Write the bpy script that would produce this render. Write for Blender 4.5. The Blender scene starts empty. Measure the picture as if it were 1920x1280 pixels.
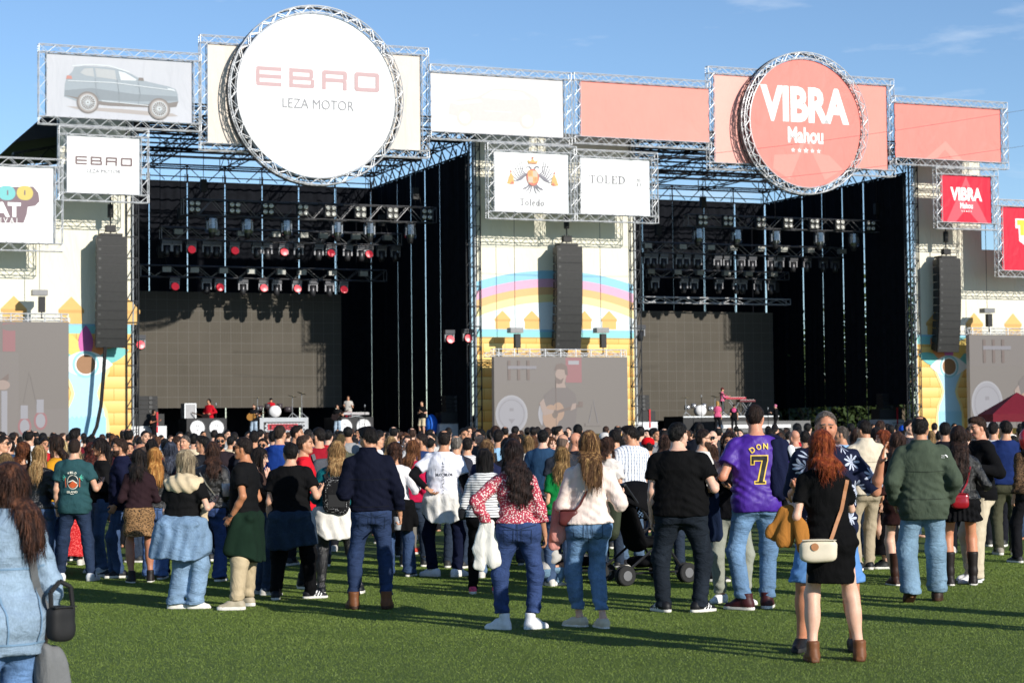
import bpy, bmesh, math, random
import numpy as np
from mathutils import Vector, Matrix
from mathutils.bvhtree import BVHTree
random.seed(11); rng = np.random.default_rng(11)
sc = bpy.context.scene; COL = sc.collection
PI = math.pi; R = math.radians

# ---------------------------------------------------------------- camera, sky, sun, exposure
F_PX, HY, ROLL, CAM_H = 3733.0, 810.0, 0.0106, 1.70        # photo pixels (1920 wide), horizon row, roll, eye height
_pt = math.atan((HY-640)/F_PX); _c, _s = math.cos(_pt), math.sin(_pt); _cr, _sr = math.cos(ROLL), math.sin(ROLL)
FW = Vector((0, _c, _s)); _up = Vector((0, -_s, _c)); _rt = Vector((1, 0, 0))
RT = _rt*_cr - _up*_sr; UP = _up*_cr + _rt*_sr
CAM = Vector((0, 0, CAM_H))
cd = bpy.data.cameras.new('camera'); cam = bpy.data.objects.new('camera', cd); COL.objects.link(cam)
cam.matrix_world = Matrix(((RT.x, UP.x, -FW.x, CAM.x), (RT.y, UP.y, -FW.y, CAM.y), (RT.z, UP.z, -FW.z, CAM.z), (0, 0, 0, 1)))
cd.sensor_width = 36; cd.lens = 36*F_PX/1920; cd.clip_start = 0.5; cd.clip_end = 6000
cd.dof.use_dof = True; cd.dof.focus_distance = 19.0; cd.dof.aperture_fstop = 5.6
sc.camera = cam
SUN_EL, SUN_AZ = R(21), R(138)                                 # azimuth clockwise from +Y
w = bpy.data.worlds.new('World'); sc.world = w; w.use_nodes = True
nt = w.node_tree; nt.nodes.clear()
wo = nt.nodes.new('ShaderNodeOutputWorld'); bg = nt.nodes.new('ShaderNodeBackground')
sky = nt.nodes.new('ShaderNodeTexSky'); sky.sky_type = 'NISHITA'; sky.sun_disc = False
sky.sun_elevation = SUN_EL; sky.sun_rotation = SUN_AZ; sky.air_density = 1.0; sky.dust_density = 0.05; sky.ozone_density = 3.5; sky.altitude = 1500
# thin high clouds in the sky itself
tc = nt.nodes.new('ShaderNodeTexCoord'); mp = nt.nodes.new('ShaderNodeMapping'); mp.inputs['Scale'].default_value = (5, 5, 26)
nz = nt.nodes.new('ShaderNodeTexNoise'); nz.inputs['Scale'].default_value = 2.2; nz.inputs['Detail'].default_value = 7; nz.inputs['Roughness'].default_value = .58
cr = nt.nodes.new('ShaderNodeValToRGB'); cr.color_ramp.elements[0].position = .57; cr.color_ramp.elements[1].position = .86
cr.color_ramp.elements[1].color = (.55, .55, .55, 1)
mx = nt.nodes.new('ShaderNodeMix'); mx.data_type = 'RGBA'; mx.inputs['B'].default_value = (6.5, 7.0, 7.6, 1)
L = nt.links.new
L(tc.outputs['Generated'], mp.inputs['Vector']); L(mp.outputs['Vector'], nz.inputs['Vector']); L(nz.outputs['Fac'], cr.inputs['Fac'])
L(cr.outputs['Color'], mx.inputs['Factor']); hs = nt.nodes.new('ShaderNodeHueSaturation'); hs.inputs['Saturation'].default_value = 1.0; L(sky.outputs['Color'], hs.inputs['Color']); L(hs.outputs['Color'], mx.inputs['A']); L(mx.outputs['Result'], bg.inputs['Color'])
L(bg.outputs['Background'], wo.inputs['Surface']); bg.inputs['Strength'].default_value = .124
sd = bpy.data.lights.new('sun', 'SUN'); sd.energy = 5.0; sd.angle = R(.5); sd.color = (1, .945, .86)
so = bpy.data.objects.new('sun', sd); COL.objects.link(so)
_sd = Vector((math.sin(SUN_AZ)*math.cos(SUN_EL), math.cos(SUN_AZ)*math.cos(SUN_EL), math.sin(SUN_EL)))
so.rotation_euler = _sd.to_track_quat('Z', 'Y').to_euler(); so.location = (30, -30, 40)
vs = sc.view_settings; vs.view_transform = 'Standard'; vs.look = 'None'; vs.exposure = 0.22; vs.gamma = 1
sc.cycles.max_bounces = 6; sc.cycles.diffuse_bounces = 3; sc.cycles.glossy_bounces = 3; sc.cycles.transparent_max_bounces = 8

# ---------------------------------------------------------------- survey helpers (photo pixel + known distance -> place in the world)
FA = 0.3916                                                    # the facade is turned this far from the picture plane
SV = Vector((math.cos(FA), math.sin(FA), 0)); NV = Vector((-math.sin(FA), math.cos(FA), 0)); FO = Vector((0, 100, 0))
def ray(x, y): return (FW + RT*((x-960)/F_PX) + UP*((640-y)/F_PX))
def ground(x, y):
    d = ray(x, y); t = -CAM.z/d.z; return CAM + d*t
def at_dist(x, y, Y):
    d = ray(x, y); return CAM + d*(Y/d.y)
def S(x, y, q=0.0):                                            # photo pixel on the plane q metres behind the facade -> (along, up)
    d = ray(x, y); t = ((FO + NV*q - CAM).dot(NV))/d.dot(NV); X = CAM + d*t
    return (X-FO).dot(SV), X.z
def FP(p, q, z): return FO + SV*p + NV*q + Vector((0, 0, z))
# ---------------------------------------------------------------- object helpers
def tag(o, label=None, cat=None, group=None, kind=None):
    if label: o['label'] = label
    if cat: o['category'] = cat
    if group: o['group'] = group
    if kind: o['kind'] = kind
    return o
def empty(name, loc, rz=0.0, label=None, cat=None, group=None):
    o = bpy.data.objects.new(name, None); COL.objects.link(o); o.location = loc; o.rotation_euler = (0, 0, rz)
    o.empty_display_size = .2
    return tag(o, label, cat, group)
def link_mesh(name, me, parent=None, loc=None, rz=0.0):
    o = bpy.data.objects.new(name, me); COL.objects.link(o)
    if parent: o.parent = parent
    if loc is not None: o.location = loc
    if rz: o.rotation_euler = (0, 0, rz)
    return o
class MB:
    """collects shapes and links them as ONE mesh object"""
    def __init__(s): s.v = []; s.f = []; s.m = []; s.sm = []; s.mi = 0; s.smooth = False; s.k = 0
    def add(s, vs, fs):
        b = len(s.v); s.v += [tuple(x) for x in vs]
        for f in fs: s.f.append([b+i for i in f]); s.m.append(s.mi); s.sm.append(s.smooth)
        return s
    def box(s, lo, hi):
        (a, b, c), (d, e, f) = lo, hi
        return s.add([(a,b,c),(d,b,c),(d,e,c),(a,e,c),(a,b,f),(d,b,f),(d,e,f),(a,e,f)], [(0,3,2,1),(4,5,6,7),(0,1,5,4),(1,2,6,5),(2,3,7,6),(3,0,4,7)])
    def cbox(s, c, d): return s.box((c[0]-d[0]/2, c[1]-d[1]/2, c[2]-d[2]/2), (c[0]+d[0]/2, c[1]+d[1]/2, c[2]+d[2]/2))
    def tube(s, a, b, r, n=6, r2=None, cap=True):
        a = Vector(a); b = Vector(b); d = (b-a)
        if d.length < 1e-6: return s
        z = d.normalized(); x = z.orthogonal().normalized(); y = z.cross(x); r2 = r if r2 is None else r2
        vs = []; fs = []
        for i in range(n):
            t = 2*PI*i/n; e = x*math.cos(t)+y*math.sin(t); vs += [a+e*r, b+e*r2]
        for i in range(n): j = (i+1) % n; fs.append((2*i, 2*j, 2*j+1, 2*i+1))
        if cap: fs += [tuple(2*i for i in range(n))[::-1], tuple(2*i+1 for i in range(n))]
        return s.add(vs, fs)
    def path(s, pts, r, n=6):
        for a, b in zip(pts[:-1], pts[1:]): s.tube(a, b, r, n)
        return s
    def lathe(s, prof, n=16, c=(0,0,0), axis='z'):
        vs = []; fs = []; k = len(prof)
        for r, h in prof:
            for i in range(n):
                t = 2*PI*i/n; x, y = r*math.cos(t), r*math.sin(t)
                p = (x, y, h) if axis == 'z' else ((x, h, y) if axis == 'y' else (h, x, y))
                vs.append((c[0]+p[0], c[1]+p[1], c[2]+p[2]))
        for a in range(k-1):
            for i in range(n): j = (i+1) % n; fs.append((a*n+i, a*n+j, (a+1)*n+j, (a+1)*n+i))
        fs.append(tuple(range(n))[::-1]); fs.append(tuple((k-1)*n+i for i in range(n)))
        return s.add(vs, fs)
    def build(s, name, mats, parent=None, origin=None, M=None, loc=None, rz=0.0):
        me = bpy.data.meshes.new(name)
        v = s.v
        if origin is not None: v = [(x-origin[0], y-origin[1], z-origin[2]) for x, y, z in v]
        me.from_pydata(v, [], s.f)
        for m in (mats if isinstance(mats, (list, tuple)) else [mats]): me.materials.append(m)
        me.polygons.foreach_set('material_index', s.m); me.polygons.foreach_set('use_smooth', s.sm)
        bm = bmesh.new(); bm.from_mesh(me); bmesh.ops.recalc_face_normals(bm, faces=bm.faces); bm.to_mesh(me); bm.free()
        o = link_mesh(name, me, parent, loc, rz)
        if M is not None:
            o.matrix_world = M @ Matrix.Translation(Vector(origin or (0, 0, 0)))
        return o
_txt = {}
def text_geo(t, bold=0.0):
    k = (t, bold)
    if k in _txt: return _txt[k]
    c = bpy.data.curves.new('t', 'FONT'); c.body = t; c.offset = bold; c.resolution_u = 3; c.fill_mode = 'FRONT'
    o = bpy.data.objects.new('t', c); COL.objects.link(o); bpy.context.view_layer.update()
    me = bpy.data.meshes.new_from_object(o.evaluated_get(bpy.context.evaluated_depsgraph_get()))
    vs = np.array([v.co[:2] for v in me.vertices]); fs = [tuple(p.vertices) for p in me.polygons]
    bpy.data.objects.remove(o); bpy.data.curves.remove(c); bpy.data.meshes.remove(me)
    lo, hi = vs.min(0), vs.max(0); _txt[k] = ((vs-lo)/(hi-lo), fs); return _txt[k]
class Ink(MB):
    """flat print: 2-D shapes in the (x, z) plane, each shape a hair in front of the one before"""
    def __init__(s, y0=-.022, step=.0012): super().__init__(); s.y = y0; s.st = step
    def poly(s, pts, mi=0):
        s.mi = mi; s.y -= s.st; s.add([(x, s.y, z) for x, z in pts], [tuple(range(len(pts)))]); return s
    def rect(s, x0, z0, x1, z1, mi=0): return s.poly([(x0,z0),(x1,z0),(x1,z1),(x0,z1)], mi)
    def disc(s, x, z, rx, rz=None, mi=0, n=32, a0=0, a1=360):
        rz = rx if rz is None else rz
        full = abs(a1-a0) >= 360; m = n if full else n+1
        return s.poly([(x+rx*math.cos(R(a0+(a1-a0)*i/n)), z+rz*math.sin(R(a0+(a1-a0)*i/n))) for i in range(m)], mi)
    def ring(s, x, z, rx, rz, tx, tz=None, mi=0, n=32, a0=0, a1=360):
        tz = tx if tz is None else tz; s.mi = mi; s.y -= s.st; vs = []; fs = []
        for i in range(n+1):
            t = R(a0+(a1-a0)*i/n); c, q = math.cos(t), math.sin(t)
            vs += [(x+rx*c, s.y, z+rz*q), (x+(rx-tx)*c, s.y, z+(rz-tz)*q)]
        for i in range(n): fs.append((2*i, 2*i+2, 2*i+3, 2*i+1))
        s.add(vs, fs); return s
    def stroke(s, pts, wd, mi=0, w2=None):
        s.mi = mi; s.y -= s.st; vs = []; n = len(pts)
        for i, (x, z) in enumerate(pts):
            a = pts[max(i-1, 0)]; b = pts[min(i+1, n-1)]; dx, dz = b[0]-a[0], b[1]-a[1]; l = math.hypot(dx, dz) or 1
            h = (wd + ((w2 if w2 is not None else wd)-wd)*i/max(n-1, 1))/2
            vs += [(x-dz/l*h, s.y, z+dx/l*h), (x+dz/l*h, s.y, z-dx/l*h)]
        s.add(vs, [(2*i, 2*i+1, 2*i+3, 2*i+2) for i in range(n-1)]); return s
    def text(s, t, x0, z0, x1, z1, mi=0, bold=0.0, mir=False):
        g, fs = text_geo(t, bold); s.mi = mi; s.y -= s.st
        s.add([(x0+(x1-x0)*u, s.y, z0+(z1-z0)*v) for u, v in g], fs); return s
# ---------------------------------------------------------------- materials
_mats = {}
def srgb(h):
    h = h.lstrip('#'); c = [int(h[i:i+2], 16)/255 for i in (0, 2, 4)]
    return tuple(x/12.92 if x <= .04045 else ((x+.055)/1.055)**2.4 for x in c)
class N:
    def __init__(s, name):
        s.m = bpy.data.materials.new(name); s.m.use_nodes = True; s.t = s.m.node_tree; s.b = s.t.nodes['Principled BSDF']
    def n(s, typ, **kw):
        o = s.t.nodes.new('ShaderNode'+typ)
        for k, v in kw.items():
            if hasattr(o, k): setattr(o, k, v)
            else: o.inputs[k.replace('_', ' ')].default_value = v
        return o
    def l(s, a, b): s.t.links.new(a, b)
    def co(s, scale=(1,1,1), rot=(0,0,0)):
        t = s.n('TexCoord'); m = s.n('Mapping'); m.inputs['Scale'].default_value = scale; m.inputs['Rotation'].default_value = rot
        s.l(t.outputs['Object'], m.inputs['Vector']); return m.outputs['Vector']
    def noise(s, scale, vec=None, detail=4, rough=.6, dist=0.0):
        o = s.n('TexNoise', Scale=scale, Detail=detail, Roughness=rough, Distortion=dist)
        s.l(vec if vec is not None else s.co(), o.inputs['Vector']); return o.outputs['Fac']
    def ramp(s, fac, stops, const=False):
        o = s.n('ValToRGB'); cr = o.color_ramp; cr.interpolation = 'CONSTANT' if const else 'LINEAR'
        while len(cr.elements) < len(stops): cr.elements.new(.5)
        for e, (p, c) in zip(cr.elements, stops): e.position = p; e.color = (*c[:3], 1)
        s.l(fac, o.inputs['Fac']); return o.outputs['Color']
    def mix(s, fac, a, b, mode='MIX'):
        o = s.n('Mix', data_type='RGBA', blend_type=mode)
        for x, k in ((fac, 'Factor'), (a, 'A'), (b, 'B')):
            i = o.inputs[k] if k == 'Factor' else [q for q in o.inputs if q.name == k and q.type == 'RGBA'][0]
            if isinstance(x, (int, float)): i.default_value = x
            elif isinstance(x, tuple): i.default_value = (*x[:3], 1)
            else: s.l(x, i)
        return [q for q in o.outputs if q.type == 'RGBA'][0]
    def math(s, op, a, b=0.0):
        o = s.n('Math', operation=op)
        for i, x in enumerate((a, b)):
            if isinstance(x, (int, float)): o.inputs[i].default_value = x
            else: s.l(x, o.inputs[i])
        return o.outputs[0]
    def sep(s, vec):
        o = s.n('SeparateXYZ'); s.l(vec, o.inputs[0]); return o.outputs
    def col(s, c):
        i = s.b.inputs['Base Color']
        if isinstance(c, tuple): i.default_value = (*c[:3], 1)
        else: s.l(c, i)
        return s
    def bump(s, h, strength=.4, dist=.01):
        o = s.n('Bump', Strength=strength, Distance=dist); s.l(h, o.inputs['Height']); s.l(o.outputs['Normal'], s.b.inputs['Normal']); return s
    def pr(s, rough=.6, metal=0.0, spec=.3):
        s.b.inputs['Roughness'].default_value = rough; s.b.inputs['Metallic'].default_value = metal; s.b.inputs['Specular IOR Level'].default_value = spec; return s
def sc3(c, k): return tuple(min(1, x*k) for x in c)
def plain(name, c, rough=.6, metal=0.0, spec=.3, var=.12, scale=6.0, bump=0.0, bscale=40.0):
    k = ('p', name)
    if k in _mats: return _mats[k]
    m = N(name); m.pr(rough, metal, spec)
    f = m.noise(scale, detail=5)
    m.col(m.ramp(f, [(.25, sc3(c, 1-var)), (.75, sc3(c, 1+var))]))
    if bump: m.bump(m.noise(bscale), bump, .01)
    _mats[k] = m.m; return m.m
def emit(name, c, e):
    k = ('e', name)
    if k in _mats: return _mats[k]
    m = N(name); m.col(c); m.b.inputs['Emission Color'].default_value = (*c, 1); m.b.inputs['Emission Strength'].default_value = e; m.pr(.3)
    _mats[k] = m.m; return m.m
def fabric(c, kind='cotton'):
    """woven or knitted clothing: slight tone variation, wrinkle bump"""
    k = ('f', c, kind)
    if k in _mats: return _mats[k]
    cc = srgb(c); m = N('fabric_'+kind)
    v = m.co((1, 1, .55)); f = m.noise(9, v, 5, .65, .8)
    if kind == 'leather':
        m.pr(.33, 0, .55); m.col(m.ramp(f, [(.3, sc3(cc, .8)), (.75, sc3(cc, 1.35))])); m.bump(m.noise(16, v, 6, .7, 1.2), .75, .03)
    elif kind == 'denim':
        m.pr(.85, 0, .15)
        fade = m.noise(5, m.co((1, 1, .45)), 4, .55, .5); weave = m.noise(160, m.co((1, 1, .25)), 2)
        g_ = sum(cc)/3; cc = tuple(.74*x+.26*g_ for x in cc); base = m.ramp(fade, [(.30, sc3(cc, .45)), (.50, sc3(cc, .8)), (.72, sc3(cc, 1.35))])
        m.col(m.mix(.30, base, m.ramp(weave, [(.3, sc3(cc, .6)), (.7, sc3(cc, 1.5))]))); m.bump(m.noise(9, m.co((.7, .7, 1.5)), 5, .6, .9), .6, .045)
    elif kind == 'knit':
        m.pr(.95, 0, .1); m.col(m.ramp(f, [(.3, sc3(cc, .85)), (.7, sc3(cc, 1.12))])); m.bump(m.noise(90, m.co((1, 1, 2))), .5, .01)
    elif kind == 'shiny':
        m.pr(.42, 0, .4); m.col(m.ramp(f, [(.3, sc3(cc, .85)), (.7, sc3(cc, 1.15))])); m.b.inputs['Roughness'].default_value = .55; m.bump(m.noise(8, v, 4, .55, 1.0), .4, .03)
    else:
        m.pr(.85, 0, .2); m.col(m.ramp(f, [(.3, sc3(cc, .86)), (.7, sc3(cc, 1.12))])); m.bump(m.noise(8, v, 5, .58, 1.1), .45, .04); m.b.inputs['Specular IOR Level'].default_value = .08
    _mats[k] = m.m; return m.m
def pattern(kind, a, b, c=None):
    k = ('pat', kind, a, b, c)
    if k in _mats: return _mats[k]
    A, B = srgb(a), srgb(b); m = N('fabric_'+kind); m.pr(.85, 0, .2)
    v = m.co((1, 1, .55))
    if kind == 'stripes':
        z = m.sep(m.co())[2]; n = m.noise(4); z = m.math('ADD', z, m.math('MULTIPLY', n, .02))
        m.col(m.ramp(m.math('FRACT', m.math('MULTIPLY', z, 38)), [(0, B), (.26, A)], True))
    elif kind == 'pinstripes':
        z = m.sep(m.co())[0]; f = m.math('FRACT', m.math('MULTIPLY', m.math('ADD', z, m.math('MULTIPLY', m.noise(5), .03)), 26))
        zz = m.math('FRACT', m.math('MULTIPLY', m.sep(m.co())[2], 55))
        g = m.math('MULTIPLY', m.math('LESS_THAN', f, .42), m.math('GREATER_THAN', m.math('ADD', zz, m.math('MULTIPLY', m.noise(70), .8)), .72))
        m.col(m.mix(g, A, B))
    elif kind in ('floral', 'dots', 'leopard'):
        sc_ = {'floral': 62, 'dots': 60, 'leopard': 48}[kind]
        vo = m.n('TexVoronoi', Scale=sc_, Randomness=1.0 if kind != 'dots' else .35); m.l(m.co(), vo.inputs['Vector'])
        d = vo.outputs['Distance']
        if kind == 'floral':
            g = m.math('LESS_THAN', m.math('ADD', d, m.math('MULTIPLY', m.noise(150), .25)), .50)
        elif kind == 'dots': g = m.math('LESS_THAN', d, .22)
        else: g = m.math('LESS_THAN', m.math('ABSOLUTE', m.math('SUBTRACT', m.math('ADD', d, m.math('MULTIPLY', m.noise(60), .5)), .60)), .10)
        m.col(m.mix(g, A, B))
    elif kind == 'palm':
        vo = m.n('TexVoronoi', Scale=7.5, Randomness=.9); m.l(m.co(), vo.inputs['Vector'])
        # a spray of pointed leaves round each cell centre
        dv = m.n('VectorMath', operation='SUBTRACT'); mp_ = m.n('VectorMath', operation='SCALE'); mp_.inputs['Scale'].default_value = 7.5
        m.l(m.co(), dv.inputs[0]); m.l(vo.outputs['Position'], dv.inputs[1]); m.l(dv.outputs[0], mp_.inputs[0])
        x, y, z = m.sep(mp_.outputs[0]); ang = m.math('ARCTAN2', z, m.math('ADD', x, m.math('MULTIPLY', y, .7)))
        rr = m.math('MULTIPLY', m.math('ABSOLUTE', m.math('SINE', m.math('MULTIPLY', ang, 4.5))), .52)
        g = m.math('LESS_THAN', vo.outputs['Distance'], rr)
        m.col(m.mix(m.math('MULTIPLY', g, .85), A, B))
    m.bump(m.noise(8, v, 4, .5, 1.0), .28, .03)
    _mats[k] = m.m; return m.m
def skin(c='#c99a7e'):
    k = ('skin', c)
    if k in _mats: return _mats[k]
    cc = srgb(c); m = N('skin'); m.pr(.5, 0, .35)
    f = m.noise(14, detail=4); m.col(m.ramp(f, [(.3, (cc[0]*.93, cc[1]*.84, cc[2]*.80)), (.7, (min(1, cc[0]*1.06), cc[1]*1.05, cc[2]*1.04))]))
    m.b.inputs['Subsurface Weight'].default_value = .12; m.b.inputs['Subsurface Radius'].default_value = (.02, .008, .004)
    _mats[k] = m.m; return m.m
def hairm(c, c2=None):
    k = ('hair', c, c2)
    if k in _mats: return _mats[k]
    a = srgb(c); b = srgb(c2) if c2 else sc3(a, 1.9); m = N('hair'); m.pr(.58, 0, .22)
    f = m.noise(26, m.co((1.6, 1.6, .10)), 5, .65, .35); m.col(m.ramp(f, [(.30, sc3(a, .5)), (.5, a), (.72, b)]))
    m.bump(m.noise(60, m.co((1.4, 1.4, .08)), 4, .6, .3), .8, .02)
    _mats[k] = m.m; return m.m
BLACK = plain('black_paint', (.012, .012, .013), .55, var=.3)
CLOTHBLK = plain('black_cloth', (.008, .009, .012), .95, spec=.08, var=.35, scale=2)
ALU = plain('aluminium', (.50, .51, .53), .42, .30, .4, var=.12, scale=3)
STEEL = plain('dark_steel', (.02, .022, .026), .5, .3, var=.3)
GALV = plain('galvanised_steel', (.42, .44, .46), .45, .6, var=.15)
WHITE = plain('white_print', (.80, .80, .79), .6, var=.02)
# ---------------------------------------------------------------- people: signed-distance bodies meshed with surface nets
_E = [((0,0,0),0),((0,1,0),0),((0,0,1),0),((0,1,1),0),((0,0,0),1),((1,0,0),1),((0,0,1),1),((1,0,1),1),((0,0,0),2),((1,0,0),2),((0,1,0),2),((1,1,0),2)]
def nets(d, lo, h):
    s = d < 0; nx, ny, nz = d.shape
    c = np.zeros((nx-1, ny-1, nz-1), np.int8)
    for i in (0, 1):
        for j in (0, 1):
            for k in (0, 1): c += s[i:nx-1+i, j:ny-1+j, k:nz-1+k]
    act = (c > 0) & (c < 8); ii = np.argwhere(act); n = len(ii)
    idx = -np.ones(act.shape, np.int64); idx[act] = np.arange(n)
    acc = np.zeros((n, 3)); num = np.zeros(n)
    for o, ax in _E:
        p = ii+np.array(o); q = p.copy(); q[:, ax] += 1
        a = d[p[:,0], p[:,1], p[:,2]]; b = d[q[:,0], q[:,1], q[:,2]]; m = (a < 0) != (b < 0)
        t = np.where(m, a/np.where(m, a-b, 1), 0); pos = np.tile(np.array(o, float), (n, 1)); pos[:, ax] += t
        acc += pos*m[:, None]; num += m
    V = np.array(lo)+h*(ii+acc/np.maximum(num, 1)[:, None])
    Q = []
    for ax in range(3):
        a, b = [(1, 2), (2, 0), (0, 1)][ax]
        sl0 = [slice(None)]*3; sl1 = [slice(None)]*3; sl0[ax] = slice(0, -1); sl1[ax] = slice(1, None)
        for g in (a, b): sl0[g] = slice(1, -1); sl1[g] = slice(1, -1)
        A = s[tuple(sl0)]; B = s[tuple(sl1)]
        for flip, msk in ((0, A & ~B), (1, ~A & B)):
            e = np.argwhere(msk)
            if not len(e): continue
            off = np.zeros(3, int); off[a] = 1; off[b] = 1; e = e+off
            ea = np.zeros(3, int); ea[a] = 1; eb = np.zeros(3, int); eb[b] = 1
            g = lambda p: idx[p[:,0], p[:,1], p[:,2]]
            q = np.stack([g(e-ea-eb), g(e-eb), g(e), g(e-ea)], 1)
            Q.append(q[:, ::-1] if flip else q)
    return V, np.concatenate(Q)
class SDF:
    def __init__(s, lo, hi, h):
        s.h = h; s.lo = np.array(lo, float); n = np.ceil((np.array(hi)-s.lo)/h).astype(int)+1
        s.ax = [s.lo[i]+h*np.arange(n[i]) for i in range(3)]; s.d = np.full(n, .5, np.float32)
    def _sl(s, lo, hi, m):
        r = []
        for i in range(3):
            a = int(np.clip(math.floor((lo[i]-m-s.lo[i])/s.h), 0, s.d.shape[i]-1)); b = int(np.clip(math.ceil((hi[i]+m-s.lo[i])/s.h)+1, a+1, s.d.shape[i]))
            r.append(slice(a, b))
        return tuple(r)
    def grid(s, sl=None):
        sl = sl or (slice(None),)*3
        return s.ax[0][sl[0]][:, None, None], s.ax[1][sl[1]][None, :, None], s.ax[2][sl[2]][None, None, :]
    def put(s, f, lo, hi, k=.03):
        sl = s._sl(lo, hi, k+2.5*s.h); v = f(*s.grid(sl)).astype(np.float32); d = s.d[sl]
        if k > 0:
            q = np.maximum(k-np.abs(d-v), 0)/k; s.d[sl] = np.minimum(d, v)-q*q*k*.25
        else: s.d[sl] = np.minimum(d, v)
        return s
    def cap(s, a, b, r1, r2=None, k=.03, flat=None):
        a = np.array(a, float); b = np.array(b, float); r2 = r1 if r2 is None else r2; ba = b-a; bb = float(ba@ba) or 1e-9; R_ = max(r1, r2)
        def f(X, Y, Z):
            x, y, z = X-a[0], Y-a[1], Z-a[2]; t = np.clip((x*ba[0]+y*ba[1]+z*ba[2])/bb, 0, 1)
            dx, dy, dz = x-ba[0]*t, y-ba[1]*t, z-ba[2]*t
            if flat: dx, dy, dz = dx/flat[0], dy/flat[1], dz/flat[2]
            return np.sqrt(dx*dx+dy*dy+dz*dz)-(r1+(r2-r1)*t)
        m = R_*(max(flat) if flat else 1)
        return s.put(f, np.minimum(a, b)-m, np.maximum(a, b)+m, k)
    def ell(s, c, r, k=.03):
        def f(X, Y, Z):
            x, y, z = (X-c[0])/r[0], (Y-c[1])/r[1], (Z-c[2])/r[2]; k0 = np.sqrt(x*x+y*y+z*z)
            k1 = np.sqrt((x/r[0])**2+(y/r[1])**2+(z/r[2])**2)+1e-6; return k0*(k0-1)/k1
        return s.put(f, np.array(c)-np.array(r), np.array(c)+np.array(r), k)
    def clipcap(s, a, b, r1, r2, k=.03):
        a = np.array(a, float); b = np.array(b, float); ba = b-a; L_ = float(np.linalg.norm(ba)); u = ba/L_
        def f(X, Y, Z):
            x, y, z = X-a[0], Y-a[1], Z-a[2]; q = x*u[0]+y*u[1]+z*u[2]; t = np.clip(q, 0, L_)
            return np.maximum(np.sqrt((x-u[0]*t)**2+(y-u[1]*t)**2+(z-u[2]*t)**2)-(r1+(r2-r1)*t/L_), q-L_)
        m = max(r1, r2); return s.put(f, np.minimum(a, b)-m, np.maximum(a, b)+m, k)
    def loft(s, T, k=.03, z0=None, z1=None, e=0.0):
        """T rows: z, half width, half depth, centre x, centre y"""
        T = np.array(T, float); T = T[np.argsort(T[:, 0])]; z0 = T[0, 0] if z0 is None else z0; z1 = T[-1, 0] if z1 is None else z1
        def f(X, Y, Z):
            zc = np.clip(Z, z0, z1); a, b, cx, cy = [np.interp(zc, T[:, 0], T[:, i]) for i in (1, 2, 3, 4)]; a = a+e; b = b+e
            x, y = X-cx, Y-cy; q = (np.abs(x/a)**2.3+np.abs(y/b)**2.3)**(1/2.3); dr = (q-1)*np.minimum(a, b)*.95
            dz = np.abs(Z-zc); return np.where(dz > 0, np.sqrt(np.maximum(dr, 0)**2+dz*dz)+np.minimum(dr, 0)*(dz <= 0), dr)
        m = T[:, 1:3].max()+e; cx = T[:, 3]; cy = T[:, 4]
        return s.put(f, (cx.min()-m, cy.min()-m, z0), (cx.max()+m, cy.max()+m, z1), k)
    def cut(s, f): s.d = np.maximum(s.d, f(*s.grid()).astype(np.float32)); return s
    def disp(s, f): s.d = s.d+f(*s.grid()).astype(np.float32); return s
    def out(s):
        for ax in range(3):
            i = [slice(None)]*3
            for e in (0, -1): i[ax] = e; s.d[tuple(i)] = np.maximum(s.d[tuple(i)], .001)
        return nets(s.d, s.lo, s.h)
def wob(X, Y, Z, fx, fy, fz, seed, n=3):
    r = np.random.default_rng(seed); o = 0
    for i in range(n):
        a = r.normal(size=3)*(.6+.4*i); ph = r.uniform(0, 6.28, 3)
        o = o+np.sin(fx*(1+.35*a[0])*X+fz*.35*a[2]*Z+ph[0]+1.2*np.sin(fy*.6*Y+fz*.5*Z+ph[2]))*np.sin(fz*(1+.25*a[1])*Z+fx*.5*a[0]*X+fy*.6*Y+ph[1])
    return o/n
def crease(*a):
    """cloth folds: soft troughs between sharper ridges"""
    return 1-2.2*np.abs(wob(*a))**.75
def make_mesh(name, V, Q, mats, mi=None):
    me = bpy.data.meshes.new(name); n, f = len(V), len(Q)
    me.vertices.add(n); me.vertices.foreach_set('co', np.asarray(V, np.float32).ravel())
    me.loops.add(4*f); me.loops.foreach_set('vertex_index', np.asarray(Q, np.int32).ravel())
    me.polygons.add(f); me.polygons.foreach_set('loop_start', np.arange(0, 4*f, 4, dtype=np.int32))
    for m in mats: me.materials.append(m)
    if mi is not None: me.polygons.foreach_set('material_index', np.asarray(mi, np.int32))
    me.polygons.foreach_set('use_smooth', np.ones(f, bool)); me.update(calc_edges=True); return me

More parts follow.
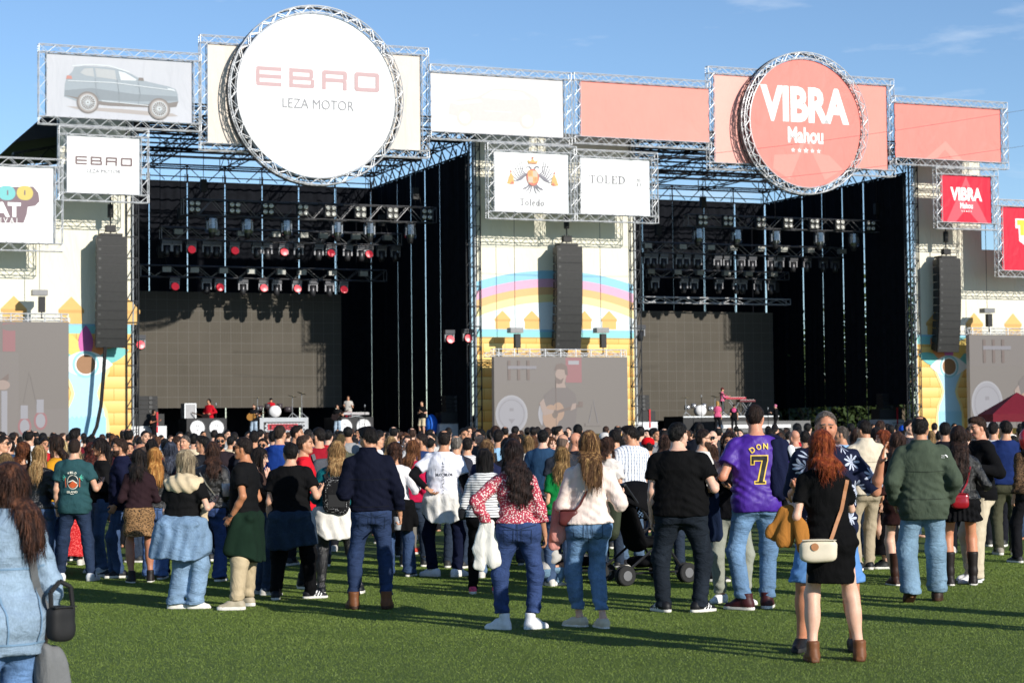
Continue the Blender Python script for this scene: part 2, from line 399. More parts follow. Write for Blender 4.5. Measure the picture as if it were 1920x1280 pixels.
_cache = {}
def head_geo(sex, h):
    k = ('head', sex, h)
    if k in _cache: return _cache[k]
    f = sex == 'f'; s = SDF((-.13, -.16, -.24), (.13, .16, .16), h); w = .94 if f else 1.0
    s.ell((0, -.012, .03), (.076*w, .096, .092), .02); s.ell((0, .022, -.04), (.060*w, .064, .076), .03)
    s.ell((0, .058, -.095), (.026 if f else .032, .026, .020), .03)
    for x in (-1, 1):
        s.ell((x*.042*w, .048, -.028), (.024, .026, .024), .03); s.ell((x*.079*w, -.008, -.012), (.010, .020, .031), .012)
        s.cap((x*.056*w, -.005, -.06), (x*.03, .055, -.098), .018, .016, .03)
    s.ell((0, .074, .036), (.052, .016, .012), .02)
    for x in (-.031, .031):
        c = (x, .100, .010); s.d = np.maximum(s.d, -(np.sqrt((s.grid()[0]-c[0])**2+(s.grid()[1]-c[1])**2+((s.grid()[2]-c[2])*1.35)**2)-.021))
        s.ell((x, .075, .010), (.0135, .012, .011), .004)
    s.cap((0, .080, .020), (0, .106, -.026), .0085, .0125, .014)
    for x in (-.011, .011): s.ell((x, .097, -.030), (.009, .010, .007), .008)
    s.ell((0, .086, -.060), (.023, .010, .0055), .006); s.ell((0, .084, -.070), (.019, .010, .0065), .006)
    r = .046 if f else .057; s.cap((0, -.018, -.05), (0, -.035, -.22), r, r*1.08, .03)
    V, Q = s.out(); c = V[Q].mean(1); mi = np.zeros(len(Q), int); ax = np.abs(c[:, 0])
    mi[(c[:, 1] > .074) & (ax < .026) & (c[:, 2] < -.055) & (c[:, 2] > -.078)] = 1
    e = (c[:, 1] > .066) & (np.abs(ax-.031) < .014) & (np.abs(c[:, 2]-.010) < .0085); mi[e] = 2
    mi[e & (np.abs(ax-.031) > .0085)] = 0
    mi[(c[:, 1] > .055) & (np.abs(ax-.033) < .021) & (np.abs(c[:, 2]-.0335+(ax-.033)*.1) < .0055)] = 3
    _cache[k] = (V, Q, mi); return _cache[k]
def hand_geo(pose, h=.0055):
    k = ('hand', pose, h)
    if k in _cache: return _cache[k]
    s = SDF((-.10, -.07, -.22), (.05, .12, .04), h); s.cap((0, 0, .03), (0, .002, -.02), .026, .026, .02, (.78, 1, 1))
    s.ell((-.002, .002, -.055), (.015, .041, .050), .02)
    c1, c2 = {'relax': (28, 40), 'grip': (70, 80), 'flat': (5, 8), 'fist': (85, 95)}[pose]
    for i, (y, l, z) in enumerate(((.031, .072, -.088), (.011, .080, -.094), (-.010, .074, -.091), (-.029, .056, -.083))):
        p = np.array((-.002, y, z)); a = R(c1+4*i); q = p+np.array((-math.sin(a), .05*(1-i*.6), -math.cos(a)))*l*.52
        b = a+R(c2); e = q+np.array((-math.sin(b), 0, -math.cos(b)))*l*.5
        s.cap(p*.97, q, .0095, .0088, .006); s.cap(q, e, .0088, .0074, .004)
    sp = {'flat': .045, 'relax': .02}.get(pose, -.005)
    s.cap((-.006, .024, -.022), (-.020, .050+sp*.5, -.055), .013, .0105, .012); s.cap((-.020, .050+sp*.5, -.055), (-.034, .048+sp, -.088), .0105, .0085, .004)
    V, Q = s.out(); _cache[k] = (V, Q); return _cache[k]
def shoe_geo(kind, h=.009):
    k = ('shoe', kind, h)
    if k in _cache: return _cache[k]
    s = SDF((-.08, -.12, -.02), (.08, .24, .48 if kind == 'tallboot' else .24), h)
    low = kind in ('sneaker', 'trainer', 'flat')
    s.cap((0, -.045, .045), (0, .07, .045), .043, .044, .03, (.92, 1, 1.1)); s.cap((0, .05, .045), (.004, .155, .03), .046, .036, .04, (1, 1, .85))
    s.cap((0, -.035, .05), (0, .055, .085), .042, .030, .03)
    if kind in ('boot', 'hightop', 'ankleboot'): s.cap((0, -.025, .06), (0, -.02, .155 if kind != 'hightop' else .135), .050, .054, .03)
    if kind == 'tallboot': s.cap((0, -.022, .06), (0, -.015, .17), .050, .050, .03); s.cap((0, -.015, .17), (0, -.02, .38), .050, .066, .04)
    if low: s.cap((0, -.03, .06), (0, -.02, .09), .045, .040, .03)
    th = {'boot': .034, 'trainer': .036, 'sneaker': .030, 'hightop': .030}.get(kind, .022)
    def sole(X, Y, Z):
        q = np.sqrt(np.abs(X/.051)**2.5+np.abs((Y-.052)/.148)**3.0)-1
        return np.maximum(q*.05, np.abs(Z-th/2)-th/2)
    s.put(sole, (-.06, -.11, 0), (.06, .21, th), .004)
    if kind in ('ankleboot', 'tallboot'): s.put(lambda X, Y, Z: np.maximum(np.maximum(np.abs(X)-.036, np.abs(Y+.058)-.034), np.abs(Z-.02)-.022), (-.05, -.1, 0), (.05, 0, .05), .006)
    top = {'boot': .17, 'ankleboot': .175, 'hightop': .145, 'tallboot': .40}.get(kind, .098)
    s.cut(lambda X, Y, Z: np.maximum(-Z, Z-top-.12*np.maximum(-Y-.02, -.02)*(1 if low else 0))+0*X)
    V, Q = s.out(); c = V[Q].mean(1); mi = np.zeros(len(Q), int); mi[c[:, 2] < th] = 1
    if kind == 'sneaker': mi[(np.abs(c[:, 0]) > .030) & (c[:, 2] > th) & (np.mod(c[:, 1]-.6*c[:, 2], .036) < .014) & (c[:, 1] > .02) & (c[:, 1] < .12)] = 2
    _cache[k] = (V, Q, mi); return _cache[k]
def frame(o, z, yref):
    z = np.array(z, float); z /= np.linalg.norm(z); y = np.array(yref, float); y = y-z*(y@z); y /= (np.linalg.norm(y) or 1); x = np.cross(y, z)
    return np.stack([x, y, z], 1), np.array(o, float)
def rotz(a): c, s = math.cos(a), math.sin(a); return np.array([[c, -s, 0], [s, c, 0], [0, 0, 1.]])
def rotx(a): c, s = math.cos(a), math.sin(a); return np.array([[1, 0, 0], [0, c, -s], [0, s, c.real]])

ARM = {  # elbow and wrist from the shoulder, right side, metres at 1.75 m
 'down': ((.045,-.03,-.285), (.06,.05,-.53)), 'loose': ((.10,-.03,-.275), (.13,.07,-.51)), 'hip': ((.215,-.11,-.20), (.085,-.02,-.41)),
 'backhip': ((.20,-.12,-.20), (.00,-.155,-.335)), 'pocket': ((.115,-.09,-.27), (.06,.07,-.475)), 'hold': ((.07,-.05,-.28), (.03,.19,-.20)),
 'cross': ((.085,-.02,-.28), (-.13,.19,-.24)), 'fold': ((.09,-.01,-.27), (-.16,.17,-.16)), 'phone': ((.13,.11,-.235), (.02,.13,.00)),
 'head': ((.12,.14,-.21), (-.03,.11,.04)), 'bent': ((.13,-.07,-.26), (.11,.17,-.20)), 'up': ((.10,.05,.26), (.06,.10,.50)), 'wave': ((.17,.04,-.24), (.20,.16,-.02)),
 'reach': ((.05,.16,-.25), (.00,.40,-.20)), 'bag': ((.09,-.04,-.28), (.10,.02,-.53)), 'hug': ((.08,.19,-.20), (-.08,.34,-.05)), 'strum': ((.16,-.06,-.24), (.00,.16,-.32)), 'neckhand': ((.2,.16,-.18), (.30,.36,-.10))}
MT = [(.84,.155,.105,0,-.005),(.92,.172,.116,0,-.012),(.98,.170,.116,0,-.008),(1.05,.160,.108,0,0),(1.13,.155,.104,0,.005),(1.23,.160,.108,0,0),(1.32,.168,.112,0,-.008),(1.39,.155,.100,0,-.014),(1.45,.105,.078,0,-.02),(1.49,.075,.066,0,-.02)]
FT = [(.83,.160,.108,0,-.012),(.90,.178,.122,0,-.02),(.96,.172,.120,0,-.016),(1.03,.148,.102,0,-.004),(1.10,.128,.090,0,.004),(1.18,.132,.094,0,.006),(1.27,.142,.102,0,.004),(1.35,.138,.095,0,-.006),(1.42,.098,.072,0,-.014),(1.46,.068,.060,0,-.016)]
class Body:
    """joints of one posed person, facing +Y, feet on z = 0"""
    def __init__(s, P):
        s.P = P; s.f = P.get('sex', 'm') == 'f'; H = P.get('h', 1.75); s.s = k = H/1.75; s.b = P.get('build', 1.0); s.belly = P.get('belly', 0.0)
        dx = P.get('hip', 0.0); drop = P.get('drop', 0.0); st = P.get('stance', .115); lean = P.get('lean', 0.0); s.tilt = P.get('tilt', 0.0)
        fl, fr = P.get('fl', (0, 0)), P.get('fr', (0, 0))
        s.foot = {1: np.array((st*k+fr[0], fr[1], P.get('lift_r', 0))), -1: np.array((-st*k+fl[0], fl[1], P.get('lift_l', 0)))}
        s.toe = {1: R(P.get('toer', -12)), -1: R(P.get('toel', 12))}
        s.pel = np.array((dx, 0, .955*k-drop)); s.knee = {}; s.hipj = {}; s.ank = {}
        for g in (1, -1):
            hj = s.pel+np.array((g*.088*k*s.b, 0, -.025*k)); an = s.foot[g]+np.array((0, 0, .085*k)); s.hipj[g] = hj; s.ank[g] = an
            d = an-hj; L = np.linalg.norm(d); a, b = .435*k, .42*k
            if L >= a+b-.002: kn = hj+d*(a/(a+b))
            else:
                x = (a*a-b*b+L*L)/(2*L); hh = math.sqrt(max(a*a-x*x, 0)); u = d/L
                fw = rotz(s.toe[g])@np.array((0, 1., 0)); fw = fw-u*(fw@u); fw /= np.linalg.norm(fw); kn = hj+u*x+fw*hh
            s.knee[g] = kn
        s.lean = lean; T = np.array(FT if s.f else MT); T = T.copy(); T[:, 0] *= k; T[:, 0] -= drop
        up = np.clip((T[:, 0]-(.95*k-drop))/(.5*k), 0, 1.1); wb = 1+(s.b-1)*1.0
        T[:, 1] *= k*wb; T[:, 2] *= k*wb; T[:, 3] = dx*(1-up*1.15)+s.tilt*up; T[:, 4] = T[:, 4]*k+lean*up
        if s.belly:
            g = np.exp(-((T[:, 0]+drop-1.08*k)/(.13*k))**2); T[:, 1] += s.belly*g*.7; T[:, 2] += s.belly*g*.8; T[:, 4] += s.belly*g*.35
        s.T = T; sw = P.get('sh', (.146 if s.f else .170))*k*(1+(s.b-1)*.75); zs = (1.365 if s.f else 1.395)*k-drop
        tx = lambda z: np.interp(z, T[:, 0], T[:, 3]); ty = lambda z: np.interp(z, T[:, 0], T[:, 4]); s.tx, s.ty = tx, ty
        s.sh = {g: np.array((tx(zs)+g*sw, ty(zs)-.0, zs+g*P.get('shtilt', 0))) for g in (1, -1)}; s.el = {}; s.wr = {}
        for g, key in ((1, 'R'), (-1, 'L')):
            a = P.get(key, 'down'); e, w_ = ARM[a] if isinstance(a, str) else a
            e = np.array((e[0]*g, e[1], e[2]))*k; w_ = np.array((w_[0]*g, w_[1], w_[2]))*k
            el = s.sh[g]+e*(.285*k/np.linalg.norm(e)); fa = s.sh[g]+w_-el; s.el[g] = el; s.wr[g] = el+fa*(.255*k/np.linalg.norm(fa))
        zt = T[-1, 0]; s.neck = np.array((tx(zt), ty(zt)+.0, zt)); s.hs = .90*k**.6*P.get('headscale', 1.0)*(.975 if s.f else 1.0)
        hz = H-drop-.123*s.hs; s.head = np.array((s.neck[0]+s.tilt*.12, s.neck[1]+.035*k+lean*.15, hz-P.get('nod', 0)*.0009)); s.HR = rotz(R(P.get('hy', 0)))@rotx(-R(P.get('nod', 0)))
        s.top = H-drop; tp = [c for c in P['clothes'] if c['t'] == 'top']; s.cl = (tp[0]['ease']+.012+(.055 if tp[0].get('hood') else 0)+(.01 if tp[0].get('collar') else 0)) if tp else .02
    def box(s, m=.08):
        pts = [s.pel, s.head]+list(s.foot.values())+list(s.knee.values())+list(s.el.values())+list(s.wr.values())+list(s.sh.values())
        a = np.array(pts); lo = a.min(0)-m; hi = a.max(0)+m; w_ = s.T[:, 1].max()+m; d = s.T[:, 2].max()+m+abs(s.lean)
        lo[0] = min(lo[0], -w_); hi[0] = max(hi[0], w_); lo[1] = min(lo[1], -d); hi[1] = max(hi[1], d); return lo, hi
    def legs(s, F, rt, rk, rm, ra, k=.04, calf=0.0):
        for g in (1, -1):
            F.cap(s.hipj[g]+np.array((0, -.005, 0)), s.knee[g], rt, rk, k); F.cap(s.knee[g], s.ank[g], rm, ra, k)
            if calf: c = s.knee[g]*.68+s.ank[g]*.32; F.ell(c+np.array((0, -.02*s.s, 0)), (calf, calf*1.1, .12*s.s), .05)
    def bum(s, F, e=0.0, k=.06):
        q = (.088 if s.f else .078)*s.s*s.b
        for g in (1, -1): F.ell((s.pel[0]+g*.078*s.s*s.b, -.052*s.s, s.pel[2]-.045*s.s), (q+e, q*.95+e, q*1.02+e), k)
    def body(s, h, headh=.008, covered=True):
        k, b = s.s, s.b; lo, hi = s.box(.09); hi[2] = s.top-.05; lo[2] = .0; F = SDF(lo, hi, h); q = -.008 if covered else 0
        F.loft(s.T, .05, e=q, z0=s.pel[2]-.06*k); s.bum(F, q); t = (.080 if s.f else .076)*k*b
        ql = -.012 if s.P.get('legs_covered', True) and covered else 0
        s.legs(F, t+q, .050*k*b+ql, .049*k*b+ql, .036*k+ql*.5, .05, .050*k*b+ql)
        if s.f:
            for g in (1, -1): F.ell((s.tx(1.24*k)+g*.07*k, s.ty(1.24*k)+.080*k, s.top-.49*k), (.062*k, .05*k, .062*k), .05)
        ar = (.037 if s.f else .046)*k*(.5+.5*b)
        for g in (1, -1):
            F.ell(s.sh[g]+np.array((-g*.016, 0, -.012)), (.046*k, .050*k, .046*k), .05); F.cap(s.sh[g], s.el[g], ar, ar*.80, .035); m = s.el[g]*.62+s.wr[g]*.38
            F.cap(s.el[g], m, ar*.80, ar*.78, .02); F.cap(m, s.wr[g], ar*.78, .026*k, .02)
            fd = rotz(s.toe[g])@np.array((0, 1., 0)); F.cap(s.ank[g], s.foot[g]+np.array((0, 0, .035*k)), .036*k, .03*k, .02); F.cap(s.foot[g]+np.array((0,0,.035*k)), s.foot[g]+fd*.13*k+np.array((0, 0, .03*k)), .03*k, .025*k, .02)
        n0 = s.head+s.HR@np.array((0, -.02, -.07)); F.cap(n0, s.neck+np.array((0, -.005, -.04)), (.044 if s.f else .055)*k*(.7+.3*b), (.052 if s.f else .066)*k*b, .05)
        V, Q = F.out(); mi = np.zeros(len(Q), int); parts = [(V, Q, mi)]
        hv, hq, hm = head_geo('f' if s.f else 'm', headh)
        if s.P['hair']['kind'] in ('short', 'buzz', 'quiff', 'thin'):
            c = hv[hq].mean(1); z0 = -.082+.010*np.sin(90*c[:, 0])+.008*np.sin(170*c[:, 0]+1); hm = hm.copy(); hm[(hm == 0) & (c[:, 2] > z0) & (c[:, 1] < np.interp(c[:, 2], [-.09, -.03, .03, .07], [-.045, -.020, .030, .06])) & ((np.abs(c[:, 0]) < .074) | (c[:, 2] > .02)) & (c[:, 2] < .09)] = 5
        hv = hv*s.hs*np.array((1+(b-1)*.35, 1, 1)); parts.append((hv@s.HR.T+s.head, hq, hm))
        for g, key in ((1, 'R'), (-1, 'L')):
            pose = s.P.get('h'+key, 'relax'); gv, gq = hand_geo(pose, .0055 if headh < .0085 else .008); gv = gv*(k*(.90 if s.f else .98)); gq_ = gq
            if g < 0: gv = gv*np.array((-1, 1, 1)); gq_ = gq[:, ::-1]
            d = s.wr[g]-s.el[g]; up = s.P.get('t'+key, (0, 1, .25)); M, o = frame(s.wr[g], -d, (up[0]*g, up[1], up[2])); parts.append((gv@M.T+o, gq_, np.zeros(len(gq_), int)))
        VV = []; QQ = []; MM = []; n = 0
        for v, q_, m in parts: VV.append(v); QQ.append(q_+n); MM.append(m); n += len(v)
        return np.concatenate(VV), np.concatenate(QQ), np.concatenate(MM)
    def top_(s, h, o):
        """shirt, sweater, jacket or dress top"""
        k, b = s.s, s.b; e = o.get('ease', .018); lo, hi = s.box(.12+e); hem = o.get('hem', .90)*k-s.P.get('drop', 0)*.6; lo[2] = max(.02, hem-.05); hi[2] = s.top-.10*k
        F = SDF(lo, hi, h); T = s.T.copy(); L_ = o.get('loose', .45); zc = 1.33*k
        ic = np.argmin(np.abs(T[:, 0]-zc)); chest = T[ic, 1:3]; low = T[:, 0] < T[ic, 0]
        T[low, 1] = np.maximum(T[low, 1], T[low, 1]*(1-L_)+chest[0]*L_*.98); T[low, 2] = np.maximum(T[low, 2], T[low, 2]*(1-L_)+chest[1]*L_*1.02)
        fl = o.get('flare', 0.0)
        if hem < T[0, 0]: T = np.vstack([[hem-.03, T[0, 1]+fl, T[0, 2]+fl*.9, T[0, 3], T[0, 4]], T])
        else: T[:, 1] += fl*np.clip((T[ic, 0]-T[:, 0])/(.45*k), 0, 1); T[:, 2] += fl*.8*np.clip((T[ic, 0]-T[:, 0])/(.45*k), 0, 1)
        F.loft(T, .05, e=e)
        s.bum(F, e-.004-(.016 if o.get('name') == 'dress' else 0))
        for g in (1, -1): F.cap(s.neck+np.array((g*.03*k, 0, -.055*k)), s.sh[g]+np.array((-g*.02, 0, .012)), .046*k+e*.8, .036*k+e*.8, .04)
        if s.f:
            for g in (1, -1): F.ell((s.tx(1.24*k)+g*.07*k, s.ty(1.24*k)+.078*k, s.top-.49*k), (.064*k+e*.6, .05*k+e, .064*k+e*.6), .06)
        sl = o.get('sleeve', 'short'); ar = (.037 if s.f else .046)*k*(.5+.5*b); fr = {'none': 0, 'short': .62, 'elbow': 1.0, 'threeq': 1.6, 'long': 2.0}[sl]; es = e*.65+o.get('puff', .004)
        for g, key in ((1, 'R'), (-1, 'L')):
            F.ell(s.sh[g]+np.array((-g*.018, 0, -.014)), (.045*k+e*.8, .050*k+e*.8, .044*k+e*.8), .04)
            if fr > 0:
                t = min(fr, 1); p = s.sh[g]+(s.el[g]-s.sh[g])*t; (F.clipcap if fr <= 1 else F.cap)(s.sh[g], p, ar+es, ar*(1-.12*t)+es+(.012 if sl == 'short' else 0), .03)
            if fr > 1: t = fr-1; p = s.el[g]+(s.wr[g]-s.el[g])*t*.97; F.clipcap(s.el[g], p, ar*.84+es, (.030*k+es*.8) if t > .9 else ar*.7+es, .015)
        nr = (.056 if s.f else .066)*k; nz = s.neck[2]+o.get('neck', .0)*k; n = s.neck
        if o.get('collar'): F.cap(n+np.array((0, -.012, -.06)), n+np.array((0, .0, .020+o['collar']*.4)), nr*1.25+e, nr*1.08+e*.5, .03)
        if o.get('hood'): F.ell(n+np.array((0, -.085, -.045)), (.125, .060, .080), .03)
        am = o.get('fold', .0062); sd_ = s.P.get('seed', 1)
        F.disp(lambda X, Y, Z: -am*.75*crease(X, Y, Z, 13, 12, 21, sd_)-am*.35*wob(X, Y, Z, 26, 22, 30, sd_)-am*.7*np.exp(-((Z-1.02*k)/.12)**2)*np.sin(80*Z+22*X+4*np.sin(9*X+sd_))-.6*am*wob(X, Y, Z, 60, 50, 45, sd_+5)-am*.6*np.exp(-((np.abs(X)-.20*k)/.07)**2)*np.sin(70*Z+40*np.abs(X)+sd_))
        ct = nz+(.018 if not o.get('collar') else .035+o['collar']); hw = o.get('hemwave', .006)
        F.cut(lambda X, Y, Z: np.maximum(Z-ct-.0*X, hem+hw*np.sin(11*X+sd_)-Z-0*Y))
        if o.get('vneck'):   # scooped or open front
            F.cut(lambda X, Y, Z: -np.sqrt(((X-n[0])/(.9))**2+((Y-n[1]-.12)/1.3)**2+((Z-n[2]-.0)/1.3)**2)+.085*k)
        return F.out()
    def bot_(s, h, o):
        """trousers, shorts or skirt"""
        k, b = s.s, s.b; e = o.get('ease', .010); kind = o.get('kind', 'straight'); dr = s.P.get('drop', 0); waist = o.get('waist', 1.0 if s.f else .985)*k-dr
        lo, hi = s.box(.12+e); hi[2] = waist+.06; hem = o.get('hem', .05)*k; lo[2] = max(-.005, hem-.04); F = SDF(lo, hi, h); sd_ = s.P.get('seed', 1)
        TT = s.T[s.T[:, 0] < waist+.12*k]; TT = np.vstack([[s.pel[2]-.14*k, TT[0, 1]*.94, TT[0, 2]*.86, TT[0, 3], TT[0, 4]], TT[TT[:, 0] > s.pel[2]-.07*k]]); F.loft(TT, .06, e=e, z0=s.pel[2]-.125*k); s.bum(F, e-.002); F.ell((s.pel[0], -.005, s.pel[2]-.10*k), (.085*k, .085*k, .075*k), .07)
        if kind == 'skirt':
            fl = o.get('flare', .03); t0 = s.T[0]; F.loft([(hem-.02, t0[1]*.96+fl, t0[2]*1.05+fl, t0[3]*.6, t0[4]+.01), (hem+.2*k, t0[1]+fl*.6, t0[2]*1.08+fl*.4, t0[3], t0[4]), (s.pel[2]-.06*k, t0[1]+.012, t0[2]*1.05+.01, t0[3], t0[4])], .04, e=e)
            n_ = o.get('pleat', 0)
            if n_: F.disp(lambda X, Y, Z: -.010*np.clip((waist-.05-Z)/.12, 0, 1)*np.sin(n_*np.arctan2(X, -Y)))
        else:
            t = (.077 if s.f else .074)*k*b+e; rk, rm, ra = {'skinny': (.054, .056, .042), 'slim': (.060, .060, .050), 'straight': (.064, .063, .062), 'wide': (.080, .082, .092), 'flare': (.062, .064, .090), 'cargo': (.078, .076, .058), 'shorts': (.092, .09, .09)}[kind]
            for g in (1, -1):
                an = s.ank[g]-np.array((0, 0, .05*k)); kn = s.knee[g]+(np.array((0, -.012*k, 0)) if kind != 'skinny' else 0); F.cap(s.hipj[g]+np.array((0, -.008, 0)), kn, t, rk*k*(.6+.4*b)+e*.6, .045); hq = s.hipj[g]+np.array((-g*.014, -.006, -.03)); F.cap(hq, hq*.62+kn*.38, t, t*.90, .04); F.cap(kn, an, rm*k*(.6+.4*b)+e*.6, ra*k+e*.4, .05)
                if kind in ('skinny', 'slim'): c = s.knee[g]*.68+s.ank[g]*.32; F.ell(c+np.array((0, -.02*k, 0)), (.054*k, .058*k, .12*k), .05)
        am = o.get('fold', .0045); zk = .50*k
        F.disp(lambda X, Y, Z: -.5*am*np.exp(-((Z-zk)/.12)**2)*np.sin(85*Z+5*np.sin(17*X+sd_)+14*Y)-1.5*am*np.exp(-((Z-hem-.06)/.07)**2)*np.sin(70*Z+2.5*np.sin(17*X+2*sd_)+9*Y)-.8*am*np.exp(-((Z-.80*k)/.09)**2)*np.sin(60*Z+30*np.abs(X)+sd_)-.8*am*crease(X, Y, Z, 12, 12, 16, sd_+3))
        F.cut(lambda X, Y, Z: np.maximum(Z-waist-.02*np.sin(3*X)*0, hem+.006*np.sin(25*X+sd_)-Z-0*Y)); return F.out()
    def hair_(s, h, o):
        kind = o['kind']; ln = o.get('len', .30); sd_ = s.P.get('seed', 1); zl = -ln if kind in ('long', 'wavy', 'curly', 'bob', 'pony') else -.15
        lo = (-.24, -.26, zl-.08); hi = (.24, .16, .19); F = SDF(lo, hi, h); b = .35*(s.b-1)+1; g = o.get('vol', 1.0)
        th = {'buzz': .004, 'short': .009, 'quiff': .012, 'thin': .007, 'bald': .002}.get(kind, .018)*g
        F.ell((0, -.014, .030), (.078*b+th, .098+th, .094+th), .02)
        if kind == 'quiff': F.ell((0, .052, .112), (.050, .034, .022), .05)
        if kind in ('short', 'buzz', 'quiff', 'thin', 'bald'):
            F.ell((0, -.060, -.03), (.060+th*.6, .048+th*.6, .052), .03)
            F.cut(lambda X, Y, Z: np.maximum(Y-np.interp(Z-o.get('hl', 0), [-.10, -.01, .030, .058, .080, .115], [-.055, -.030, .016, .040, .066, .112 if kind != 'thin' else .05])+.007*np.sin(70*Z+1)*np.sin(60*X+sd_), -.088-Z+0*X))
            F.cut(lambda X, Y, Z: np.maximum(np.abs(X)-.055, 0)*1.0-np.where((Z < -.0) & (Y > -.045), -.03, .2)+0*X if False else -np.sqrt((np.abs(X)-.085)**2+(Y+.004)**2+((Z+.02)*.8)**2)+.030)
            if kind in ('bald',): F.cut(lambda X, Y, Z: (Z-.045)+.35*(Y+.02)+0*X)
            if kind == 'thin': F.cut(lambda X, Y, Z: .050-np.sqrt(X*X+(Y+.045)**2+(Z-.135)**2))
        else:
            w_ = o.get('w', .095)*g; d = .036*g; fl = o.get('spread', 1.0); yb = o.get('back', .0); xo = o.get('xo', 0.0)
            q = (-.14-zl); yb_ = lambda z: min(-.062, (float(np.interp(s.head[2]+z*s.hs, s.T[:, 0], s.T[:, 4]-s.T[:, 2]))-o.get('cl', s.cl)-s.head[1])/s.hs-.010)-yb
            T = [(.04, .078*b+th, .060, 0, -.05), (-.06, .080*b+th*.8, .058, 0, -.052), (-.14, w_, .052, xo*.3, min(-.062, yb_(-.17)+.028)), (-.14-.35*q-.001, w_*fl, d+.008, xo*.7, yb_(-.14-.35*q)), (-.14-.8*q-.002, w_*fl*.92, d, xo, yb_(-.14-.8*q)), (zl-.02, w_*fl*.66, d*.75, xo, yb_(zl))]
            if kind == 'bob': T = [(.04, .080*b+th, .070, 0, -.03), (-.05, .090*b+th, .072, 0, -.035), (zl*.7, w_, .070, 0, -.04), (zl-.02, w_*.92, .062, 0, -.04)]
            if kind == 'pony': T = [(.03, .03, .03, 0, -.13), (-.05, .036, .034, 0, -.150), (zl*.6, .042, .036, xo, -.150), (zl, .02, .02, xo, -.14)]
            F.loft(T, .03)
            for x in (-1, 1):
                if kind != 'pony': F.cap((x*.072*b, .030, .045), (x*(.084*b+.004), .022, max(zl, -.17)), .020, .024, .03)
            F.cut(lambda X, Y, Z: Y-np.interp(Z, [-.3, -.02, .035, .066, .090, .13], [.030, .046, .052, .070, .092, .13])+.35*np.maximum(np.abs(X)-.06, 0)*0)
            F.cut(lambda X, Y, Z: -np.sqrt((X/.062)**2+((Y-.10)/.075)**2+((Z+.03)/.095)**2)*.06+.06)
        if kind in ('short', 'quiff', 'thin', 'buzz'): F.disp(lambda X, Y, Z: (th+.003)*np.clip((.01-Z)/.085, 0, 1)*(Y < .02)+.5*th*np.clip((Y-.03)/.05, 0, 1)*np.clip((.10-Z)/.05, 0, 1))
        am = {'curly': .014, 'wavy': .007}.get(kind, .0042)*(o.get('rough', 1.0)); nn = {'buzz': 0, 'bald': 0}.get(kind, 1)
        if nn:
            if kind in ('curly',): F.disp(lambda X, Y, Z: -am*wob(X, Y, Z, 62, 62, 62, sd_, 4)-.006*wob(X, Y, Z, 120, 120, 110, sd_+2))
            elif kind == 'wavy': F.disp(lambda X, Y, Z: -am*np.sin(34*X+2.4*np.sin(26*Z+sd_)+8*Y)*np.clip((.06-Z)/.12, .2, 1)-.005*wob(X, Y, Z, 95, 95, 30, sd_, 3))
            elif kind in ('short', 'quiff', 'thin'): F.disp(lambda X, Y, Z: -.0055*wob(X, Y, Z, 75, 65, 75, sd_, 4)-.004*wob(X, Y, Z, 150, 130, 140, sd_+9, 3))
            else: F.disp(lambda X, Y, Z: -am*np.sin(70*X+1.5*np.sin(9*Z+sd_)+30*Y)-am*wob(X, Y, Z, 70, 60, 9, sd_, 3))
            if kind in ('long', 'wavy', 'curly', 'bob'): F.cut(lambda X, Y, Z: (zl+.035*np.sin(23*X+sd_)*np.sin(51*X)+.9*np.abs(X-o.get('xo', 0))*.35-.02)-Z+0*Y)
        V, Q = F.out(); V = V*s.hs; V = V@rotz(R(s.P.get('hy', 0))).T if kind in ('long', 'wavy', 'curly') else V@s.HR.T
        return V+s.head, Q

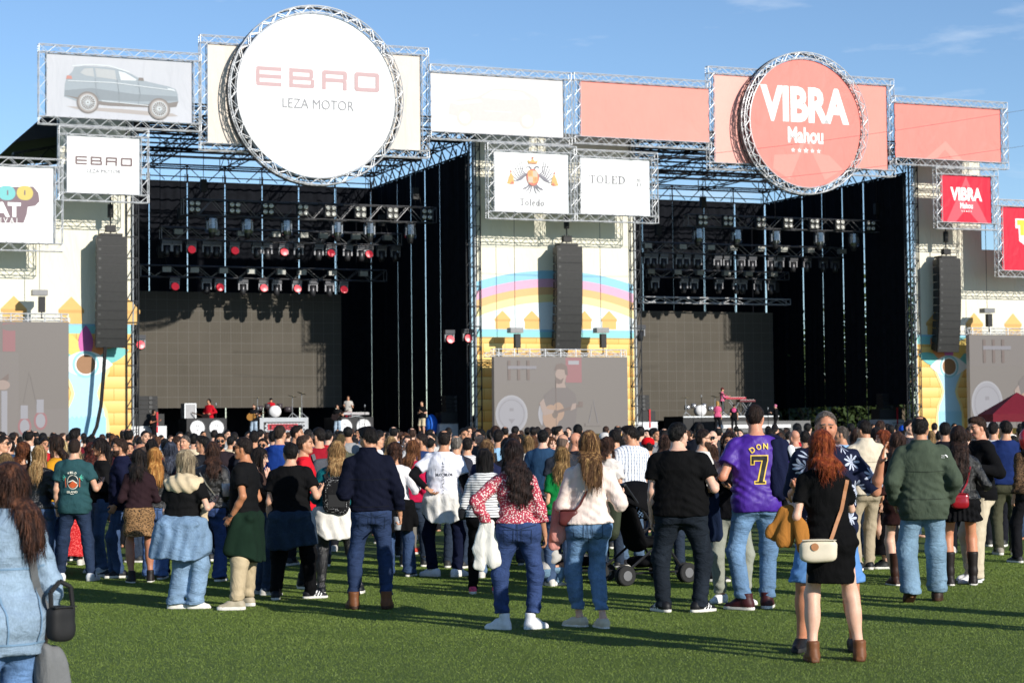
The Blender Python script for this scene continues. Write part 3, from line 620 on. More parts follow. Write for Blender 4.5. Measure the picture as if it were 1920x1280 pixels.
def strands(me, n, L_, sd_, down=1.0, out=.25, wd=.0022):
    """loose strands lying over a mass of hair, merged into the same mesh"""
    nv = len(me.vertices); co = np.empty(nv*3, np.float32); no = np.empty(nv*3, np.float32); me.vertices.foreach_get('co', co); me.vertices.foreach_get('normal', no); co = co.reshape(-1, 3); no = no.reshape(-1, 3); r = np.random.default_rng(sd_)
    i = r.integers(0, nv, n); p = co[i]-no[i]*.001; nn = no[i]; d = np.array((0, 0, -1.0))*down+r.normal(0, .16, (n, 3)); d = d-nn*(d*nn).sum(1)[:, None]*.85; d /= np.linalg.norm(d, axis=1)[:, None]+1e-6
    side = np.cross(d, nn); side /= np.linalg.norm(side, axis=1)[:, None]+1e-6; l = L_*r.uniform(.4, 1.2, n)[:, None]; w_ = wd*r.uniform(.6, 1.3, n)[:, None]; o = out*r.uniform(.2, 1, n)[:, None]
    a = p; b = p+d*l*.5+nn*l*o*.5+nn*.002; c = p+d*l+nn*l*o*.75+r.normal(0, .004, (n, 3))
    V = np.stack([a-side*w_, a+side*w_, b+side*w_, b-side*w_, c], 1).reshape(-1, 3); k = np.arange(n)*5+nv
    F = np.concatenate([np.stack([k, k+1, k+2, k+3], 1)]); T3 = np.stack([k+3, k+2, k+4, k+4], 1); nf = len(me.polygons); q = np.empty(len(me.loops), np.int32); me.loops.foreach_get('vertex_index', q); Q = q.reshape(-1, 4)
    me2 = bpy.data.meshes.new('hair'); allv = np.concatenate([co, V]); n3 = len(T3); li = np.concatenate([Q.ravel(), F.ravel(), T3[:, :3].ravel()]).astype(np.int32); me2.vertices.add(len(allv)); me2.vertices.foreach_set('co', allv.astype(np.float32).ravel()); me2.loops.add(len(li)); me2.loops.foreach_set('vertex_index', li)
    ls = np.concatenate([np.arange(0, 4*(len(Q)+len(F)), 4), 4*(len(Q)+len(F))+3*np.arange(n3)]).astype(np.int32); me2.polygons.add(len(ls)); me2.polygons.foreach_set('loop_start', ls); me2.polygons.foreach_set('use_smooth', np.ones(len(ls), bool)); me2.update(calc_edges=True)
    for m in me.materials: me2.materials.append(m)
    return me2
def person(P, label, group=None, Y=None, res=None):
    """P: where (px = photo column and row of the feet, or loc), pose and clothes; returns the person object with clothes as children"""
    if 'loc' in P: loc = Vector(P['loc'])
    elif 'px' in P: loc = ground(*P['px'])
    else: d = at_dist(P['x'], 812, P['Y']); loc = Vector((d.x, d.y, 0))
    dist = loc.y; res = res or (.011 if dist < 19.5 else .014 if dist < 27 else .02 if dist < 40 else .03)
    hh = .0065 if dist < 19.5 else .0085 if dist < 30 else .011
    B = Body(P); b = P['clothes']; mats = [skin(P.get('skin', '#c6977a')), plain('lips', srgb('#a85f57'), .45, var=.05), plain('eye_dark', srgb('#1c120d'), .15, spec=.6, var=0), hairm(P.get('brow', P['hair'].get('c', '#2a1d16'))), plain('eye_white', srgb('#cfc4bb'), .3, var=.02), plain('stubble_'+P.get('skin', '#c6977a')+P['hair'].get('c', ''), tuple(.38*x+.62*y for x, y in zip(srgb(P.get('skin', '#c6977a')), srgb(P['hair'].get('c', '#2a1d16')))), .7, var=.25, scale=60)]
    V, Q, mi = B.body(res, hh); me = make_mesh('body', V, Q, mats, mi)
    M = Matrix.Translation(loc) @ Matrix.Rotation(R(P.get('yaw', 0)), 4, 'Z')
    ob = link_mesh('person', me, loc=loc, rz=R(P.get('yaw', 0))); tag(ob, label, 'person', group)
    ch = {}
    def child(name, geo, mats_, mi=None):
        V, Q = geo[:2]; o = link_mesh(name, make_mesh(name, V, Q, mats_, mi), ob); ch.setdefault(name, o); return o
    if P['hair']['kind'] != 'none': child('hair', B.hair_(.0075 if dist < 19.5 else .009 if dist < 30 else .013, P['hair']), [hairm(P['hair']['c'], P['hair'].get('c2'))])
    if 'hair' in ch and dist < 33 and P['hair']['kind'] != 'bald':
        q = P['hair']['kind']; lg = q in ('long', 'wavy', 'curly', 'bob', 'pony'); n_ = int((1700 if lg else 1000)*(1 if dist < 22 else .6)); ch['hair'].data = strands(ch['hair'].data, n_, .11 if lg and q != 'curly' else .05 if lg else .030 if q == 'quiff' else .020, P.get('seed', 1), 1.0 if lg else .5, (.07 if q != 'curly' else .25) if lg else .5, .0015 if dist < 22 else .0024)
    if P.get('beard'):
        F = SDF((-.09, -.02, -.15), (.09, .11, .0), .0065); F.ell((0, .022, -.045), (.067, .072, .081), .0); F.ell((0, .058, -.095), (.036, .034, .028), .03)
        for x in (-1, 1): F.cap((x*.058, -.0, -.055), (x*.03, .055, -.098), .022, .020, .03); F.ell((x*.042, .048, -.045), (.026, .030, .022), .02)
        F.cut(lambda X, Y, Z: np.maximum(np.maximum(Z-np.interp(np.abs(X), [0, .03, .05, .07], [-.043, -.046, -.035, .01]), .005-Y-0*X), -(np.sqrt((X/1.3)**2+(Y-.10)**2+((Z+.062)*1.6)**2)-.020)))
        V, Q = F.out(); child('beard', ((V*B.hs)@B.HR.T+B.head, Q), [hairm(P['beard'])])
    if P.get('shades'):
        m = MB(); m.smooth = True
        for x in (-.033, .033): m.lathe([(.001, .0), (.026, .0), (.026, .008), (.001, .010)], 14, (x, .092, .008), 'y')
        m.smooth = False; m.box((-.012, .094, .010), (.012, .101, .018))
        for x in (-1, 1): m.tube((x*.058, .094, .014), (x*.080, -.01, .010), .0035, 5)
        m.v = [tuple(B.HR@(np.array(v)*B.hs)+B.head) for v in m.v]; ch['sunglasses'] = m.build('sunglasses', plain('dark_lens', (.006, .006, .007), .12, spec=.6, var=.1), ob)
    if P.get('cap'):
        m = MB(); m.smooth = True; m.lathe([(.104, .028), (.106, .05), (.100, .09), (.075, .125), (.03, .142), (.001, .144)], 22, (0, -.012, 0)); m.smooth = False
        t = np.linspace(-1.05, 1.05, 12); yb = -1 if P.get('capback') else 1
        vs = [(.100*math.sin(a), -.012+yb*.100*math.cos(a), .032) for a in t]+[(.105*math.sin(a), -.012+yb*(.100*math.cos(a)+.075*math.cos(a*.9)), .018) for a in t]
        n = len(t); m.add(vs+[(x, y, z+.005) for x, y, z in vs], [f for i in range(n-1) for f in ((i, i+1, n+i+1, n+i), (2*n+i, 3*n+i, 3*n+i+1, 2*n+i+1), (n+i, n+i+1, 3*n+i+1, 3*n+i))])
        m.v = [tuple(B.HR@(np.array(v)*B.hs)+B.head) for v in m.v]; ch['cap'] = m.build('cap', fabric(P['cap']), ob)
    for o in b:
        if o['t'] == 'top': child(o.get('name', 'shirt'), B.top_(res, o), [o['m']])
        elif o['t'] == 'bot': child(o.get('name', 'trousers'), B.bot_(res, o), [o['m']])
        elif o['t'] == 'shoes':
            V, Q, mi = shoe_geo(o['kind'], .009 if dist < 22 else .012); mm = [o['m'], o.get('sole', plain('pale_sole', srgb('#d8d4cc'), .6)), o.get('stripe', o['m'])]
            for g in (1, -1):
                W = V*B.s*(.92 if B.f else 1.0)
                if g < 0: W = W*np.array((-1, 1, 1))
                q = Q if g > 0 else Q[:, ::-1]; W = W@rotx(-R(P.get('pitch_r' if g > 0 else 'pitch_l', 0))).T@rotz(B.toe[g]).T+B.foot[g]; child('shoe', (W, q), mm, mi)
    ob['_'] = 0; del ob['_']
    return dict(o=ob, B=B, M=M, ch=ch, P=P)
def bvh(pe, names):
    vs = []; fs = []
    for n in names:
        if n not in pe['ch']: continue
        me = pe['ch'][n].data; b = len(vs); vs += [v.co.copy() for v in me.vertices]; fs += [[b+i for i in p.vertices] for p in me.polygons]
    return BVHTree.FromPolygons(vs, fs)
def on_cloth(pe, x, z, names=('shirt', 'jacket', 'sweater', 'dress', 'trousers', 'skirt', 'blouse', 'hoodie', 'parka'), side=-1, off=.008):
    k = ('bvh', id(pe['o']), names); t = _cache.get(k) or _cache.setdefault(k, bvh(pe, names)); h = t.ray_cast(Vector((x, side*1.0, z)), Vector((0, -side, 0)))
    return Vector((x, h[0].y+side*off, z)) if h[0] else Vector((x, side*.15, z))
CLO = ('shirt', 'jacket', 'sweater', 'dress', 'trousers', 'skirt', 'blouse', 'hoodie', 'parka')
def back_print(pe, ink, mats, name='back_print', parent='shirt', names=CLO):
    """lay a flat print (x, z in person space) on the back of a garment"""
    from mathutils.geometry import tessellate_polygon
    vs = [tuple(v) for v in ink.v]; tr = []
    for f, mi in zip(ink.f, ink.m):
        for t in tessellate_polygon([[Vector((vs[i][0], vs[i][2], 0)) for i in f]]): tr.append((f[t[0]], f[t[1]], f[t[2]], mi))
    st = list(tr); tr = []; mid = {}
    while st:
        a, b, c, mi = st.pop(); e = [((Vector(vs[x])-Vector(vs[y])).length, x, y, z) for x, y, z in ((a, b, c), (b, c, a), (c, a, b))]; l, x, y, z = max(e)
        if l < .024: tr.append((a, b, c, mi)); continue
        k = (min(x, y), max(x, y))
        if k not in mid: mid[k] = len(vs); vs.append(tuple((Vector(vs[x])+Vector(vs[y]))/2))
        q = mid[k]; st += [(x, q, z, mi), (q, y, z, mi)]
    y0 = max(v[1] for v in vs); out = []
    for v in vs: p = on_cloth(pe, v[0], v[2], names, off=.005); out.append((v[0], p.y+(v[1]-y0)*1.5, v[2]))
    me = bpy.data.meshes.new(name); me.from_pydata(out, [], [t[:3] for t in tr]); me.polygons.foreach_set('material_index', [t[3] for t in tr])
    for m in mats: me.materials.append(m)
    return link_mesh(name, me, pe['ch'].get(parent, pe['o']))
def strap_geo(mb, pe, pts, wd=.022, side=-1, th=.004):
    """a flat strap laid over the clothes through (x, z) points"""
    P = []
    for (x0, z0), (x1, z1) in zip(pts[:-1], pts[1:]):
        for i in range(9): t = i/8; P.append(on_cloth(pe, x0+(x1-x0)*t, z0+(z1-z0)*t, side=side, off=.010))
    for i in range(1, len(P)-1): P[i].y = (P[i-1].y+P[i].y*2+P[i+1].y)/4+side*.002
    for i, (a, b) in enumerate(zip(P[:-1], P[1:])):
        d = (b-a)
        if d.length < 1e-5: continue
        d.normalize(); n = Vector((0, side, 0)); w_ = d.cross(n).normalized()*wd/2; o = n*th
        mb.add([a-w_, a+w_, b+w_, b-w_, a-w_+o, a+w_+o, b+w_+o, b-w_+o], [(0,1,2,3),(7,6,5,4),(0,4,5,1),(1,5,6,2),(2,6,7,3),(3,7,4,0)])
    return P
def blob(name, F, mats, M, label, cat, group=None, origin=None, mi=None):
    """a free-standing soft object meshed from a field given in a person's space, placed by matrix M"""
    V, Q = F.out(); c = np.array((V[:, 0].mean(), V[:, 1].mean(), V[:, 2].min())); me = make_mesh(name, V-c, Q, mats, mi); o = link_mesh(name, me)
    o.matrix_world = M @ Matrix.Translation(Vector(c)); return tag(o, label, cat, group)
def drape(pts, r, h=.009, flat=(1, .45, 1), amp=.010, seed=3, k=.03):
    """folded cloth hanging through points: list of (a, b, r1, r2)"""
    A = np.array([p for q in pts for p in q[:2]]); F = SDF(A.min(0)-r-.05, A.max(0)+r+.05, h)
    for a, b, r1, r2 in pts: F.cap(a, b, r1, r2, k, flat)
    F.disp(lambda X, Y, Z: -amp*np.sin(75*X+2*np.sin(7*Z+seed)+40*Y)*.6-amp*.6*wob(X, Y, Z, 45, 45, 22, seed)); return F
# ---------------------------------------------------------------- ground and far setting
def ground_mat():
    m = N('artificial_turf'); m.pr(.8, 0, .25)
    f = m.noise(1.1, detail=5); g = m.noise(34, m.co((1, 1, 1)), 4, .7)
    c1 = m.ramp(f, [(.3, (.070, .110, .016)), (.7, (.115, .165, .028))])
    m.col(m.mix(.5, c1, m.ramp(g, [(.3, (.040, .070, .010)), (.7, (.110, .165, .034))]))); m.bump(m.noise(90, detail=3), .9, .03); return m.m
g = MB(); g.v = [(-3000, -500, 0), (3000, -500, 0), (3000, 5000, 0), (-3000, 5000, 0)]; g.f = [[0, 1, 2, 3]]; g.m = [0]; g.sm = [False]
tag(g.build('ground', ground_mat()), kind='structure')
def turf():
    n = 1350000; Y = np.sqrt(rng.uniform(10.0**2, 27.5**2, n)); X = (Y*.275+2.6)*rng.uniform(-1, 1, n); h = rng.uniform(.006, .015, n); a = rng.uniform(0, PI, n); wd = rng.uniform(.0008, .0018, n)*(Y/12)**.7
    lx, ly = rng.normal(0, .008, n), rng.normal(0, .008, n); z = np.zeros(n)
    V = np.stack([np.stack([X-np.cos(a)*wd, Y-np.sin(a)*wd, z], 1), np.stack([X+np.cos(a)*wd, Y+np.sin(a)*wd, z], 1), np.stack([X+lx, Y+ly, h], 1)], 1).reshape(-1, 3)
    me = bpy.data.meshes.new('grass'); me.vertices.add(3*n); me.vertices.foreach_set('co', V.astype(np.float32).ravel()); me.loops.add(3*n); me.loops.foreach_set('vertex_index', np.arange(3*n, dtype=np.int32))
    me.polygons.add(n); me.polygons.foreach_set('loop_start', np.arange(0, 3*n, 3, dtype=np.int32)); me.update(calc_edges=True)
    m = N('turf_blades'); m.pr(.55, 0, .4); t = m.n('NewGeometry'); f = m.n('TexNoise', Scale=.75, Detail=9.0, Roughness=.72); m.l(m.co(), f.inputs['Vector'])
    r_ = m.noise(700, detail=1); c1 = m.ramp(f.outputs['Fac'], [(.36, (.072, .118, .014)), (.5, (.130, .192, .024)), (.64, (.205, .272, .045))]); m.col(m.mix(.6, c1, m.ramp(r_, [(.35, (.066, .108, .013)), (.66, (.23, .31, .055))])))
    me.materials.append(m.m); tag(link_mesh('grass', me), kind='stuff')
turf()
# ---------------------------------------------------------------- trusses
def truss(m, a, b, w, u, v, r=.021, bay=None, depth=None, n=5):
    """box truss from a to b; u, v = cross-section axes"""
    a, b, u, v = Vector(a), Vector(b), Vector(u).normalized(), Vector(v).normalized(); dp = depth or w; d = b-a; L_ = d.length; k = max(1, round(L_/(bay or w*1.15)))
    c = [(i, j) for i in (-.5, .5) for j in (-.5, .5)]; off = lambda i, j: u*(i*w)+v*(j*dp)
    for i, j in c: m.tube(a+off(i, j), b+off(i, j), r, n)
    for q in range(k):
        p0, p1 = a+d*(q/k), a+d*((q+1)/k); s = 1 if q % 2 else -1
        for j in (-.5, .5): m.tube(p0+off(-.5*s, j), p1+off(.5*s, j), r*.6, 4, cap=False)
        for i in (-.5, .5): m.tube(p0+off(i, -.5*s), p1+off(i, .5*s), r*.6, 4, cap=False)
    for e in (a, b):
        for p, q in (((-.5,-.5), (.5,-.5)), ((.5,-.5), (.5,.5)), ((.5,.5), (-.5,.5)), ((-.5,.5), (-.5,-.5))): m.tube(e+off(*p), e+off(*q), r*.8, 4)
    return m
TW = .34
QS = -2.4                                                    # the signs hang this far in front of the tower fronts
def sheet(c, name, rough=.55, wr=.15):
    k = ('sheet', name)
    if k in _mats: return _mats[k]
    m = N(name); m.pr(rough, 0, .2); f = m.noise(.55, m.co((1, 1, .7)), 4); m.col(m.ramp(f, [(.3, sc3(c, .965)), (.7, sc3(c, 1.035))])); m.bump(m.noise(.9, m.co((1.6, 1, .5)), 4, .5, 1.2), wr, .25)
    _mats[k] = m.m; return m.m
def sign(name, label, lt, rb, mat, truss_sides='lrtb', q=QS, group='sign panels along the top of the stages', pad=0.0):
    """rectangular truss-framed banner; lt, rb: outer corners in photo pixels"""
    (p0, z1), (p1, z0) = S(*lt, q), S(*rb, q); t = empty(name, FP((p0+p1)/2, q, z0), FA, label, 'sign', group); W, H = p1-p0, z1-z0; f = MB(); h = TW/2
    if 't' in truss_sides: truss(f, (-W/2, 0, H-h), (W/2, 0, H-h), TW, (0,0,1), (0,1,0))
    if 'b' in truss_sides: truss(f, (-W/2, 0, h), (W/2, 0, h), TW, (0,0,1), (0,1,0))
    if 'l' in truss_sides: truss(f, (-W/2+h, 0, TW), (-W/2+h, 0, H-TW), TW, (1,0,0), (0,1,0))
    if 'r' in truss_sides: truss(f, (W/2-h, 0, TW), (W/2-h, 0, H-TW), TW, (1,0,0), (0,1,0))
    f.build('truss_frame', ALU, t)
    x0 = -W/2+(TW if 'l' in truss_sides else .02); x1 = W/2-(TW if 'r' in truss_sides else .02); zz0 = TW if 'b' in truss_sides else .02; zz1 = H-(TW if 't' in truss_sides else .02)
    b = MB(); b.box((x0+.03, -.02, zz0+.03), (x1-.03, .02, zz1-.03)); b.build('banner', mat, t)
    e = MB(); nx, nz = max(2, int((x1-x0)/.35)), max(2, int((zz1-zz0)/.35)); o = lambda i: .06 if i % 2 else -.05
    pts = [(x0+(x1-x0)*i/nx, -.03, zz1+o(i)) for i in range(nx)]+[(x1+o(i), -.03, zz1-(zz1-zz0)*i/nz) for i in range(nz)]+[(x1-(x1-x0)*i/nx, -.03, zz0-o(i)) for i in range(nx)]+[(x0-o(i), -.03, zz0+(zz1-zz0)*i/nz) for i in range(nz)]
    e.path(pts+pts[:1], .010, 4)
    e.build('lacing', STEEL, t)
    return t, (x0+.03, zz0+.03, x1-.03, zz1-.03)
def round_sign(name, label, px_top, px_bot, mat, depth=.75):
    (p, z1), (_, z0) = S(*px_top, QS-.5), S(*px_bot, QS-.5); r = (z1-z0)/2; t = empty(name, FP(p, QS-.5, (z0+z1)/2-r), FA, label, 'sign', 'sign panels along the top of the stages'); f = MB(); n = 64
    cx, cz = 0, r; ro, ri = r-.03, r-TW
    def P(a, rr, y): return Vector((cx+rr*math.cos(a), y, cz+rr*math.sin(a)))
    for i in range(n):
        a0, a1 = 2*PI*i/n, 2*PI*(i+1)/n
        for rr in (ro, ri):
            for y in (-.17, .17): f.tube(P(a0, rr, y), P(a1, rr, y), .028, 5, cap=False)
        s, e = (ro, ri) if i % 2 else (ri, ro); f.tube(P(a0, s, -.17), P(a1, e, -.17), .016, 4, cap=False); f.tube(P(a0, s, .17), P(a1, e, .17), .016, 4, cap=False); f.tube(P(a0, ro, -.17 if i % 2 else .17), P(a1, ro, .17 if i % 2 else -.17), .016, 4, cap=False)
    f.build('truss_frame', ALU, t)
    g_ = MB()                                                   # the second, dark ring truss behind
    for i in range(n):
        a0, a1 = 2*PI*i/n, 2*PI*(i+1)/n
        for rr in (ro, ri+.02):
            for y in (.34, .56): g_.tube(P(a0, rr, y), P(a1, rr, y), .026, 5, cap=False)
        s, e = (ro, ri) if i % 2 else (ri, ro); g_.tube(P(a0, s, .34), P(a1, e, .34), .016, 4, cap=False); g_.tube(P(a0, ro, .34 if i % 2 else .56), P(a1, ro, .56 if i % 2 else .34), .016, 4, cap=False)
        if i % 8 == 0: g_.tube(P(a0, ro, .17), P(a0, ro, .34), .02, 4)
    g_.build('rear_truss', STEEL, t)
    b = MB(); b.mi = 0; k = 96; vs = [P(2*PI*i/k, ri-.05, y) for y in (-.02, .02) for i in range(k)]; b.add(vs, [tuple(range(k)), tuple(range(2*k-1, k-1, -1))]+[(i, k+i, k+(i+1) % k, (i+1) % k) for i in range(k)]); b.build('banner', mat, t)
    return t, r
def ebro(ink, x0, z0, x1, z1, mi=0, st=.17):
    W = (x1-x0); H = z1-z0; lw = W*.205; gp = (W-4*lw)/3; t = H*st; hh = (H-3*t)/2
    for i, ch in enumerate('EBRO'):
        a = x0+i*(lw+gp); b = a+lw; r = t*.9
        def rr(x, z, X, Z, l=True, rgt=True):
            ink.poly([(x+(r*.5 if l else 0), z), (X-(r*.5 if rgt else 0), z), (X, z+(r*.5 if rgt else 0)), (X, Z-(r*.5 if rgt else 0)), (X-(r*.5 if rgt else 0), Z), (x+(r*.5 if l else 0), Z), (x, Z-(r*.5 if l else 0)), (x, z+(r*.5 if l else 0))], mi)
        if ch == 'E': rr(a, z0, b, z0+t, True, False); rr(a, z1-t, b, z1, True, False); ink.rect(a, z0+t*.8, a+t, z1-t*.8, mi); ink.rect(a+t*.6, (z0+z1-t)/2, b, (z0+z1+t)/2, mi)
        if ch == 'B': rr(a, z0, b, z0+t, False); rr(a, z1-t, b-t*.3, z1, False); ink.rect(a, z0+t*.8, a+t, z1-t*.8, mi); ink.rect(a+t*.6, (z0+z1-t)/2, b-t*.5, (z0+z1+t)/2, mi); ink.rect(b-t, z0+t*.6, b, (z0+z1)/2-t*.2, mi); ink.rect(b-t*1.3, (z0+z1)/2+t*.2, b-t*.3, z1-t*.6, mi)
        if ch == 'R': ink.rect(a, z0, a+t, z1-t*.4, mi); rr(a, z1-t, b, z1); ink.rect(a+t*.8, (z0+z1-t)/2, b-t*.3, (z0+z1+t)/2, mi); ink.rect(b-t, (z0+z1)/2+t*.2, b, z1-t*.6, mi); ink.rect(b-t*1.1, z0, b-t*.1, (z0+z1)/2, mi)
        if ch == 'O': rr(a, z0, b, z0+t); rr(a, z1-t, b, z1); ink.rect(a, z0+t*.6, a+t, z1-t*.6, mi); ink.rect(b-t, z0+t*.6, b, z1-t*.6, mi)
def pm(name, h, **k): return plain('print_'+name, srgb(h), .6, var=.03, **k)
WHITE_B = sheet((.80, .80, .80), 'white_banner'); CREAM_B = sheet(srgb('#d3c7bb'), 'cream_banner', wr=.3); GREY_B = sheet(srgb('#b0b2b9'), 'grey_banner'); PALE_B = sheet(srgb('#cfc9c8'), 'pale_banner')
PINK_B = sheet(srgb('#e08b80'), 'pink_banner'); PINK_R = sheet(srgb('#e07f76'), 'coral_banner', wr=.35); RED_B = sheet(srgb('#c31f38'), 'red_banner', wr=.3)
def star(ink, x, z, r, mi=0): ink.poly([(x+(r if i % 2 == 0 else r*.42)*math.sin(PI*i/5), z+(r if i % 2 == 0 else r*.42)*math.cos(PI*i/5)) for i in range(10)], mi)
# car sign
t, (x0, z0, x1, z1) = sign('sign_panel', 'grey banner with a large silver car seen side on, leftmost of the top row', (72, 83), (376, 247), GREY_B)
k = Ink(); W, H = x1-x0, z1-z0; X = lambda u: x0+u*W; Z = lambda v: z0+v*H
C_ = [pm('car_body', '#8c959d'), pm('car_dark', '#75706e'), pm('car_glass', '#a2a5a8'), pm('car_light', '#bfc5ca'), pm('car_shadow', '#9c9694'), pm('car_red', '#ad7a72'), pm('car_roof', '#7b838a')]
k.poly([(X(u), Z(v)) for u, v in ((.13,.17),(.20,.13),(.45,.11),(.80,.08),(.90,.10),(.86,.14),(.5,.17))], 4)
k.poly([(X(u), Z(v)) for u, v in ((.115,.32),(.12,.52),(.135,.64),(.17,.72),(.185,.80),(.25,.825),(.40,.83),(.50,.80),(.58,.735),(.655,.645),(.74,.61),(.83,.575),(.88,.535),(.895,.46),(.90,.34),(.885,.26),(.80,.22),(.42,.21),(.22,.24))], 0)
k.poly([(X(u), Z(v)) for u, v in ((.12,.42),(.30,.48),(.60,.42),(.89,.42),(.895,.35),(.60,.30),(.20,.30),(.12,.33))], 6)
k.poly([(X(u), Z(v)) for u, v in ((.115,.34),(.20,.29),(.22,.24),(.42,.21),(.80,.22),(.885,.25),(.90,.34),(.84,.31),(.70,.265),(.40,.265),(.25,.31))], 1)
k.poly([(X(u), Z(v)) for u, v in ((.225,.715),(.25,.78),(.31,.80),(.32,.66),(.26,.675))], 2); k.poly([(X(u), Z(v)) for u, v in ((.325,.80),(.46,.785),(.47,.635),(.335,.66))], 2); k.poly([(X(u), Z(v)) for u, v in ((.485,.775),(.53,.755),(.61,.655),(.60,.635),(.50,.63))], 3)
k.stroke([(X(.17), Z(.815)), (X(.30), Z(.855)), (X(.42), Z(.85)), (X(.56), Z(.77))], .05, 3); k.poly([(X(u), Z(v)) for u, v in ((.128,.60),(.135,.66),(.165,.655),(.17,.61))], 5); k.poly([(X(u), Z(v)) for u, v in ((.62,.64),(.625,.69),(.655,.69),(.66,.64))], 1)
k.poly([(X(u), Z(v)) for u, v in ((.82,.55),(.87,.53),(.88,.50),(.83,.52))], 3); k.stroke([(X(.37), Z(.285)), (X(.72), Z(.245))], .03, 3); k.stroke([(X(.325), Z(.64)), (X(.335), Z(.40)), (X(.36), Z(.29))], .025, 6); k.stroke([(X(.475), Z(.64)), (X(.49), Z(.40)), (X(.49), Z(.27))], .025, 6); k.stroke([(X(.62), Z(.62)), (X(.635), Z(.42)), (X(.62), Z(.26))], .025, 6); k.stroke([(X(.14), Z(.575)), (X(.45), Z(.585)), (X(.86), Z(.515))], .035, 3)
for u, v in ((.275, .245), (.765, .20)):
    r = W*.062; k.disc(X(u), Z(v), r*1.22, mi=1); k.disc(X(u), Z(v), r*1.02, mi=4); k.disc(X(u), Z(v), r*.80, mi=1)
    for i in range(18): a = 2*PI*i/18; k.stroke([(X(u)+.1*r*math.cos(a), Z(v)+.1*r*math.sin(a)), (X(u)+.78*r*math.cos(a), Z(v)+.78*r*math.sin(a))], .022, 3)
    k.ring(X(u), Z(v), r*.84, r*.84, .03, mi=3)
k.build('printed_car', C_, t)
# cream panels behind the round white sign, one behind each side of it
sign('sign_panel', 'plain cream banner half hidden behind the left of the round white sign', (374, 66), (560, 290), CREAM_B, 'ltb', q=QS+.30)
sign('sign_panel', 'plain cream banner half hidden behind the right of the round white sign', (640, 81), (803, 297), CREAM_B, 'rtb', q=QS+.30)
t, r = round_sign('round_sign', 'huge round white sign reading EBRO LEZA MOTOR above the left stage', (594, 11), (592, 348), WHITE_B)
k = Ink(); ebro(k, -r*.70, r+.30, r*.72, r+1.22, 0, .21); k.text('LEZA MOTOR', -r*.40, r-.66, r*.42, r-.20, 1)
k.build('lettering', [pm('dusty', '#b39799'), pm('pale_grey', '#87878c')], t)
# pale car banner
t, (x0, z0, x1, z1) = sign('sign_panel', 'almost white banner with a faint washed out car, right of the round white sign', (805, 121), (1070, 273), PALE_B, 'tbr')
k = Ink(); W, H = x1-x0, z1-z0
k.poly([(X(u), Z(v)) for u, v in ((.13,.30),(.14,.48),(.20,.56),(.34,.62),(.44,.76),(.55,.80),(.70,.78),(.80,.66),(.82,.50),(.83,.32),(.70,.22),(.30,.22))], 0)
k.poly([(X(u), Z(v)) for u, v in ((.38,.62),(.46,.74),(.57,.76),(.68,.74),(.74,.64),(.55,.60))], 1); k.poly([(X(u), Z(v)) for u, v in ((.15,.50),(.36,.58),(.38,.54),(.2,.47))], 1); k.rect(X(.40), Z(.385), X(.60), Z(.395), 1)
for u in (.25, .72): k.disc(X(u), Z(.26), .42, mi=2); k.disc(X(u), Z(.26), .28, mi=1)
k.build('printed_car', [pm('faint_pink', '#c2bab8'), pm('faint_white', '#d4d0cf'), pm('faint_peach', '#c4bbb6')], t)
sign('sign_panel', 'plain coral banner between the pale car banner and the round red sign', (1074, 137), (1331, 281), PINK_B, 'tbl')
sign('sign_panel', 'pale pink banner half hidden behind the left of the round red sign', (1325, 125), (1480, 324), sheet(srgb('#e5a59a'), 'pale_pink_banner'), 'ltb', q=QS+.30)
sign('sign_panel', 'coral banner half hidden behind the right of the round red sign', (1560, 142), (1676, 332), PINK_B, 'rtb', q=QS+.30)
t, (x0, z0, x1, z1) = sign('sign_panel', 'plain coral banner with a faint star at the right end of the top row', (1675, 180), (1888, 318), PINK_R, 'tbr')
k = Ink(); k.poly([(x0+1.9, z0+.02), (x0+3.2, z0+1.0), (x0+4.3, z0+.02), (x0+3.7, z0+.02), (x0+3.15, z0+.55), (x0+2.6, z0+.02)], 0); k.build('printed_star', [pm('faint_coral', '#d98a80')], t)
def vibra(ink, cx, cz, wd, mi=0):
    h = wd*.355; ink.text('VIBRA', cx-wd/2, cz, cx+wd/2, cz+h, mi, bold=.045); w2 = wd*.40; ink.text('Mahou', cx-w2/2, cz-wd*.205, cx+w2/2, cz-wd*.045, mi, bold=.03)
    for i in range(5): star(ink, cx+(i-2)*wd*.072, cz-wd*.275, wd*(.032 if i == 2 else .026), mi)
t, r = round_sign('round_sign', 'big round coral red sign reading VIBRA Mahou above the right stage', (1508, 98), (1510, 365), PINK_R)
k = Ink()
k.poly([(-1.0, .75), (0, 2.9), (1.1, .8), (2.2, 1.4), (1.4, 2.1), (.55, 2.2), (0, 3.4), (-.6, 2.1), (-1.9, 2.0), (-2.0, 1.3)], 1); vibra(k, -.02, r+.02, r*1.42); k.build('lettering', [WHITE, pm('faint_coral', '#d98a80')], t)
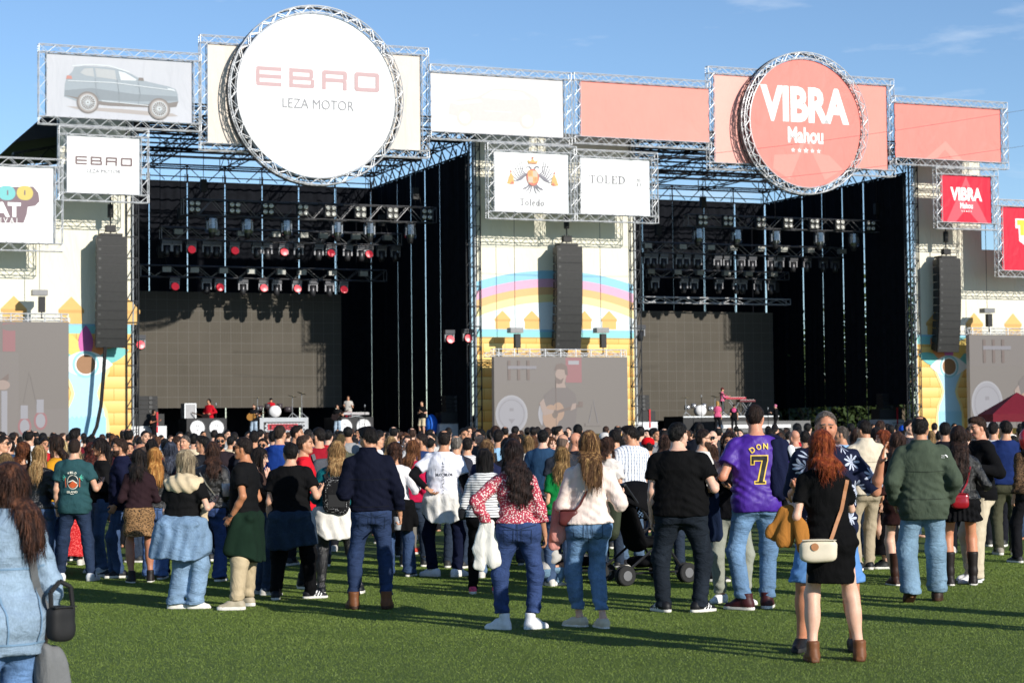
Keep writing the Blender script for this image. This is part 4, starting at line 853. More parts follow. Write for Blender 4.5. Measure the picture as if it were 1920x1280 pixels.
# lower row
t, (x0, z0, x1, z1) = sign('sign_panel', 'smaller white sign reading EBRO LEZA MOTOR hung under the car banner', (110, 237), (278, 381), WHITE_B)
k = Ink(); W, H = x1-x0, z1-z0; ebro(k, X(.11), Z(.49), X(.89), Z(.64), 0, .21); k.text('LEZA MOTOR', X(.27), Z(.355), X(.73), Z(.42), 1); k.build('lettering', [pm('taupe', '#6e5e5f'), pm('mid_grey', '#6e6e75')], t)
t, (x0, z0, x1, z1) = sign('sign_panel', 'white sign with a double headed eagle crest and the word Toledo', (912, 268), (1080, 415), WHITE_B)
k = Ink(); W, H = x1-x0, z1-z0; cx, cz = (x0+x1)/2+.05, z0+H*.60
def both(f):
    for sx in (-1, 1): f(sx)
def wing(sx):
    for i in range(7):
        a = R(100-i*17); bx, bz = cx+sx*(.30+.10*i*.5), cz+.05-.035*i; l = .62-.035*i
        k.stroke([(bx, bz), (bx+sx*(.22+.05*i*.3), bz+.18-.05*i), (bx+sx*(.30+.07*i), bz+l*math.sin(a)+.10)], .085, 0, .03)
    k.stroke([(cx+sx*.06, cz+.30), (cx+sx*.16, cz+.48), (cx+sx*.28, cz+.50), (cx+sx*.34, cz+.42)], .09, 0, .03)
    k.stroke([(cx+sx*.14, cz-.35), (cx+sx*.34, cz-.55), (cx+sx*.52, cz-.60)], .07, 0, .03)
    for q in (0, .1, .2): k.stroke([(cx+sx*(.04+q*.5), cz-.40), (cx+sx*(.12+q*1.4), cz-.72+q*.5), (cx+sx*(.20+q*1.8), cz-.86+q)], .08, 0, .03)
    k.poly([(cx+sx*.98, cz-.38), (cx+sx*1.05, cz-.02), (cx+sx*1.16, cz+.16), (cx+sx*1.24, cz-.02), (cx+sx*1.38, cz-.40), (cx+sx*1.15, cz-.44)], 2); k.poly([(cx+sx*1.0, cz-.42), (cx+sx*1.08, cz-.25), (cx+sx*1.22, cz-.42)], 1); k.disc(cx+sx*1.17, cz+.20, .05, mi=1)
both(wing)
k.disc(cx, cz-.05, .34, .42, 1); k.rect(cx-.26, cz-.02, cx, cz+.28, 2); k.rect(cx, cz-.02, cx+.26, cz+.28, 3); k.rect(cx-.26, cz-.32, cx, cz-.02, 3); k.poly([(cx, cz-.02), (cx, cz-.38), (cx+.26, cz-.25), (cx+.26, cz-.02)], 2)
for q in (-.2, -.12, .04, .12, .2): k.rect(cx+q, cz-.26 if q > 0 else cz+.02, cx+q+.03, cz-.05 if q > 0 else cz+.24, 1)
k.poly([(cx-.22, cz+.62), (cx+.22, cz+.62), (cx+.28, cz+.80), (cx+.12, cz+.74), (cx, cz+.88), (cx-.12, cz+.74), (cx-.28, cz+.80)], 2); k.disc(cx, cz+.92, .05, mi=1); k.rect(cx-.2, cz+.63, cx+.2, cz+.67, 1)
def serif(ink, word, x0, z0, x1, z1, mi):
    """roman capitals and small letters with hairline serifs"""
    wd = {'T': .9, 'O': 1.05, 'L': .85, 'E': .85, 'D': 1.05, 'o': .72, 'l': .36, 'e': .66, 'd': .74}; tot = sum(wd[c]+.16 for c in word)-.16; u = (x1-x0)/tot; H = z1-z0; x = x0; s = H*.19; t_ = H*.09; xh = H*.66
    for c in word:
        a, b = x, x+wd[c]*u
        if c == 'T': m_ = (a+b)/2; ink.rect(a, z1-t_, b, z1, mi); ink.rect(m_-s/2, z0+t_, m_+s/2, z1-t_, mi); ink.rect(m_-s, z0, m_+s, z0+t_, mi); ink.rect(a, z1-s*1.6, a+t_, z1-t_, mi); ink.rect(b-t_, z1-s*1.6, b, z1-t_, mi)
        elif c == 'O': ink.ring((a+b)/2, (z0+z1)/2, (b-a)/2, H/2, s, t_, mi)
        elif c == 'o': ink.ring((a+b)/2, z0+xh/2, (b-a)/2, xh/2, s*.9, t_, mi)
        elif c in 'LE':
            q = a+.22*u; ink.rect(q-s/2, z0+t_, q+s/2, z1-t_, mi); ink.rect(a, z0, b, z0+t_, mi); ink.rect(b-t_, z0+t_, b, z0+s*1.8, mi)
            if c == 'L': ink.rect(a, z1-t_, q+s, z1, mi)
            else: ink.rect(a, z1-t_, b, z1, mi); ink.rect(b-t_, z1-s*1.6, b, z1-t_, mi); ink.rect(q+s/2, (z0+z1)/2, b-.2*u, (z0+z1)/2+t_, mi)
        elif c == 'D': q = a+.22*u; ink.rect(q-s/2, z0, q+s/2, z1, mi); ink.rect(a, z1-t_, q-s/2, z1, mi); ink.rect(a, z0, q-s/2, z0+t_, mi); ink.ring(q+s/2-.02*u, (z0+z1)/2, b-q-s/2, H/2, s, t_, mi, 16, -90, 90)
        elif c == 'l': m_ = (a+b)/2; ink.rect(m_-s/2, z0, m_+s/2, z1, mi); ink.rect(a, z0, m_-s/2, z0+t_, mi); ink.rect(m_+s/2, z0, b, z0+t_, mi)
        elif c == 'e': ink.ring((a+b)/2, z0+xh/2, (b-a)/2, xh/2, s*.9, t_, mi, 28, 0, 318); ink.rect(a+s*.9, z0+xh*.50, b-t_, z0+xh*.50+t_, mi)
        elif c == 'd': ink.ring((a+b)/2-s*.2, z0+xh/2, (b-a)/2-s*.2, xh/2, s*.9, t_, mi); ink.rect(b-s*.9, z0, b, z1, mi)
        x = b+.16*u
k.build('crest', [pm('crest_grey', '#77757d'), pm('crest_red', '#b86f60'), pm('crest_gold', '#c4a266'), pm('crest_cream', '#b8aa98')], t); k = Ink(); serif(k, 'Toledo', x0+W*.34, z0+H*.105, x0+W*.66, z0+H*.225, 4)
k.build('lettering', [pm('letter_grey', '#77777b')]*5, t)
t, (x0, z0, x1, z1) = sign('sign_panel', 'white sign reading TOLED in thin roman capitals, right of the eagle crest', (1074, 280), (1232, 419), WHITE_B)
k = Ink(); W, H = x1-x0, z1-z0; serif(k, 'TOLED', X(.13), Z(.545), X(.64), Z(.69), 0); k.text('20', X(.795), Z(.60), X(.86), Z(.66), 0); k.text('31', X(.795), Z(.52), X(.86), Z(.58), 0); k.build('lettering', [pm('letter_grey', '#77777b')], t)
t, (x0, z0, x1, z1) = sign('sign_panel', 'small deep red sign reading VIBRA Mahou hung under the coral banner', (1752, 314), (1870, 432), RED_B)
k = Ink(); W, H = x1-x0, z1-z0; k.poly([(X(.1), Z(0.0)), (X(.36), Z(.62)), (X(.5), Z(.98)), (X(.64), Z(.62)), (X(.92), Z(0.0)), (X(.74), Z(0.0)), (X(.5), Z(.30)), (X(.28), Z(0.0))], 1); k.poly([(X(.40), Z(.5)), (X(.5), Z(.8)), (X(.60), Z(.5)), (X(.5), Z(.42))], 0); k.y -= .004
vibra(k, X(.5), Z(.46), W*.63, 2); k.build('lettering', [RED_B, pm('star_red', '#cf4f5c'), WHITE], t)
t, (x0, z0, x1, z1) = sign('sign_panel', 'deep red sign with large yellow letters TO cut off by the right edge', (1866, 374), (2010, 522), RED_B)
k = Ink(); W, H = x1-x0, z1-z0; q0, qz = x0+W*.24, z0+H*.64; u = 1.05
k.poly([(q0-.12, qz+.62), (q0+1.9, qz+.62), (q0+2.1, qz-.5), (q0+1.6, qz-1.2), (q0+.8, qz-1.35), (q0+.50, qz-.85), (q0+.12, qz-.62), (q0+.08, qz+.08), (q0-.12, qz+.08)], 2); k.rect(q0, qz+.26, q0+.66, qz+.54, 0); k.rect(q0+.2, qz-.30, q0+.46, qz+.26, 0); k.disc(q0+1.10, qz+.12, .40, .42, 1); k.disc(q0+1.10, qz+.12, .14, .16, 2)
k.build('lettering', [pm('yellow', '#e6c33c'), pm('orange', '#e79a3a'), pm('soft_white', '#d8d4d4')], t)
t, (x0, z0, x1, z1) = sign('sign_panel', 'white festival sign with bubble letters DO over AT, cut off by the left edge', (-190, 287), (117, 472), WHITE_B)
(pa, za) = S(0, 420, QS); W = x1-x0
def fx(x, y): p, z = S(x, y, QS); o = t.matrix_basis.translation; return ((Vector(FP(p, QS, z))-t.location).dot(SV), z-t.location.z)
k = Ink(); P_ = lambda L_: [fx(*q) for q in L_]
k.poly(P_([(-60, 352), (62, 350), (72, 362), (74, 378), (66, 386), (52, 388), (50, 402), (44, 418), (-60, 418)]), 0)
def bub(xa, xb, ya, yb, mi):
    (a, c1), (b, c0) = fx(xa, ya), fx(xb, yb); r = (c1-c0)/2; k.poly([(b-r+r*math.cos(R(q)), c0+r+r*math.sin(R(q))) for q in range(-90, 91, 15)]+[(a+r-r*math.cos(R(q)), c0+r+r*math.sin(R(q))) for q in range(90, -91, -15)], mi)
bub(-4, 29, 348, 376, 1); bub(31, 62, 348, 376, 2); k.rect(*fx(13, 366), *fx(15.5, 357), 0); k.rect(*fx(45, 366), *fx(47.5, 357), 0); bub(-42, -7, 348, 376, 4)
(a, c0), (b, c1) = fx(-12, 406), fx(39, 380); k.text('AT', a, c0, b, c1, 3, bold=.05); (a, c0), (b, c1) = fx(-40, 417), fx(36, 409); k.text('F E S T I V A L', a, c0, b, c1, 3)
k.build('lettering', [pm('mauve', '#75636a'), pm('aqua', '#6fb3b4'), pm('butter', '#bfae62'), WHITE, pm('peach', '#c08870')], t)
# ---------------------------------------------------------------- banner towers
CR_T = sheet(srgb('#dcd7c4'), 'tower_cream', wr=.30)
def bricks_mat():
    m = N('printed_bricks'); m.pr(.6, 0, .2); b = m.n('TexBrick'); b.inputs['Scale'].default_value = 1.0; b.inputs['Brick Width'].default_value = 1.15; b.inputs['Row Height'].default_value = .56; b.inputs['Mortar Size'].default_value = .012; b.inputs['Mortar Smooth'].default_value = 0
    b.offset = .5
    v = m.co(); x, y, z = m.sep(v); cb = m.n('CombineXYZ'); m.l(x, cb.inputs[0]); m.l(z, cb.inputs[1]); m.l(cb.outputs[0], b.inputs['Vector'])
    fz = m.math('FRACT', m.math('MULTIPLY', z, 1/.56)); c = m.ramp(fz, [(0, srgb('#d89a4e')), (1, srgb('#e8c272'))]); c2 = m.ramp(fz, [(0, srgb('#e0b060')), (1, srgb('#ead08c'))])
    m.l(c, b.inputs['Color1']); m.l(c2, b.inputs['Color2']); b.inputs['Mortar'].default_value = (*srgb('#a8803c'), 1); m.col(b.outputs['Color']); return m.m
BRICK_P = bricks_mat()
def pl(name, h):                                               # the mural's inks are pale: each is let down with a warm white
    a = srgb(h); return plain('ink_'+name, tuple(.86*x+.08*y for x, y in zip(a, (.76, .76, .72))), .6, var=.03)
PC = dict(sky=pl('sky_white', '#d9e3e6'), teal=pl('teal', '#7cc6c6'), blue=pl('band_blue', '#7fbcd6'), pink=pl('band_pink', '#d89ab8'), orange=pl('band_orange', '#dda868'), yellow=pl('band_yellow', '#e6d490'), house=pl('house_ochre', '#d7a854'), roof=pl('house_roof', '#c89440'), line=pl('outline', '#b08a3c'), lblue=pl('water_blue', '#a5cfe6'), water=pl('water_deep', '#8cc2df'), eyew=pl('eye_white', '#e2e8ea'), eyeb=pl('eye_ring', '#86c2cf'), pupil=pl('eye_amber', '#8a5a28'), mag=pl('petal_magenta', '#c04aa0'), org=pl('petal_orange', '#e0854a'), yel=pl('petal_yellow', '#e3c35a'), tl=pl('petal_teal', '#5cb6b4'))
PK = list(PC); PMATS = [BRICK_P]+[PC[x] for x in PK]; PI_ = {x: i+1 for i, x in enumerate(PK)}
def scaffold(m, p, q, z0, z1, r=.03, w_=.6, bay=1.0):
    """lattice leg"""
    for i in (0, 1):
        for j in (0, 1): m.tube((p+i*w_, q+j*w_, z0), (p+i*w_, q+j*w_, z1), r, 5)
    z = z0
    while z < z1-.01:
        e = min(z+bay, z1)
        m.tube((p, q, z), (p+w_, q, z), r*.7, 4); m.tube((p, q, z), (p+w_, q, e), r*.6, 4); m.tube((p, q+w_, z), (p+w_, q+w_, e), r*.6, 4); m.tube((p, q, z), (p, q+w_, z), r*.6, 4); m.tube((p+w_, q, e), (p+w_, q+w_, z), r*.6, 4); z = e
TOW = {}
def tower(kind, p0, p1, label, z1=16.9, wing=None):
    t = empty('banner_tower', FP((p0+p1)/2, 0, 0), FA, label, 'tower', 'printed banner towers beside the stages'); h = (p1-p0)/2; TOW[kind] = (t, (p0+p1)/2)
    m = MB(); a, b = -h+.05, h-.05
    if wing is None: m.box((a, 0, .1), (b, .05, z1))
    elif kind == 'left': wx = wing-TOW[kind][1]; m.box((wx, 0, .1), (b, .05, z1)); m.box((a, .0, .1), (wx, .05, 12.6))
    else: wx = wing-TOW[kind][1]; m.box((a, 0, .1), (wx, .05, z1)); m.box((wx+.0, .0, .1), (b, .05, 11.6))
    m.build('banner', CR_T, t)
    m = MB()
    for x in ((-h-.08, h-.52) if wing is None else (h-.52, wing-TOW[kind][1]) if kind == 'left' else (-h-.08, wing-TOW[kind][1]-.5)):
        scaffold(m, x, .12, 0, z1+.5)
    zl, zr_ = (z1, z1) if wing is None else (12.6, z1) if kind == 'left' else (z1, 11.6)
    m.tube((-h-.06, -.02, 0), (-h-.06, -.02, zl), .04, 6); m.tube((h+.06, -.02, 0), (h+.06, -.02, zr_), .04, 6)
    for z in np.arange(2, 11.5, 2.0): m.tube((-h, .4, z), (h, .4, z), .03, 5)
    m.build('scaffold', GALV, t); return t
def P2(x, y, kind, q=-.05): p, z = S(x, y, q); return p-TOW[kind][1], z
pl, pr_ = S(-260, 600)[0], S(247, 600)[0]; tower('left', pl, pr_, 'cream printed tower with an eye and petals left of the left stage', wing=S(113, 400)[0])
pl, pr_ = S(894, 600)[0], S(1190, 600)[0]; tower('mid', pl, pr_, 'cream printed tower with a rainbow standing between the two stages')
pl, pr_ = S(1719, 600)[0], S(2080, 600)[0]; tower('right', pl, pr_, 'cream printed tower with an eye and petals right of the right stage', wing=S(1838, 400)[0])
def prints_mid():
    t, c = TOW['mid']; k = Ink(-.003, .0012); a, zt = P2(895, 632, 'mid'); b, _ = P2(1189, 632, 'mid')
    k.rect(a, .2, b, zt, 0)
    cx = (a+b)/2; _, ztop = P2(1042, 507, 'mid'); _, zed = P2(895, 556, 'mid'); _, zband = P2(1042, 618, 'mid'); half = (b-a)/2
    def arc(zt_, ze): s = zt_-ze; r = (half*half+s*s)/(2*s); return [(cx+x, zt_-r+math.sqrt(r*r-x*x)) for x in np.linspace(-half, half, 25)]
    bands = [(0, 'blue'), (.42, 'pink'), (.84, 'orange'), (1.22, 'yellow'), (1.60, None)]; zo = zed+.75
    for (d0, c0), (d1, _) in zip(bands[:-1], bands[1:]): A, B_ = arc(ztop-d0, zo-d0*1.1), arc(ztop-d1, zo-d1*1.1); k.poly(A+B_[::-1], PI_[c0])
    k.poly([(a, zband)]+arc(ztop-1.60, zo-1.76)+[(b, zband)], PI_['sky'])
    for x, s in ((943, 1.1), (998, 1.1), (1097, 1.0), (1143, 1.1)):
        px, z = P2(x, 617, 'mid'); k.rect(px-.36*s, z, px+.36*s, z+.40, PI_['house']); k.rect(px-.40*s, z+.40, px+.40*s, z+.50, PI_['roof']); k.poly([(px-.42*s, z+.50), (px+.42*s, z+.50), (px, z+.95)], PI_['house'])
    k.rect(a, zt, b, zband, PI_['teal']); k.rect(a, zband-.12, b, zband, PI_['blue']); k.rect(a, zt-.03, b, zt+.02, PI_['line']); k.build('printed_mural', PMATS, t)
prints_mid()
def prints_side(kind, xb0, xb1, xw, xeye, yeye, sgn, yb, ywat, xfar):
    """brick edge xb0..xb1, wavy border to xw, eye at xeye"""
    t, c = TOW[kind]; k = Ink(-.003, .0012); P = lambda x, y: P2(x, y, kind)
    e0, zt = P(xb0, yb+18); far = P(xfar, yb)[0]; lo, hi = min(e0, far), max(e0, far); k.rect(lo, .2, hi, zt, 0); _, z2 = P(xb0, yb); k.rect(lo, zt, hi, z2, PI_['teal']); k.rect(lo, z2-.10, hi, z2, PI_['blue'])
    for x in np.arange(lo+1.2, hi, 2.6):
        k.rect(x-.5, z2, x+.5, z2+.5, PI_['house']); k.rect(x-.58, z2+.5, x+.58, z2+.64, PI_['roof']); k.poly([(x-.6, z2+.64), (x+.6, z2+.64), (x, z2+1.25)], PI_['house'])
    ex, ez = P(xeye, yeye); r = 1.34
    bx = P(xw, yeye)[0]; mir = lambda x: 2*ex-x
    edge = [(bx, .25), (bx, 2.2), (bx-sgn*.10, 2.9), (bx-sgn*.34, 3.4), (bx-sgn*.42, 3.7), (bx-sgn*.30, 4.1), (bx, 4.7), (bx+sgn*.02, 5.0), (bx-sgn*.2, ez)]
    o_ = [(x+sgn*.16, z) for x, z in edge]; k.poly(o_+[(mir(x), z) for x, z in o_[::-1]], PI_['yellow']); k.poly(edge+[(mir(x), z) for x, z in edge[::-1]], PI_['lblue'])
    L_ = abs(bx-ex); n = 9; k.poly([(ex-L_, .22), (ex+L_, .22)]+[(ex+L_-2*L_*i/(2*n), 2.55+(.12 if i % 2 else 0)) for i in range(2*n+1)], PI_['water'])
    def petal(a, l, wd, mi, bx_=0, bz=.2):
        a = R(a); u = (math.sin(a), math.cos(a)); v = (u[1], -u[0]); pts = [(ex+bx_+u[0]*l*s+v[0]*wd*math.sin(PI*s)**.8*q, ez+bz+u[1]*l*s+v[1]*wd*math.sin(PI*s)**.8*q) for q, S_ in ((1, np.linspace(0, 1, 9)), (-1, np.linspace(1, 0, 9)[1:-1])) for s in S_]; k.poly(pts, mi)
    for q in (-1, 1): petal(q*72, 1.9, .34, PI_['tl'], q*.2, .1); petal(q*38, 1.75, .36, PI_['org'] if q == -sgn*-1 else PI_['yel'], q*.12, .2)
    petal(0, 1.62, .34, PI_['mag'])
    k.poly([(ex-1.25+2.5*i/16, ez+.62*math.sin(PI*i/16)**.9) for i in range(17)]+[(ex+1.25-2.5*i/16, ez-.55*math.sin(PI*i/16)**.9) for i in range(1, 16)], PI_['eyew'])
    k.disc(ex, ez, .62, mi=PI_['eyeb']); k.disc(ex, ez, .50, mi=PI_['eyew']); k.disc(ex, ez, .44, mi=PI_['pupil']); k.build('printed_mural', PMATS, t)
prints_side('left', 246, 205, 199, 161, 683, 1, 608, 775, -250)
prints_side('right', 1720, 1757, 1758, 1780, 687, -1, 627, 775, 2070)
# ---------------------------------------------------------------- the two stages
DECK = 1.55
def stage(kind, p0, p1, label):
    t = empty('concert_stage', FP((p0+p1)/2, 0, 0), FA, label, 'stage', 'open fronted concert stages'); h = (p1-p0)/2
    m = MB(); m.box((-h, -2.2, .02), (h, 16.6, DECK)); m.build('deck', plain('stage_black', (.014, .014, .016), .7, var=.3), t)
    ct = 15.75
    def curtain(parent, a, b, z0, z1, n, gap, back=True):
        a, b = Vector(a), Vector(b); L_ = (b-a).length; u = (b-a)/L_; wd = L_/n; nv = u.cross(Vector((0, 0, 1)))
        for i in range(n):
            o = MB(); s, e = i*wd+gap/2, (i+1)*wd-gap/2; K = 12; o.smooth = True; vs = []
            zt = z1 if not callable(z1) else z1
            for q in range(K+1):
                x = s+(e-s)*q/K; y = .05*math.sin(q*2.1+i)+.03*math.sin(q*4.7+2*i); P = a+u*x+nv*y; vs += [(P.x, P.y, z0), (P.x, P.y, z1)]
            o.add(vs, [(2*q, 2*q+2, 2*q+3, 2*q+1) for q in range(K)]); o.build('curtain', CLOTHBLK, parent)
    n = 8; curtain(t, (-h, 16.4, 0), (h, 16.4, 0), DECK if kind == 'left' else DECK, ct, n, .075)
    zb = DECK if kind == 'left' else 3.0
    curtain(t, (h, .6, 0), (h, 16.2, 0), zb, ct, 7, .04); curtain(t, (-h, .6, 0), (-h, 16.2, 0), DECK, ct, 7, .04)
    m = MB()
    for i in range(n+1):
        x = -h+2*h*i/n
        for d in (-.085, .085): m.tube((x+d, 16.6, 0), (x+d, 16.6, ct+.5), .024, 5)
        z = DECK
        while z < ct: m.tube((x-.07, 16.6, z), (x+.07, 16.6, z), .02, 4); z += .5
    for s in (-1, 1):
        for i in range(8): y = .6+15.6*i/7; m.tube((s*(h+.12), y, 0), (s*(h+.12), y, ct+.5), .035, 5)
        for z in np.arange(2.0, ct, 2.0):
            m.tube((s*(h+.12), .6, z), (s*(h+.12), 16.2, z), .022, 4)
        for i in range(7): y = .6+15.6*i/7; m.tube((s*(h+.14), y, 1.6), (s*(h+.14), y+15.6/7, 3.6), .02, 4)
    for x in (-h-.3, h-.3): scaffold(m, x, -.1, 0, 17.4, .032, .55)
    m.build('scaffold', plain('weathered_steel', (.030, .032, .036), .6, .2, var=.3), t)
    m = MB()                                                    # roof grid
    zr = 16.9
    for s in np.linspace(-h, h, 5): truss(m, (s, -1.0, zr), (s, 16.6, zr), .7, (0, 0, 1), (1, 0, 0), .035, 1.2, .5, 4)
    for y in (-.8, 2.4, 5.6, 8.8, 12.0, 15.0, 16.6):
        m.tube((-h-.2, y, zr+.35), (h+.2, y, zr+.35), .05, 5); m.tube((-h-.2, y, zr-.35), (h+.2, y, zr-.35), .05, 5)
    for y in (.3, 8.2): truss(m, (-h, y, zr-.1), (h, y, zr-.1), .9, (0, 0, 1), (0, 1, 0), .04, 1.3, .6, 4)
    for i in range(9):                                          # handrail posts on the rear wall
        x = -h+2*h*i/8; m.tube((x, 16.5, ct), (x, 16.5, ct+1.0), .04, 5)
        if i < 8: m.tube((x, 16.5, ct+1.0), (x+.9, 16.5, ct+.15), .03, 4); m.tube((x, 16.5, ct+1.0), (x-.9, 16.5, ct+.15), .03, 4)
    m.tube((-h, 16.5, ct+.9), (h, 16.5, ct+.9), .035, 5); m.tube((-h, 16.5, ct+.35), (h, 16.5, ct+.35), .035, 5); m.tube((-h, 16.5, ct+.05), (h, 16.5, ct+.05), .06, 5)
    for s in (-1, 1):
        for i in range(10): y = .6+1.6*i; m.tube((s*h, y, ct-.2), (s*h, y+1.6, zr+.3), .035, 4); m.tube((s*h, y, zr+.3), (s*h, y+1.6, ct-.2), .035, 4); m.tube((s*(h-1.6), y, zr), (s*h, y+.8, ct+.2), .03, 4)
        m.tube((s*h, .6, ct+.05), (s*h, 16.4, ct+.05), .05, 5)
    m.build('roof_truss', plain('roof_black', (.008, .009, .011), .75, .0, .15, var=.3), t); return t, (p0+p1)/2, h
pL0, pL1, pR0, pR1 = S(249, 600)[0], S(892, 600)[0], S(1192, 600)[0], S(1716, 600)[0]
STL = stage('left', pL0, pL1, 'left black draped concert stage with the brick sided towers and white round sign above')
STR = stage('right', pR0, pR1, 'right black draped concert stage under the round red sign')
# dark roof eave seen left of the car banner
t = empty('roof_wing', FP(S(70, 260, 4)[0], 4, 0), FA, 'black sloping roof edge with trusses poking out left of the car banner', 'roof')
c0 = S(70, 260, 4)[0]; m = MB(); A = [S(*q, 4) for q in ((16, 275), (75, 224), (250, 236), (250, 258), (116, 262))]; k = len(A)
m.add([(p-c0, y, z) for y in (-1.5, 9) for p, z in A], [tuple(range(k)), tuple(range(2*k-1, k-1, -1))]+[(i, (i+1) % k, k+(i+1) % k, k+i) for i in range(k)]); m.build('roof_sheet', BLACK, t)
m = MB(); (a, z), (b, zz) = S(25, 280, 4), S(230, 262, 4); truss(m, (a-c0, 0, z-.6), (b-c0, 0, zz-.2), .8, (0, 0, 1), (0, 1, 0), .04, .9, .6, 4); truss(m, (a-c0+1, 3, z-1.2), (b-c0, 3, zz-.8), .8, (0, 0, 1), (0, 1, 0), .04, .9, .6, 4)
for i in range(6): x = a-c0+.4+i*.8; m.tube((x, -.3, z-.2), (x+.5, -.3, z-2.2), .03, 4); m.tube((x, 0, .0), (x, 0, z-.8), .035, 4)
m.build('truss', STEEL, t)
# ---------------------------------------------------------------- video walls
def led(name, label, x0y0, x1y1, q, dep=.25, kind='back', group=None):
    (p0, z1), (p1, z0) = S(*x0y0, q), S(*x1y1, q); t = empty(name, FP((p0+p1)/2, q, z0), FA, label, 'video screen', group); W, H = p1-p0, z1-z0
    m = MB(); m.box((-W/2, 0, 0), (W/2, dep, H))
    if kind == 'back':
        mm = N('led_panels'); mm.pr(.75, 0, .15); b = mm.n('TexBrick'); b.offset = 0; b.inputs['Scale'].default_value = 1; b.inputs['Brick Width'].default_value = .575; b.inputs['Row Height'].default_value = .575; b.inputs['Mortar Size'].default_value = .012; b.inputs['Mortar Smooth'].default_value = .2
        x, y, z = mm.sep(mm.co()); cb = mm.n('CombineXYZ'); mm.l(x, cb.inputs[0]); mm.l(z, cb.inputs[1]); mm.l(cb.outputs[0], b.inputs['Vector']); ln = mm.math('GREATER_THAN', mm.math('FRACT', mm.math('MULTIPLY', x, 1/.1437)), .16)
        base = mm.ramp(mm.noise(.35, detail=5), [(.3, (.072, .064, .051)), (.7, (.092, .082, .067))]); mm.l(mm.mix(ln, sc3((.09, .08, .065), 1), base), b.inputs['Color1']); mm.l(base, b.inputs['Color2']); b.inputs['Mortar'].default_value = (.12, .112, .10, 1); mm.col(b.outputs['Color']); m.build('panel', mm.m, t)
    else: m.build('panel', emit('screen_grey', (.115, .102, .095), .5), t)
    return t, W, H
led('stage_screen', 'dark brown grey panel wall at the back of the left stage', (257, 545), (641, 763), 12)
led('stage_screen', 'dark brown grey panel wall at the back of the right stage', (1178, 582), (1452, 786), 12)
def picture(t, W, H, cut=None):
    """the live picture: a bearded guitarist between two round drum heads, washed out by the sun"""
    E = lambda n, h: emit('screen_'+n, tuple(x*.62*.45+.55*g for x, g in zip(srgb(h), (.115, .102, .095))), .5)
    mats = [E('lilac', '#a9abb8'), E('line', '#8f8f9c'), E('shirt', '#6a6264'), E('skin', '#b59c92'), E('hair', '#6b5550'), E('guitar', '#bb9478'), E('red', '#a85a66'), E('dark', '#78716f'), E('pale', '#b7b9c4'), E('hole', '#6d5a50')]
    k = Ink(-.003, .0012); X = lambda u: -W/2+u*W; Z = lambda v: v*H
    def clip(f): return f
    k.rect(X(.0), Z(.66), X(.66), Z(.99), 7); k.rect(X(.53), Z(.665), X(.65), Z(.99), 6); k.rect(X(.55), Z(.90), X(.63), Z(.95), 8)
    k.disc(X(.125), Z(.26), W*.118, H*.245, 0); k.ring(X(.125), Z(.26), W*.118, H*.245, .10, mi=8); k.ring(X(.125), Z(.26), W*.095, H*.19, .04, mi=1); k.rect(X(.11), Z(.30), X(.14), Z(.34), 1); k.poly([(X(.10), Z(.20)), (X(.15), Z(.20)), (X(.125), Z(.14))], 1)
    k.disc(X(.45), Z(.265), W*.13, H*.25, 0); k.ring(X(.45), Z(.265), W*.13, H*.25, .10, mi=8)
    k.poly([(X(u), Z(v)) for u, v in ((.34,.02),(.37,.30),(.365,.50),(.43,.60),(.54,.61),(.60,.52),(.615,.36),(.60,.16),(.60,.02))], 2)
    k.poly([(X(u), Z(v)) for u, v in ((.455,.60),(.46,.70),(.45,.78),(.47,.86),(.52,.865),(.535,.75),(.52,.66),(.53,.60))], 3); k.poly([(X(u), Z(v)) for u, v in ((.445,.82),(.46,.90),(.50,.92),(.54,.88),(.545,.76),(.525,.77),(.52,.83),(.48,.84))], 4); k.poly([(X(u), Z(v)) for u, v in ((.452,.74),(.455,.66),(.475,.645),(.50,.66),(.515,.73),(.49,.70))], 4)
    k.disc(X(.415), Z(.22), W*.062, H*.16, 5); k.disc(X(.47), Z(.29), W*.045, H*.12, 5); k.disc(X(.445), Z(.26), W*.022, H*.055, 9); k.poly([(X(u), Z(v)) for u, v in ((.45,.26),(.45,.30),(.63,.39),(.63,.355))], 4); k.rect(X(.625), Z(.35), X(.655), Z(.42), 4)
    k.poly([(X(u), Z(v)) for u, v in ((.33,.40),(.36,.24),(.43,.27),(.44,.31),(.385,.33),(.36,.46))], 3); k.poly([(X(u), Z(v)) for u, v in ((.56,.30),(.60,.33),(.605,.40),(.575,.39))], 3)
    k.rect(X(.452), Z(.02), X(.456), Z(.70), 4); k.stroke([(X(.70), Z(.15)), (X(.735), Z(.44)), (X(.77), Z(.12))], .03, 1); k.rect(X(.67), Z(.10), X(.79), Z(.14), 7)
    for u in (.10, .17, .24): k.rect(X(u), Z(.70), X(u+.02), Z(.95), 4); k.rect(X(u), Z(.84), X(u+.07), Z(.88), 1)
    k.build('live_picture', mats, t)
def screen_rig(t, W, H, n):
    m = MB(); truss(m, (-W/2, .25, H+.22), (W/2, .25, H+.22), .30, (0,0,1), (0,1,0), .022, .45, .3); truss(m, (-W/2-.3, .45, H+.10), (W/2+.1, .45, H+.10), .2, (0,0,1), (0,1,0), .02, .4, .25)
    for i in range(n): x = -W/2+.3+(W-.6)*i/(n-1); m.tube((x, .1, H+.4), (x, .1, H-.02), .03, 5)
    m.build('support_truss', ALU, t)
g_ = 'live picture screens on the banner towers'
t, W, H = led('video_screen', 'wide grey screen showing a guitarist on the middle tower', (926, 668), (1178, 812), -1.6, .3, 'live', g_); picture(t, W, H); screen_rig(t, W, H, 9)
